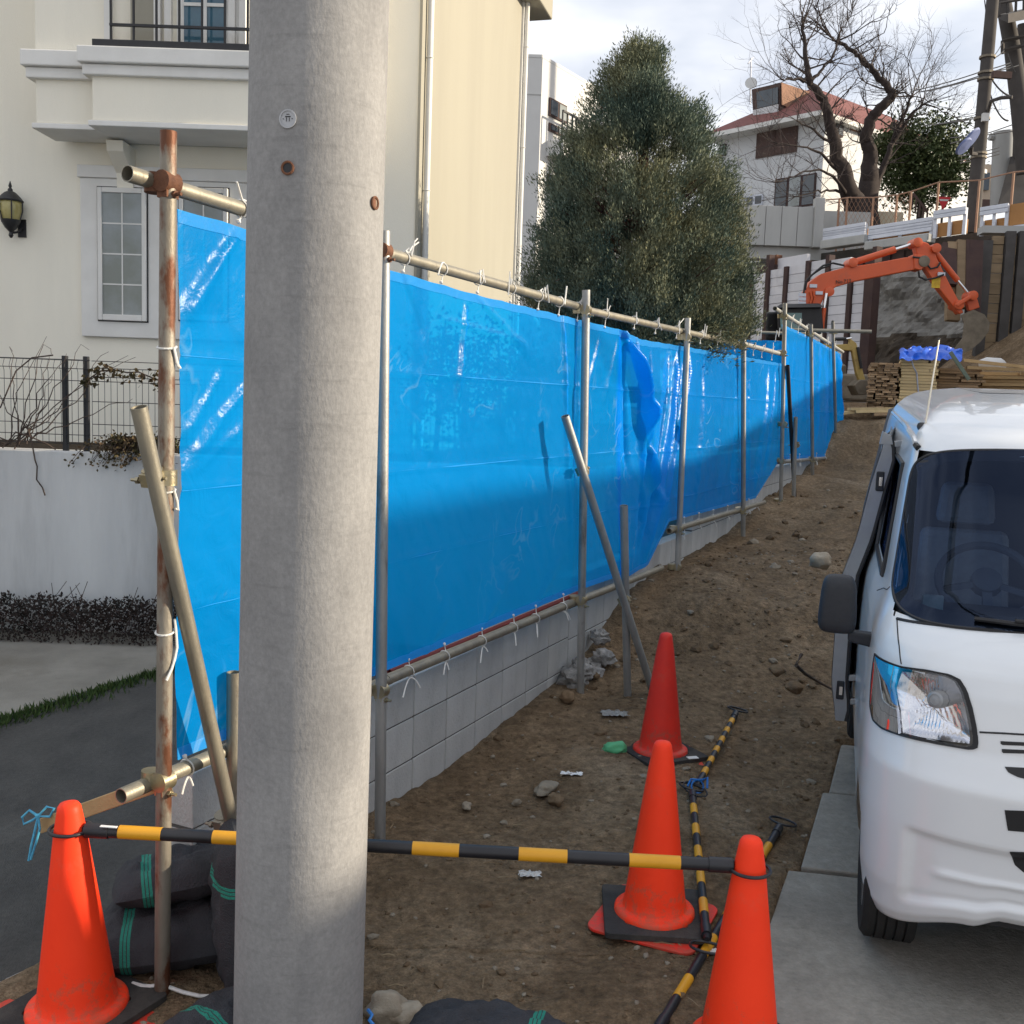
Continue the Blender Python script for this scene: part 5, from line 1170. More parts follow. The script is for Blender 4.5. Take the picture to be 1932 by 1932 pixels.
M_sign = mat('blue_sign_back', (.16, .20, .38), (.13, .17, .33), 3, .6)
M_red = mat('sign_red', (.55, .03, .04), (.5, .03, .04), 3, .5)
M_wire = mat('wire', (.12, .12, .125), (.1, .1, .105), 3, .7)

# ---- white apartment block
c = at(1017, 300, 30); ztop_ = at(1020, 110, 30).z
WB = Plane((c.x, c.y), 32); WF = Plane((c.x, c.y), 90)
wb = thing('white_building', 'plain white block behind the cream house, sunlit on its right side', 'building', (c.x, c.y, .5))
poly = [WB.P(0, -.5), WB.P(6.2, -.5), WB.P(6.2, -.5) + Vector((-7, 1.5, 0)), WF.P(-7, -.5)]
MB().prism(poly, (0, 0, ztop_+.5)).build('wall', M_wwall, wb)
MB().prism([p + Vector((0, 0, ztop_+.5)) for p in poly], (0, 0, .12)).build('parapet', M_wwall, wb, bevel=.03)
for z_ in (ztop_-1.0, ztop_-4.6, ztop_-7.4): MB().slab(WF, -3, 0, z_, z_+.03, .002, .012).build('joint', M_farconc, wb)
zz = lambda x, y: ((1040+x/3.7154)/1.0766, (y/3.7154)/1.0766)
def wbwin(x0, y0, x1, y1, nm=2):
    a, b = zz(x0, y0), zz(x1, y1); s0, z1_ = WB.sz(*a); s1, z0_ = WB.sz(*b); z0_, z1_ = min(z0_, z1_), max(z0_, z1_)
    f = MB().slab(WB, s0, s1, z0_, z1_, .002, .05).build('window', M_hpile, wb); w_ = (s1-s0)/nm
    for k in range(nm): MB().slab(WB, s0+w_*k+.05, s0+w_*(k+1)-.05, z0_+.05, z1_-.05, .051, .07).build('pane', M_glassd if k == 0 else M_glassc, f)
wbwin(278, 735, 400, 935); wbwin(275, 925, 395, 1045); wbwin(478, 895, 525, 960, 1); wbwin(262, 1310, 330, 1480, 1)
a = zz(262, 1062); b = zz(440, 1130); s0, z_ = WB.sz(*a); s1 = WB.sz(*b)[0]
MB().slab(WB, s0, s1, z_-.42, z_, .0, .55).build('balcony_slab', M_wwall, wb)
for k in range(6): s_ = s0+(s1-s0)*k/5; MB().slab(WB, s_-.02, s_+.02, z_, z_+.75, .48, .52).build('railing_post', M_black, wb)
MB().slab(WB, s0, s1, z_+.75, z_+.80, .47, .53).build('railing', M_black, wb)

# ---- conifer behind the sheeting
CY = 10.0; cb = at(1222, 700, CY)
ct = thing('conifer_tree', 'dense blue-green conifer leaning over the blue sheeting fence', 'tree', (cb.x, CY, zt-.1))
tr_top = at(1213, 100, CY); base_ = Vector((cb.x+.05, CY, zt-.1))
MB().tube([base_, base_*.7+tr_top*.3 + Vector((.03, 0, 0)), base_*.4+tr_top*.6, tr_top], [.13, .10, .06, .015], 10).build('trunk', M_conb, ct, smooth=True)
prf = [(84, 1208, 4), (100, 1208, 20), (125, 1209, 42), (175, 1210, 76), (225, 1211, 106), (275, 1210, 130), (325, 1208, 160), (375, 1206, 176), (425, 1204, 188), (475, 1202, 200), (540, 1198, 208), (590, 1204, 206), (625, 1225, 185), (650, 1265, 105)]
def cprof(y):
    ys = [p[0] for p in prf]; return float(np.interp(y, ys, [p[1] for p in prf])), float(np.interp(y, ys, [p[2] for p in prf]))
rng = np.random.default_rng(21); pts, drs, szs = [], [], []; brm = MB(); k = CY/1932
def addspray(c, d, n, spread, size):
    d = np.array(d)/np.linalg.norm(d); q = np.clip(rng.normal(0, spread, (n, 3)), -1.6*spread, 1.6*spread); q += np.outer(np.clip(rng.normal(0, spread*1.9, n), -2.6*spread, 2.6*spread), d)
    pts.append(np.array(c)+q); drs.append(np.tile(d*1.5+np.array([0, 0, .5]), (n, 1))); szs.append(rng.uniform(.6, 1.25, n)*size)
nb = 0
while nb < 4300:
    y = 85 + 560*rng.random()**.60; cx, hw = cprof(y); an = rng.uniform(0, 2*math.pi); rr = rng.uniform(.05, 1.0)**.4
    lump = 1 + .03*noise.noise(Vector((math.cos(an)*2.2, math.sin(an)*2.2, y*.022))) + .055*noise.noise(Vector((math.cos(an)*6, math.sin(an)*6, y*.06))) + .02*rng.normal()
    R_ = hw*k*rr*lump; p0 = at(cx, y, CY); p = (p0.x + R_*math.cos(an), CY + R_*math.sin(an)*.95, p0.z)
    gpx = cx + hw*rr*math.cos(an)
    if math.sin(an) < .55 and rr < 1.5:
        g1 = ((gpx-1205)/85)**2+((y-318)/26)**2; g2 = ((gpx-1262)/42)**2+((y-385)/22)**2; g3 = ((gpx-1150)/60)**2+((y-432)/16)**2
        if min(g1, g2, g3) < 1 and rng.random() < .9: nb += .2; continue
    if noise.noise(Vector((p[0]*3.2, p[1]*3.2, p[2]*2.6))) < -.20: nb += .3; continue
    d = (math.cos(an)*.75, math.sin(an)*.75, .75); addspray(p, d, 105, .030+.012*rr, .036); nb += 1
    if nb % 30 < 1:
        t0 = p0 + Vector((0, 0, -.12-.28*rr*hw*k)); t0.x = p0.x; brm.tube([Vector((t0.x, CY, t0.z)), Vector((t0.x*.5+p[0]*.5, CY*.5+p[1]*.5, t0.z*.5+p[2]*.5-.04)), Vector(p)], [.018, .011, .004], 5)
# low branches reaching over the rail
for (x, y, Y) in ((1345, 655, 9.2), (1372, 668, 9.1), (1330, 640, 9.2), (1300, 640, 9.3), (1265, 655, 9.2), (1385, 625, 9.3), (1245, 650, 9.3), (1320, 662, 9.1), (1355, 630, 9.2), (1215, 640, 9.3)):
    q = at(x, y, Y)
    for _ in range(3): addspray((q.x+rng.normal(0, .05), q.y+rng.normal(0, .05), q.z+rng.normal(0, .04)), (.3, -.5, -.1), 40, .045, .05)
    brm.tube([Vector((cb.x, CY, q.z+.12)), Vector((cb.x*.4+q.x*.6, CY*.4+q.y*.6, q.z+.06)), q], [.016, .01, .004], 5)
brm.build('branch', M_conb, ct, fix=False); bpy.data.objects['branch']['kind'] = 'stuff'
leafcloud('crown', np.concatenate(pts), np.concatenate(szs), M_conl, ct, dirs=np.concatenate(drs), aspect=.26, jit=.65, seed=22)

# ---- hillside ground and the road above the cutting
zr_ = at(1600, 462, 33).z
A_, B_ = at(1548, 455, 34), at(1932, 405, 28); ang = math.degrees(math.atan2(B_.x-A_.x, B_.y-A_.y))
RT = Plane((A_.x, A_.y), ang)
upg = MB().prism([RT.P(-6, zr_-.05, -.5), RT.P(7.6, zr_-.05, -.5), (30, 26, zr_-.05), (60, 120, zr_+2), (4, 120, zr_+2)], (0, 0, -.3)).build('upper_road', M_asph); tag(upg, kind='structure')
fc = thing('cutting_face', 'dark steel and earth face of the cutting below the road', 'retaining face', RT.P(2, 2))
MB().slab(RT, -3, 14, 1.5, zr_-.35, -.5, -.25).build('backing', M_earth, fc)
s_a = RT.sz(*z4(680, 200))[0]; s_b = RT.sz(*z4(1660, 200))[0]; s_ = s_a; i = 0
while s_ < s_b:
    MB().slab(RT, s_, s_+.24, 2, zr_-.36, -.25 if i % 2 else -.18, -.12 if i % 2 else -.05).build('sheet_pile', M_hpile, fc); s_ += .25; i += 1
rows = []
for i in range(46):
    row = []
    for j in range(60):
        s_ = 1.2+7.0*j/59; z_ = 1.6+4.6*i/45
        d = .35 + .9*smooth(5.2, 2.0, z_) + .35*noise.noise(Vector((s_*.9, z_*.9, 0))) + .16*noise.noise(Vector((s_*3, z_*3, 4))) + .07*noise.noise(Vector((s_*8, z_*8, 2)))
        if z_ > 5.8: d -= .6*(z_-5.8)
        row.append(RT.P(s_, z_, d))
    rows.append(row)
m = MB(); m.grid(rows); zth = 4.1
for fi, f in enumerate(m.f):
    cz_ = sum(m.v[v][2] for v in f)/4; cs_ = sum(m.v[v][0] for v in f)/4
    m.m[fi] = 0 if cz_ + .5*noise.noise(Vector((cs_*1.2, cz_, 3))) > zth else 1
m.build('rock_face', [M_rock, M_earth], fc, fix=False)
# edge beam, guardrails and boards along the road edge
eb = thing('edge_beam', 'grey concrete edge beam under the white guardrails', 'beam', RT.P(1, zr_-.4))
for x0, x1 in ((680, 948), (952, 1335)):
    sa, sb = RT.sz(*z3(x0, 1485), .3)[0], RT.sz(*z3(x1, 1485), .3)[0]; zz1 = RT.sz(*z3((x0+x1)/2, 1455), .3)[1]; zz0 = RT.sz(*z3((x0+x1)/2, 1508), .3)[1]
    MB().slab(RT, sa, sb, zz0, zz1, -.1, .3).build('beam_segment', M_farconc, eb, bevel=.03)
def guard(label, x0, x1, yt, yb, d, rails=2, board=True):
    g_ = thing('guardrail', label, 'guardrail', RT.hit(*z3(x0, yb), d), 'white guardrails along the road above')
    xm = (x0+x1)/2; sa, sb = RT.sz(*z3(x0, yt), d)[0], RT.sz(*z3(x1, yt), d)[0]; z1_, z0_ = RT.sz(*z3(xm, yt), d)[1], RT.sz(*z3(xm, yb), d)[1]; H_ = z1_-z0_
    for k in range(3):
        s_ = sa+.05+(sb-sa-.1)*k/2; MB().slab(RT, s_-.05, s_+.05, z0_-.1, z1_-.02, d-.08, d-.02).build('post', M_grail, g_)
    for k in range(rails):
        zc = z1_-.10-k*H_*.42; m = MB()
        for dz, dd_ in ((.06, .0), (-.06, .0)): m.slab(RT, sa, sb, zc+dz-.055, zc+dz+.055, d-.015, d+.035)
        m.slab(RT, sa, sb, zc-.02, zc+.02, d-.02, d+.005); m.build('rail', M_grail, g_, bevel=.015)
    if board: MB().slab(RT, sa+.02, sb-.02, z0_-.06, z1_-H_*.5, d-.16, d-.12).build('board', M_oboard, g_)
    return g_
guard('white guardrail at the left end, above the concrete edge beam', 705, 962, 1385, 1452, .1); guard('white guardrail in front of the bare tree trunk', 985, 1370, 1362, 1445, .1)
guard('white guardrail just left of the dark far pole', 1382, 1578, 1282, 1425, .2, 1); guard('white guardrail just right of the dark far pole', 1668, 1838, 1262, 1412, .2, 1); guard('white guardrail end at the right picture edge', 1868, 2010, 1378, 1420, .4, 1, False)
sa, sb = RT.sz(*z3(1832, 1300), .15)[0], RT.sz(*z3(2010, 1300), .15)[0]
tag(MB().slab(RT, sa, sb, RT.sz(*z3(1890, 1378), .15)[1], RT.sz(*z3(1890, 1248), .15)[1], .1, .15).build('orange_hoarding', M_oboard), 'orange board panel at the right end of the guardrails', 'hoarding')
# rusty fence along the roadside
cf = thing('chain_link_fence', 'rusty post fence with wire mesh behind the guardrails', 'fence', RT.P(1, zr_, -1))
tops = [(650, 1230), (800, 1220), (850, 1212), (1010, 1212), (1155, 1195), (1240, 1175), (1410, 1118), (1660, 1105), (1870, 1055), (2050, 1040)]
TP = [RT.hit(*z3(x, y), -.7) for x, y in tops]
for (x, y), p in zip(tops, TP): MB().tube([Vector((p.x, p.y, zr_-.2)), p], .035, 6).build('post', M_post, cf)
for p, q in zip(TP, TP[1:]): MB().tube([p, q], .022, 5).build('top_rail', M_post, cf)
for p, q in list(zip(TP, TP[1:]))[1:5]:
    m = MB(); n = int((q-p).length/.16)
    for i in range(-8, n+8):
        for sg in (1, -1):
            t0 = i/n; t1 = t0 + sg*(1.1/(q-p).length); a = p.lerp(q, t0); b = p.lerp(q, t1); a = Vector((a.x, a.y, zr_)); b = Vector((b.x, b.y, b.z-.02))
            f0, f1 = 0, 1
            if t1 < 0 or t1 > 1: f1 = ((0 if t1 < 0 else 1)-t0)/(t1-t0)
            if t0 < 0 or t0 > 1: f0 = ((0 if t0 < 0 else 1)-t0)/(t1-t0)
            if 0 <= f0 < f1 <= 1: m.tube([a.lerp(b, f0), a.lerp(b, f1)], .006, 3, False)
    m.build('wire_mesh', M_post, cf, fix=False)
# concrete parapet at the left end of the road
CP = Plane((0, 34.4), 90); r = CP.rect(*z3(150, 1262), *z3(640, 1505))
cp_ = thing('concrete_parapet', 'large blank grey concrete parapet wall right of the conifer', 'wall', CP.P(r[0], zr_-1))
n = 5
for k in range(n): MB().slab(CP, r[0]+(r[1]-r[0])*k/n+.008, r[0]+(r[1]-r[0])*(k+1)/n-.008, r[2], r[3], -.3, .0).build('panel', M_farconc, cp_, bevel=.01)
MB().slab(CP, r[0]-1, r[1]+.5, r[2]-.4, r[2]-.01, -.9, -.2).build('ledge', M_farconc, cp_)
MB().slab(CP, r[0]-1, r[1]+1.2, 1, r[2]-.41, -2.2, -1.8).build('under_wall', M_farconc, cp_)
r2 = CP.rect(*z3(640, 1215), *z3(700, 1520)); MB().slab(CP, r2[0], r2[1], r2[2], r2[3], -.2, .12).build('end_pier', M_farconc, cp_, bevel=.02)
r2 = CP.rect(*z3(700, 1268), *z3(1235, 1395)); MB().slab(CP, r2[0], r2[1]-1.0, zr_-.2, r2[3], -1.2, -.9).build('far_wall', M_farconc, cp_)
r2 = CP.rect(*z3(1230, 1195), *z3(1400, 1350)); st_ = MB().slab(CP, r2[0], r2[1], zr_-.2, r2[3], -3.2, -3.0).build('stair_wall', mat('sunlit_cream', (.5, .45, .34), (.45, .41, .31), 1, .85)); tag(st_, 'cream wall with a slanting brown handrail right of the bare tree', 'wall')
a, b = CP.hit(*z3(1250, 1185), -2.9), CP.hit(*z3(1340, 1300), -2.9); MB().bar(a, b, .06, .08).build('handrail', M_brown, st_)
for k in range(5): q = a.lerp(b, k/4); MB().bar(q, q - Vector((0, 0, .5)), .05, .05).build('baluster', M_brown, st_)

# ---- pale lagging wall with steel piles
p30, p25 = at(1425, 560, 30), at(1660, 560, 25.5); WLA = math.degrees(math.atan2(p25.x-p30.x, p25.y-p30.y)); WL = Plane((p30.x, p30.y), WLA)
lw = thing('lagging_wall', 'pale board lagging wall between rusty steel piles behind the excavator', 'retaining wall', WL.P(2, 2))
px = [270, 372, 483, 615, 737, 880, 1022]; tops_ = [352, 325, 300, 272, 262, 300, 400]; ptops = [345, 240, 310, 275, 240, 300, 190]
S_ = [WL.sz(*z4(x, 500))[0] for x in px]
for s_, x, t_y in zip(S_, px, ptops): MB().slab(WL, s_-.07, s_+.07, 1.2, WL.sz(*z4(x, t_y))[1], -.05, .14).build('steel_pile', M_hpile, lw)
for k in range(len(S_)-1):
    zt_ = WL.sz(*z4((px[k]+px[k+1])/2, tops_[k]))[1]; z_ = zt_
    while z_ > 1.9: h_ = .235; MB().slab(WL, S_[k]+.08, S_[k+1]-.08, z_-h_+.012, z_, -.02+random.uniform(0, .02), .06+random.uniform(0, .02)).build('board', M_wboard, lw); z_ -= h_
o = MB().slab(WL, WL.sz(*z4(1012, 500))[0], WL.sz(*z4(1068, 500))[0], 1.2, WL.sz(*z4(1040, 250))[1], .15, .35).build('corner_pile', M_hpile, lw)
sl = thing('timber_stub', 'short grey planks and rusty beams left on top of the lagging wall', 'planks', WL.P(0, 6))
MB().slab(WL, WL.sz(*z4(385, 280))[0], WL.sz(*z4(565, 280))[0], WL.sz(*z4(470, 330))[1], WL.sz(*z4(470, 240))[1], -.3, -.2).build('plank', M_wboard, sl)
MB().slab(WL, WL.sz(*z4(275, 340))[0], WL.sz(*z4(385, 340))[0], WL.sz(*z4(330, 350))[1], WL.sz(*z4(330, 300))[1], -.35, -.1).build('beam', M_hpile, sl)
MB().slab(WL, WL.sz(*z4(335, 300))[0], WL.sz(*z4(385, 300))[0], WL.sz(*z4(360, 300))[1], WL.sz(*z4(360, 235))[1], -.35, -.15).build('beam', M_rust, sl)

# ---- timber lagging wall on the right
TL = Plane((at(1810, 560, 24.0).x, 24.0), 97)
tw = thing('timber_wall', 'brown timber lagging wall with steel piles at the right edge', 'retaining wall', TL.P(1, 3))
px = [1682, 1818, 1896, 2010]; S_ = [TL.sz(*z4(x, 400))[0] for x in px]; tp = [150, 95, 95, 90]
for s_, x, t_y in zip(S_, px, tp): MB().slab(TL, s_-.10, s_+.10, 2.0, TL.sz(*z4(x, t_y))[1], -.05, .16).build('steel_pile', mat('grey_pile', (.085, .080, .078), (.06, .056, .054), 3, .85, .2, 14) if 'grey_pile' not in MATS else MATS['grey_pile'], tw)
for k in range(3):
    z_ = TL.sz(*z4((px[k]+px[k+1])/2, 120))[1]
    while z_ > 2.4: h_ = random.choice((.2, .22, .24, .27)); MB().slab(TL, S_[k]+.12, S_[k+1]-.12, z_-h_+.015, z_, -.05+random.uniform(0, .03), .03+random.uniform(0, .05)).build('board', M_tboard, tw); z_ -= h_
zc_ = TL.sz(*z4(1818, 95))[1]; MB().slab(TL, S_[0]-.1, S_[-1]+.3, zc_-.02, zc_+.14, -.4, .02).build('capping', M_farconc, tw)
for x0, yt, yb, lean, lb in ((1500, 160, 640, -8, 'brown weathered pile behind the excavator arm tip'), (1560, 150, 560, -14, 'brown weathered pile just above the excavator bucket link'), (1612, 150, 560, -6, 'rusty dark pile above the excavator bucket'), (1635, 150, 620, -20, 'rusty dark pile closest to the timber lagging wall'), (1470, 170, 420, 4, 'rusty dark pile leftmost, behind the upper excavator arm')):
    a = TL.hit(*z4(x0, yt), .5); b = TL.hit(*z4(x0+lean, yb), .9); tag(MB().bar(b, a, .30, .14, (0, 1, 0)).build('leaning_pile', M_tboard if x0 in (1500, 1560) else M_hpile), lb, 'pile', 'leaning piles')

# ---- soil heaps
def heap(name, label, c, rx, ry, h, mm, seed):
    rows = []
    for i in range(40):
        row = []
        for j in range(40):
            u, v = -1.3+2.6*j/39, -1.3+2.6*i/39; g_ = math.exp(-(u*u+v*v)*1.6)
            x, y = c[0]+u*rx, c[1]+v*ry; row.append((x, y, c[2]-.15 + h*g_ + (.18*noise.noise(Vector((x*1.1, y*1.1, seed))) + .08*noise.noise(Vector((x*4, y*4, seed))))*(.3+g_)))
        rows.append(row)
    o = MB().grid(rows).build(name, mm, None, smooth=True, fix=False, angle=60); o['kind'] = 'stuff'; tag(o, label, 'soil heap')
q = at(1905, 690, 20.5); heap('soil_heap', 'brown soil heap under the excavator bucket', (q.x+.5, 20.5, 1.95), 2.6, 1.8, 1.25, M_dirt, 1)
q = at(1700, 700, 23.5); heap('soil_heap', 'pale rubble heap at the foot of the cutting', (q.x, 24, 2.1), 2.2, 1.2, .75, M_rock, 2)

# ---- orange excavator
EY = 22.5
ex = thing('orange_excavator', 'orange excavator with its arm bent over the soil, black cab behind the sheeting', 'excavator', at(1540, 690, EY))
E4 = lambda x, y, dy=0: at(*z4(x, y), EY+dy)
def plate(name, pts, y0, y1, mm, parent=ex, bev=.02): return MB().prism([E4(x, y, y0) for x, y in pts], (0, y1-y0, 0)).build(name, mm, parent, bevel=bev)
boom = plate('boom', [(572, 665), (566, 570), (578, 480), (618, 402), (690, 350), (830, 312), (1000, 288), (1200, 250), (1290, 244), (1330, 258), (1335, 298), (1282, 322), (1100, 357), (900, 396), (785, 428), (722, 470), (682, 545), (655, 640), (640, 690), (575, 690)], -.14, .14, M_exc)
plate('boom_head', [(1255, 230), (1330, 235), (1345, 290), (1300, 330), (1260, 320)], -.17, .17, M_exc)
arm = plate('arm', [(1258, 155), (1300, 148), (1345, 162), (1385, 208), (1400, 258), (1472, 402), (1532, 512), (1562, 590), (1535, 598), (1478, 525), (1398, 425), (1335, 330), (1285, 262), (1272, 212)], -.11, .11, M_exc)
def cyl(name, a, b, r, mm, dy=0, parent=ex): return MB().tube([E4(*a, dy), E4(*b, dy)], r, 14).build(name, mm, parent, smooth=True)
cyl('arm_cylinder', (868, 288), (1140, 202), .075, M_exc); cyl('cylinder_rod', (1138, 203), (1258, 166), .036, M_rod)
cyl('bucket_cylinder', (1372, 200), (1525, 392), .062, M_exc, -.02); cyl('cylinder_rod', (1522, 389), (1592, 474), .03, M_rod, -.02)
for dy in (-.2, .2): cyl('boom_cylinder', (705, 560), (690, 700), .05, M_excy if 0 else M_exc, dy); cyl('cylinder_rod', (722, 470), (705, 565), .034, M_rod, dy)
for (x, y, r) in ((868, 288, .10), (1262, 165, .10), (1375, 200, .10), (1300, 280, .12), (1515, 545, .10), (1600, 488, .10), (725, 465, .10)):
    MB().lathe([(r*.6, -.2), (r, -.19), (r, .19), (r*.6, .2)], 18, E4(x, y), (0, 1, 0)).build('pivot_pin', M_exc if r < .12 else M_steel, ex, smooth=True)
MB().bar(E4(1512, 548, -.16), E4(1602, 490, -.16), .08, .13, (0, 1, 0)).build('link', M_exc, ex, bevel=.02); MB().bar(E4(1512, 548, .16), E4(1602, 490, .16), .08, .13, (0, 1, 0)).build('link', M_exc, ex, bevel=.02)
MB().bar(E4(1598, 490), E4(1622, 570), .24, .13, (0, 1, 0)).build('link', M_exc, ex, bevel=.02)
prof_ = [(1548, 604), (1622, 570), (1690, 600), (1722, 650), (1716, 705), (1668, 765), (1610, 815), (1560, 838), (1528, 850)]
m = MB(); ctr = E4(1600, 700)
for side in (-.38, .38): m.prism([E4(x, y, side) for x, y in prof_+[(1500, 818), (1556, 745), (1566, 660)]], (0, .03, 0))
for (a, b) in zip(prof_, prof_[1:]): m.hexa([E4(*a, -.38), E4(*a, .38), E4(*b, .38), E4(*b, -.38)] + [p + (ctr-p).normalized()*.05 for p in (E4(*a, -.38), E4(*a, .38), E4(*b, .38), E4(*b, -.38))])
m.build('bucket', M_steel, ex)
for k in range(4): p = E4(1528, 850, -.33+.22*k); MB().prism([p + Vector(v) for v in ((0, -.04, .08), (.06, -.04, .02), (-.12, -.04, -.12))], (0, .08, 0)).build('bucket_tooth', M_steel, ex)
cab = MB().hexa([at(*z4(x, y), EY+dy) for x, y, dy in ((345, 760, .3), (620, 760, .3), (620, 760, 1.6), (345, 760, 1.6), (352, 585, .3), (620, 575, .3), (620, 575, 1.6), (352, 585, 1.6))]).build('engine_cover', M_vblack, ex, bevel=.05)
cabm = thing('cab_tmp', None, None); bpy.data.objects.remove(cabm)
cb2 = MB().hexa([at(*z4(x, y), EY+dy) for x, y, dy in ((425, 720, -.5), (705, 720, -.5), (705, 720, .25), (425, 720, .25), (415, 555, -.5), (690, 552, -.5), (690, 552, .25), (415, 555, .25))]).build('cab', M_vblack, ex, bevel=.04)
MB().hexa([at(*z4(x, y), EY+dy) for x, y, dy in ((440, 690, -.52), (570, 690, -.52), (570, 690, -.505), (440, 690, -.505), (435, 590, -.52), (570, 590, -.52), (570, 590, -.505), (435, 590, -.505))]).build('cab_window', mat('cab_glass', (.10, .20, .19), (.07, .15, .15), 2, .08, spec=.6), cb2)
MB().hexa([at(*z4(x, y), EY+dy) for x, y, dy in ((405, 560, -.62), (700, 556, -.62), (700, 556, .3), (405, 560, .3), (440, 535, -.5), (680, 532, -.5), (680, 532, .25), (440, 535, .25))]).build('cab_roof', M_vblack, cb2, bevel=.02)
# tracks and turntable, behind the sheeting
bz_ = at(1540, 690, EY)
for dy in (-.8, .8): MB().prism([Vector((bz_.x-1.4, EY+dy+.3, 2.05)), Vector((bz_.x+1.2, EY+dy+.3, 2.05)), Vector((bz_.x+1.45, EY+dy+.3, 2.35)), Vector((bz_.x+1.2, EY+dy+.3, 2.62)), Vector((bz_.x-1.4, EY+dy+.3, 2.62)), Vector((bz_.x-1.65, EY+dy+.3, 2.35))], (0, .45, 0)).build('track', M_steel, ex, bevel=.05)
MB().lathe([(.7, 2.6), (.75, 2.65), (.75, 2.8), (.7, 2.85)], 24, (bz_.x, EY+.4, 0)).build('turntable', M_steel, ex)
# hoses and clips
for pts_ in ([(590, 450), (600, 390), (640, 350), (700, 300), (760, 285), (830, 300)], [(580, 470), (592, 400), (625, 362), (690, 318), (740, 300)], [(1250, 248), (1310, 255), (1335, 290), (1360, 320), (1400, 310), (1420, 280)], [(1285, 335), (1290, 370), (1330, 388), (1390, 375), (1440, 355)], [(620, 460), (632, 500), (620, 540), (615, 600)], [(640, 455), (650, 500), (640, 540), (632, 600)]):
    MB().tube([E4(x, y, -.17) for x, y in pts_], .022, 6).build('hose', M_vblack if pts_[0][0] not in (620, 640) else M_exc, ex, smooth=True)
for (x, y) in ((640, 425), (675, 468), (620, 552), (572, 480), (572, 505), (572, 530), (1425, 352)): MB().box(E4(x, y, -.16), (.15, .04, .07)).build('clip', M_grail, ex)
MB().box(E4(1392, 405, -.118), (.18, .012, .22), 0).build('warning_sticker', mat('sticker_yellow', (.70, .50, .04), (.5, .3, .03), 12, .6), arm)
fc_ = bpy.data.curves.new('lettering', 'FONT'); fc_.body = 'No.713'; fc_.size = .11; fc_.extrude = .004
fo = bpy.data.objects.new('lettering', fc_); col.objects.link(fo); p = E4(778, 412, -.155); fo.rotation_euler = (R(90), R(-7.5), 0)
dg = bpy.context.evaluated_depsgraph_get(); me = bpy.data.meshes.new_from_object(fo.evaluated_get(dg)); bpy.data.objects.remove(fo)
lt = bpy.data.objects.new('lettering', me); me.materials.append(M_brown); _link(lt, boom, p); lt.rotation_euler = (R(90), R(-7.5), 0)

# ---- small yellow excavator arm by the timber
ye = thing('small_excavator', 'small muddy yellow excavator arm beside the stacked timber', 'excavator', at(*z4(900, 1080), 19.5))
Y4 = lambda x, y, dy=0: at(*z4(x, y), 19.5+dy)
yp = lambda n_, pts, y0, y1, mm: MB().prism([Y4(x, y, y0) for x, y in pts], (0, y1-y0, 0)).build(n_, mm, ye, bevel=.012)
yp('boom', [(740, 800), (780, 785), (860, 780), (885, 800), (880, 822), (800, 818), (740, 850)], -.08, .08, M_excy); yp('arm', [(868, 748), (905, 775), (918, 830), (945, 950), (960, 1000), (925, 1010), (905, 960), (880, 830), (862, 790)], -.06, .06, M_excy)
MB().tube([Y4(770, 752), Y4(840, 750)], .035, 8).build('cylinder', M_vblack, ye); MB().tube([Y4(840, 750), Y4(875, 745)], .018, 8).build('cylinder_rod', M_rod, ye); MB().tube([Y4(912, 800, -.08), Y4(935, 930, -.08)], .028, 8).build('cylinder', M_vblack, ye)
yp('bucket', [(890, 1035), (930, 1000), (968, 1000), (985, 1050), (965, 1092), (920, 1095)], -.22, .22, M_steel); yp('body', [(640, 780), (770, 780), (770, 1000), (640, 1000)], .1, 1.1, M_excy)
yp('track', [(600, 1000), (800, 1000), (810, 1060), (780, 1090), (620, 1090)], -.1, 1.2, M_steel)

# ---- stacked timber
def timber(label, x0, x1, y0, y1, Y, cols, rowh, mm, jit, seed, depth=1.6, jx=0):
    rd = random.Random(seed); a, b = at(*z4(x0, y1), Y), at(*z4(x1, y0), Y); root = thing('timber_stack', label, 'timber stack', (a.x, Y, a.z), 'timber stacks', (0, 0, R(-18))); z = a.z; me_ = None
    while z < b.z-rowh*.3:
        x = a.x+rd.uniform(-jx, jx)
        while x < b.x-.03:
            w_ = (b.x-a.x)/cols*rd.uniform(.75, 1.25); w_ = min(w_, b.x-x+rd.uniform(0, jx+.001))
            if me_ is None:
                o = MB().box((0, 0, 0), (1, depth, 1)).build('plank', mm, root); me_ = o.data
            else: o = bpy.data.objects.new('plank', me_); col.objects.link(o); o.parent = root
            o.location = Vector((x+w_/2, Y+depth/2+rd.uniform(-jit, jit), z+rowh/2)) - Vector((a.x, Y, a.z)); o.scale = (max(.02, w_-.004), 1, rowh-.004-rd.uniform(0, .004)); o.rotation_euler = (0, rd.uniform(-.02, .02)*min(1, jit*15), rd.uniform(-.03, .03)); x += w_
        z += rowh
    return root
timber('stack of rough brown timber ends, leftmost pile behind the van', 970, 1158, 905, 1172, 17.3, 4.2, .036, M_plk1, .06, 1)
timber('neat pile of pale yellow boards behind the van antenna', 1158, 1392, 888, 1172, 17.2, 1, .050, M_plk2, .012, 2)
timber('pile of rough brown boards behind the van roof', 1392, 1655, 935, 1060, 17.4, 2.2, .045, M_plk1, .07, 3, jx=.05)
timber('low pile of long boards at the right edge behind the van', 1655, 2050, 965, 1080, 17.6, 1.3, .06, M_wood, .06, 4, jx=.06)
for (xa, ya, xb, yb, w_, lab) in ((1560, 880, 2050, 935, .05, 'long grey pole lying across the timber piles, upper one'), (1580, 925, 2050, 945, .05, 'long pale pole lying across the timber piles, lower one')):
    tag(MB().bar(at(*z4(xa, ya), 17.1), at(*z4(xb, yb), 17.3), w_, w_).build('long_pole', M_wood), lab, 'pole')
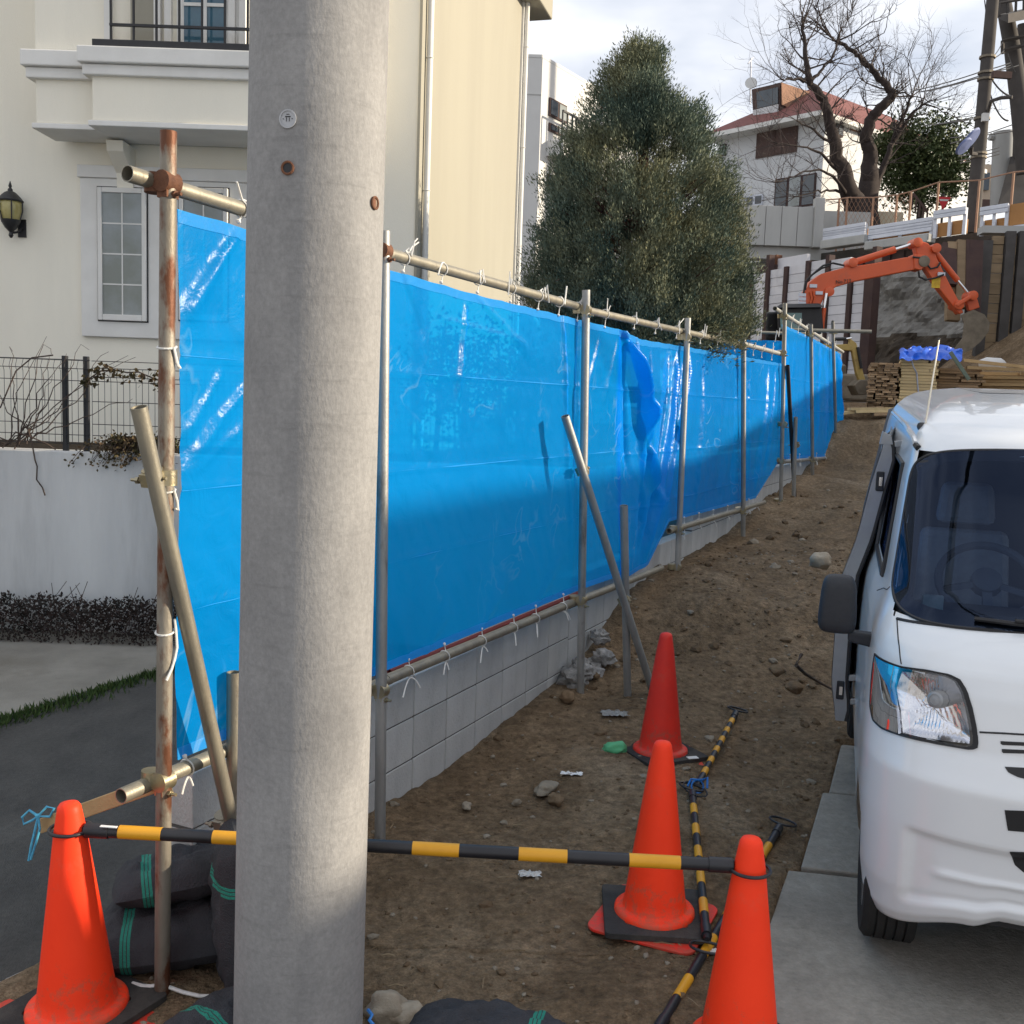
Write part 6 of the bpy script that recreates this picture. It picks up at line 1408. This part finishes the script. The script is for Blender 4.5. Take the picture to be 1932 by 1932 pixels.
tag(MB().bar(at(*z4(1480, 830), 17.0), at(*z4(1595, 1000), 16.9), .06, .02, (0, 1, 0)).build('green_board', mat('green_grey_board', (.14, .17, .13), (.1, .13, .1), 5, .8)), 'grey-green board leaning off the blue bundle onto the timber', 'board')
pl_ = thing('plank_base', 'flat planks lying on the soil in front of the timber stacks', 'planks', at(*z4(900, 1200), 16.9))
for (xa, ya, xb, yb) in ((790, 1208, 890, 1196), (890, 1195, 1190, 1190), (860, 1180, 1190, 1178), (1000, 1212, 1190, 1206)): MB().bar(at(*z4(xa, ya), 16.95), at(*z4(xb, yb), 17.0), .16, .045).build('plank', M_plk2 if xa < 900 else M_plk1, pl_)
tag(MB().bar(at(*z4(790, 1135), 17.6), at(*z4(970, 1135), 17.6), .9, .02).build('brown_sheet', M_dirtdark), 'flat brown plate on the ground left of the timber', 'plate')
rows = []
for i in range(19):
    row = []
    for j in range(31):
        u, v = j/30, i/18; x = 1168+385*u; y = 842-40*math.sin(v*math.pi)*(.4+.6*math.sin(u*math.pi)**.5) + (v-.5)*70*(1 if v > .5 else .3)
        q = at(*z4(x, y + 10*noise.noise(Vector((u*7, v*5, 1)))), 17.0+1.0*(1-v)); row.append(q + Vector((0, .12*noise.noise(Vector((u*9, v*6, 2))), .06*noise.noise(Vector((u*11, v*8, 5))))))
    rows.append(row)
tag(MB().grid(rows).build('blue_bundle', M_royal, None, smooth=True, fix=False, angle=35), 'crumpled royal blue sheet lying on the timber stacks', 'tarpaulin')
tag(MB().tube([at(*z4(1240, 875), 17.0), at(*z4(1255, 920), 17.05), at(*z4(1275, 960), 17.1), at(*z4(1285, 1080), 17.1)], .012, 5).build('hanging_twine', mat('pale_cord', (.45, .48, .58), None, 8, .7)), 'pale cord hanging from the blue bundle over the boards', 'twine')
tag(MB().ico(at(*z4(1735, 905), 18.5), .2, 2, (1.3, .8, .6), .2, 1.5, 3).build('white_sack', M_wwall, None, smooth=True), 'small white sack behind the timber at the right', 'sack')

# ---- red-roofed house on the hill
hc = at(1553, 300, 42); ze = at(1553, 203, 42).z-.2; zb_ = zr_+.4
H1 = Plane((hc.x, hc.y), -42, True); H2 = Plane((hc.x, hc.y), 50)
# H1 runs left and back; H2 runs right and back
rh = thing('red_roof_house', 'white house with a red tiled roof and dormer on the hill', 'house', (hc.x, hc.y, zb_))
s1, s2 = 5.2, 12.0
f0, f1, f2 = H1.P(0, zb_), H1.P(s1, zb_), H2.P(s2, zb_); f3 = f1 + (f2-f0)
MB().prism([f0, f2, f3, f1], (0, 0, ze-zb_)).build('wall', M_hwall, rh)
up1 = lambda v, z: Vector((v.x, v.y, z)); ov = .55
cx_ = (f0+f3)/2; ex_ = lambda p: up1(p + (p-cx_).normalized()*ov*1.6, ze-.1)
e0_, e1_, e2_, e3_ = ex_(f0), ex_(f1), ex_(f2), ex_(f3); rdg = 2.1
m1_ = (f0+f1)/2; m2_ = (f2+f3)/2; r0 = up1(m1_.lerp(m2_, .24), ze+rdg); r1 = up1(m1_.lerp(m2_, .76), ze+rdg)
MB().add([e0_, e1_, r0], [(0, 1, 2)]).add([e0_, e2_, r1, r0], [(0, 1, 2, 3)]).add([e2_, e3_, r1], [(0, 1, 2)]).add([e1_, e3_, r1, r0], [(0, 1, 2, 3)]).build('roof', M_rooft, rh)
MB().prism([e0_, e2_, e3_, e1_], (0, 0, -.18)).build('eave', M_trim, rh)
def hwin(pl, x0, y0, x1, y1, mm_f, mm_p, n=2, d=.06):
    a, b = z3(x0, y0), z3(x1, y1); sa, za = pl.sz(*a); sb, zb2 = pl.sz(*b); sa, sb = sorted((sa, sb)); za, zb2 = sorted((za, zb2))
    f = MB().slab(pl, sa, sb, za, zb2, .002, d).build('window', mm_f, rh); w_ = (sb-sa)/n
    for k in range(n): MB().slab(pl, sa+w_*k+.06, sa+w_*(k+1)-.06, za+.06, zb2-.06, d+.001, d+.015).build('pane', mm_p[k % len(mm_p)], f)
hwin(H1, 302, 760, 540, 930, M_brown, [M_brown, M_brown], 2); hwin(H1, 412, 1100, 650, 1258, M_hpile, [M_glassd, M_glassc], 3); hwin(H1, 230, 1205, 332, 1256, M_grail, [M_glassd]); hwin(H1, 72, 890, 105, 955, M_hpile, [M_glassc], 1)
hwin(H2, 770, 745, 815, 845, M_hpile, [M_glassd], 1); hwin(H2, 865, 735, 945, 825, M_orange_roof, [M_orange_roof], 1); hwin(H2, 1010, 800, 1060, 950, M_trim, [M_stucco_sun], 1)
# dormer
d0, d1, d2, d3 = at(*z3(262, 548), 45.4), at(*z3(436, 508), 44.0), at(*z3(436, 690), 44.0), at(*z3(272, 730), 45.4); bk_ = Vector((3.2, 2.4, 0))
MB().hexa([d3, d2, d2+bk_, d3+bk_, d0, d1, d1+bk_, d0+bk_]).build('dormer', M_brown, rh)
nn = Vector((-.65, -.75, 0))*.06; L4 = lambda a, b: d3.lerp(d2, a).lerp(d0.lerp(d1, a), b) + nn
MB().hexa([L4(.2, .30), L4(.96, .30), L4(.96, .85), L4(.2, .85)] + [p + nn*.5 for p in (L4(.2, .30), L4(.96, .30), L4(.96, .85), L4(.2, .85))]).build('dormer_window', M_glassd, rh)
MB().hexa([L4(.05, .02), L4(.97, .02), L4(.97, .27), L4(.05, .27)] + [p + nn for p in (L4(.05, .02), L4(.97, .02), L4(.97, .27), L4(.05, .27))]).build('dormer_panel', M_hwall, rh)
MB().hexa([d1 + Vector((.03, -.03, -.0)), d1 + bk_*1.0, d1 + bk_ + Vector((0, 0, -1.2)), d2 + Vector((.03, -.03, .3))] + [p + Vector((.05, -.06, 0)) for p in (d1, d1 + bk_, d1 + bk_ + Vector((0, 0, -1.2)), d2 + Vector((0, 0, .3)))]).build('dormer_cheek', M_orange_roof, rh)
an = thing('roof_antenna', 'television aerial and small dish on the red-roofed house', 'antenna', at(*z3(255, 630), 43))
MB().tube([at(*z3(252, 640), 43), at(*z3(258, 355), 43)], .035, 6).build('mast', M_grail, an); MB().tube([at(*z3(240, 390), 42.8), at(*z3(272, 352), 43.2)], .03, 5).build('aerial', M_grail, an)
MB().lathe([(.0, 0), (.14, .02), (.24, .08)], 18, at(*z3(258, 515), 42.9), (-.2, -1, .2)).build('dish', M_wwall, an, smooth=True)

# ---- big bare tree
TY = 37.0
bt_ = thing('bare_tree', 'large leafless tree with gnarled dark limbs beside the road', 'tree', at(*z3(935, 1385), TY))
T3 = lambda x, y, dy=0: at(*z3(x, y), TY+dy)
limbs = [([(925, 1390, 0), (900, 1250, 0), (850, 1150, -.2), (800, 1000, -.3), (765, 850, -.5), (730, 700, -.6), (680, 590, -.8), (620, 500, -.9), (600, 400, -.8), (590, 280, -.6), (575, 160, -.5)], .62, .07),
    ([(945, 1390, .1), (970, 1200, .2), (985, 1050, .3), (990, 940, .3), (960, 850, .2), (985, 740, .1), (1050, 660, 0), (1120, 600, 0), (1125, 565, 0), (1060, 490, .1), (1000, 430, .2), (940, 370, .3), (880, 310, .3), (780, 255, .3)], .55, .09),
    ([(1000, 1180, .3), (1060, 1050, .5), (1110, 900, .6), (1160, 800, .7), (1200, 700, .8), (1245, 590, .8)], .26, .06), ([(1130, 860, .6), (1190, 780, .5), (1240, 700, .4), (1310, 640, .3)], .16, .05),
    ([(780, 255, .3), (800, 200, .3), (840, 150, .3), (880, 60, .3)], .07, .02), ([(600, 480, -.9), (520, 490, -1.2), (440, 485, -1.4)], .12, .03), ([(630, 490, -.8), (700, 420, -.6), (780, 300, -.5), (800, 220, -.4)], .11, .03),
    ([(840, 1190, -.3), (760, 1080, -.9), (680, 1040, -1.2), (560, 1060, -1.6), (420, 1120, -2.0)], .12, .02), ([(800, 1050, -.3), (690, 940, -.9), (560, 900, -1.3), (420, 880, -1.7)], .12, .02), ([(770, 900, -.5), (650, 800, -1.0), (540, 740, -1.4)], .11, .03), ([(830, 1180, -.3), (740, 1170, -.7), (640, 1180, -1.0), (530, 1205, -1.3)], .10, .02), ([(1245, 590, .8), (1150, 560, .9), (1135, 570, .9)], .06, .03), ([(1310, 640, .3), (1400, 660, .3), (1510, 720, .2)], .06, .015)]
rng = random.Random(5); twigs = MB(); nt_ = 0
def grow(p, d, L_, r, lev):
    global nt_
    n = 4; pts_ = [p]; d = d.normalized()
    for i in range(n):
        d = (d + Vector((rng.gauss(0, .16), rng.gauss(0, .16), rng.gauss(.05, .16)))).normalized(); p = p + d*L_/n; pts_.append(p)
    twigs.tube(pts_, [r*(1-.6*i/n) for i in range(n+1)], 3 if lev > 0 else 4, False); nt_ += 1
    if lev < 3:
        for k in range(rng.choice((2, 3, 3))):
            i = rng.randint(1, n); nd = (d + Vector((rng.gauss(0, .6), rng.gauss(0, .6), rng.gauss(.1, .5)))).normalized(); grow(pts_[i], nd, L_*rng.uniform(.55, .8), r*.58, lev+1)
for pts_, ra, rb in limbs:
    P = [T3(*q) for q in pts_]; n = len(P); Q, RR = [], []
    for i in range(n-1):
        for k in range(4):
            f = k/4; Q.append(P[i].lerp(P[i+1], f) + Vector((rng.gauss(0, .03), rng.gauss(0, .03), rng.gauss(0, .03)))*(1 if k else 0)); RR.append((ra+(rb-ra)*((i+f)/(n-1))**.6)*.66*(1+(.7*math.exp(-(i+f)/1.2) if ra > .5 else 0)))
    Q.append(P[-1]); RR.append(rb); MB().tube(Q, RR, 9).build('limb', M_bark, bt_, smooth=True)
    for i in range(3, len(Q)):
        if ra > .5 and i < 10: continue
        for k in range(1 if rng.random() < .7 else 0):
            d = (Q[i]-Q[i-1]).normalized(); nd = (d*.5 + Vector((rng.gauss(0, .8), rng.gauss(0, .5), rng.gauss(.35, .55)))).normalized(); grow(Q[i], nd, rng.uniform(.6, 1.35), max(.014, min(.034, RR[i]*.4)), 0)
    for k in range(4): grow(Q[-1], ((Q[-1]-Q[-2]).normalized() + Vector((rng.gauss(0, .4), rng.gauss(0, .4), rng.gauss(.2, .3)))), rng.uniform(1.0, 1.8), max(.013, rb*.4), 0)
o = twigs.build('twigs', M_twig2, bt_, fix=False); o['kind'] = 'stuff'
# ---- evergreen bush by the tree
be = thing('evergreen_tree', 'rounded dark evergreen tree right of the bare tree', 'tree', at(*z3(1330, 1180), 40))
rng2 = np.random.default_rng(8); cs = []
for (x, y, r_) in ((1330, 950, 2.1), (1230, 900, 1.6), (1410, 1000, 1.7), (1280, 1060, 1.8), (1400, 880, 1.3), (1200, 1040, 1.5), (1440, 1080, 1.2), (1330, 1110, 1.6), (1100, 900, 1.0)):
    c_ = at(*z3(x, y), 40); n = int(2600*r_*r_/3); v = rng2.normal(size=(n, 3)); v /= np.linalg.norm(v, axis=1, keepdims=True); rr = r_*rng2.random(n)**.4*(1+.15*rng2.normal(size=n)); pp = np.array(c_)+v*rr[:, None]*np.array([1, 1, .9])*.85
    keep = np.array([noise.noise(Vector(p*1.4)) > -.25 for p in pp]); cs.append(pp[keep])
leafcloud('crown', np.concatenate(cs), .17, M_bush, be, aspect=.5, seed=9); c_ = at(*z3(1320, 1000), 40); MB().tube([Vector((c_.x, 40, zr_)), Vector((c_.x, 40, c_.z))], [.2, .1], 8).build('trunk', M_bark, be)

# ---- far poles, wires, sign, lamp
p1 = thing('utility_pole', 'dark leaning-looking utility pole beside the guardrails on the road above', 'utility pole', at(*z3(1612, 1430), 30.5))
a, b = at(*z3(1612, 1430), 30.5), at(*z3(1742, -30), 30.5); MB().tube([a, a.lerp(b, .5), b + (b-a)*.25], [.215, .185, .16], 14).build('shaft', M_farpole, p1, smooth=True)
for y in (345, 440, 480, 720, 935, 960): f = (1430-y)/1460; q = a.lerp(b, f); MB().lathe([(.225, -.03), (.225, .03)], 12, q, b-a).build('band', M_steel, p1)
MB().tube([at(*z3(1708, 700), 30.4), at(*z3(1730, 620), 30), at(*z3(1790, 600), 29.6), at(*z3(1860, 595), 29.4)], .05, 6).build('lamp_arm', M_farpole, p1)
MB().box(at(*z3(1795, 460), 30), (.55, .12, .18), .1).build('cross_box', M_hpile, p1)
MB().box(at(*z3(1695, 720), 30.2), (.18, .12, .22)).build('pole_tag', M_wwall, p1)
p2 = thing('utility_pole', 'dark slanting stay pole crossing the upper right corner', 'utility pole', at(*z3(1945, 1050), 33))
a2, b2 = at(*z3(1948, 1060), 33), at(*z3(1800, -20), 33); MB().tube([a2, at(*z3(1905, 640), 33), at(*z3(1860, 300), 33), b2], [.30, .27, .24, .22], 14).build('shaft', M_farpole, p2, smooth=True)
p3 = thing('utility_pole', 'dark upright pole at the right edge under the platform', 'utility pole', at(*z3(1925, 1050), 34))
MB().tube([at(*z3(1890, 1060), 34), at(*z3(1925, 150), 34)], .16, 12).build('shaft', M_farpole, p3, smooth=True)
pf = thing('pole_platform', 'dark equipment platform on the pole in the top right corner', 'platform', at(*z3(1850, 140), 33))
MB().hexa([at(*z3(x, y), Y) for x, y, Y in ((1765, 108, 32), (1835, 140, 30.5), (2040, 100, 32), (1990, 60, 34), (1765, 92, 32), (1835, 85, 30.5), (2040, 40, 32), (1990, 40, 34))]).build('deck', M_farpole, pf)
for (x0, y0, x1, y1) in ((1780, 100, 1785, 20), (1830, 100, 1832, 20), (1880, 95, 1884, 5), (1930, 90, 1932, 0), (1780, 20, 1935, -5)): MB().tube([at(*z3(x0, y0), 31.5), at(*z3(x1, y1), 31.5)], .04, 5).build('rail', M_farpole, pf)
for (x0, y0, x1, y1) in ((1800, 250, 1932, 225), (1800, 310, 1932, 280), (1800, 250, 1800, 330)): MB().tube([at(*z3(x0, y0), 32.5), at(*z3(x1, y1), 32.5)], .06, 5).build('bracket', M_farpole, pf)
ws_ = thing('overhead_wires', 'thin overhead wires crossing the sky between the far poles', 'wires', at(*z3(1680, 440), 30.5)); ws_['kind'] = 'stuff'
for (x0, y0, x1, y1, sag_) in ((1240, 560, 1690, 432, 8), (1290, 565, 1690, 455, 8), (1330, 560, 1690, 465, 6), (1690, 432, 1850, 385, 3), (1690, 455, 1850, 400, 3), (1740, 440, 1900, 400, 4), (1320, 770, 1660, 710, 6), (1360, 765, 1660, 720, 6), (1480, 880, 1860, 765, 6), (1480, 845, 1860, 805, 6), (1530, 960, 1780, 905, 4), (1540, 985, 1780, 925, 4), (1540, 1000, 1780, 945, 4), (1690, 0, 1712, 170, 6), (1730, 480, 1850, 590, 20), (1725, 580, 1835, 740, 40), (1750, 340, 1800, 260, 6), (1740, 360, 1810, 310, 6), (1835, 330, 1880, 440, 10)):
    pts_ = [at(*z3(x0+(x1-x0)*f, y0+(y1-y0)*f + sag_*4*f*(1-f)), 30.8+f*.3) for f in np.linspace(0, 1, 9)]; MB().tube(pts_, .016 if sag_ < 15 else .03, 4).build('wire', M_wire, ws_, fix=False)
sg_ = thing('traffic_mirror', 'blue-grey backs of two round traffic mirrors on the dark far pole', 'traffic mirror', at(*z3(1640, 900), 30))
MB().lathe([(0, 0), (.33, .02), (.36, .07), (.34, .08), (0, .1)], 24, at(*z3(1612, 862), 29.6), (-.62, .45, .62)).build('mirror_back', M_sign, sg_, smooth=True); MB().lathe([(0, 0), (.24, .02), (.27, .07), (.25, .08), (0, .1)], 24, at(*z3(1572, 905), 29.5), (-.5, .55, .66)).build('mirror_back', M_sign, sg_, smooth=True)
MB().tube([at(*z3(1612, 900), 29.8), at(*z3(1608, 940), 30), at(*z3(1640, 945), 30.3)], .05, 6).build('bracket', M_farpole, sg_)
lp_ = thing('street_lamp', 'grey concrete post with a short street lamp at the right', 'street lamp', at(*z3(1810, 1250), 35))
MB().tube([at(*z3(1795, 1260), 35), at(*z3(1812, 810), 35)], .36, 12).build('post', M_farconc, lp_, smooth=True); MB().tube([at(*z3(1800, 850), 35), at(*z3(1760, 848), 35), at(*z3(1722, 838), 35)], [.05, .1, .13], 8).build('lamp_head', M_farconc, lp_, smooth=True)
bb_ = thing('beige_building', 'beige building behind the dark far pole', 'building', at(*z3(1600, 1250), 60))
for (x0, y0, x1, y1, Y, nm) in ((1420, 1110, 1760, 1262, 58, 'wall'), (1495, 960, 1550, 1120, 59, 'wall'), (1660, 1010, 1780, 1180, 59, 'wall')):
    a, b = at(*z3(x0, y1), Y), at(*z3(x1, y0), Y); MB().box(((a.x+b.x)/2, Y+2, (a.z+b.z)/2), (b.x-a.x, 4, b.z-a.z)).build(nm, M_beige, bb_)
for (x0, y0, x1, y1) in ((1668, 1060, 1722, 1165), (1560, 1100, 1640, 1140)):
    a, b = at(*z3(x0, y1), 57.9), at(*z3(x1, y0), 57.9); MB().box(((a.x+b.x)/2, 57.9, (a.z+b.z)/2), (b.x-a.x, .1, b.z-a.z)).build('window', M_glassd, bb_)
a, b = at(*z3(1430, 1270), 57), at(*z3(1770, 1225), 57); MB().box(((a.x+b.x)/2, 57.5, (a.z+b.z)/2), (b.x-a.x, 1, b.z-a.z)).build('porch', M_hpile, bb_)
q = at(*z3(1440, 1242), 36); ss = thing('stop_sign', 'red inverted triangle road sign above the guardrail', 'road sign', q - Vector((0, 0, 1)))
MB().prism([q + Vector((-.24, 0, .19)), q + Vector((.24, 0, .19)), q + Vector((0, 0, -.23))], (0, .04, 0)).build('sign_plate', M_red, ss); MB().prism([q + Vector((-.16, -.006, .11)), q + Vector((.16, -.006, .11)), q + Vector((.13, -.006, .05)), q + Vector((-.13, -.006, .05))], (0, .005, 0)).build('sign_band', M_wwall, ss); MB().tube([q + Vector((0, .06, .3)), q + Vector((0, .06, -1.6))], .04, 6).build('post', M_farpole, ss)
dw = MB().hexa([at(*z3(x, y), Y) for x, y, Y in ((1770, 1260, 33), (1990, 1260, 33), (1990, 1260, 38), (1770, 1260, 38), (1850, 960, 34), (1990, 940, 34), (1990, 940, 38), (1850, 960, 38))]).build('dark_shed', M_farpole); tag(dw, 'dark shed with a sloping side at the right edge behind the street lamp', 'shed')

# ---- house shape and hillside added out of frame to keep the low sun off
nh = thing('added_shade_block', 'plain house-shaped block added out of frame on the right to block the low sun', 'house', (12, 4, -.2))
MB().box((15, 2.15, 1.75), (6, 3.3, 4.3)).build('wall', M_wwall, nh); MB().prism([(11.6, .5, 3.92), (11.6, 3.83, 3.92), (11.6, 3.83, 4.15), (11.6, .5, 4.15)], (7, 0, 0)).build('roof', M_rooft, nh)
MB().prism([(12, 3.86, -.3), (12, 17.4, -.3), (12, 17.4, 4.0), (12, 9, 4.1), (12, 3.86, 4.8)], (6, 0, 0)).build('wall', M_wwall, nh); MB().prism([(11.6, 3.84, 4.85), (11.6, 9, 4.15), (11.6, 17.5, 4.05), (11.6, 17.5, 4.3), (11.6, 9, 4.4), (11.6, 3.84, 5.1)], (7, 0, 0)).build('roof', M_rooft, nh)
hl_ = MB().prism([(13.6, 17.6, -.5), (13.6, 25.9, -.5), (40, 25.9, -.5), (40, 17.6, -.5)], (0, 0, zr_+.4)).build('hillside', M_tboard); tag(hl_, kind='structure')
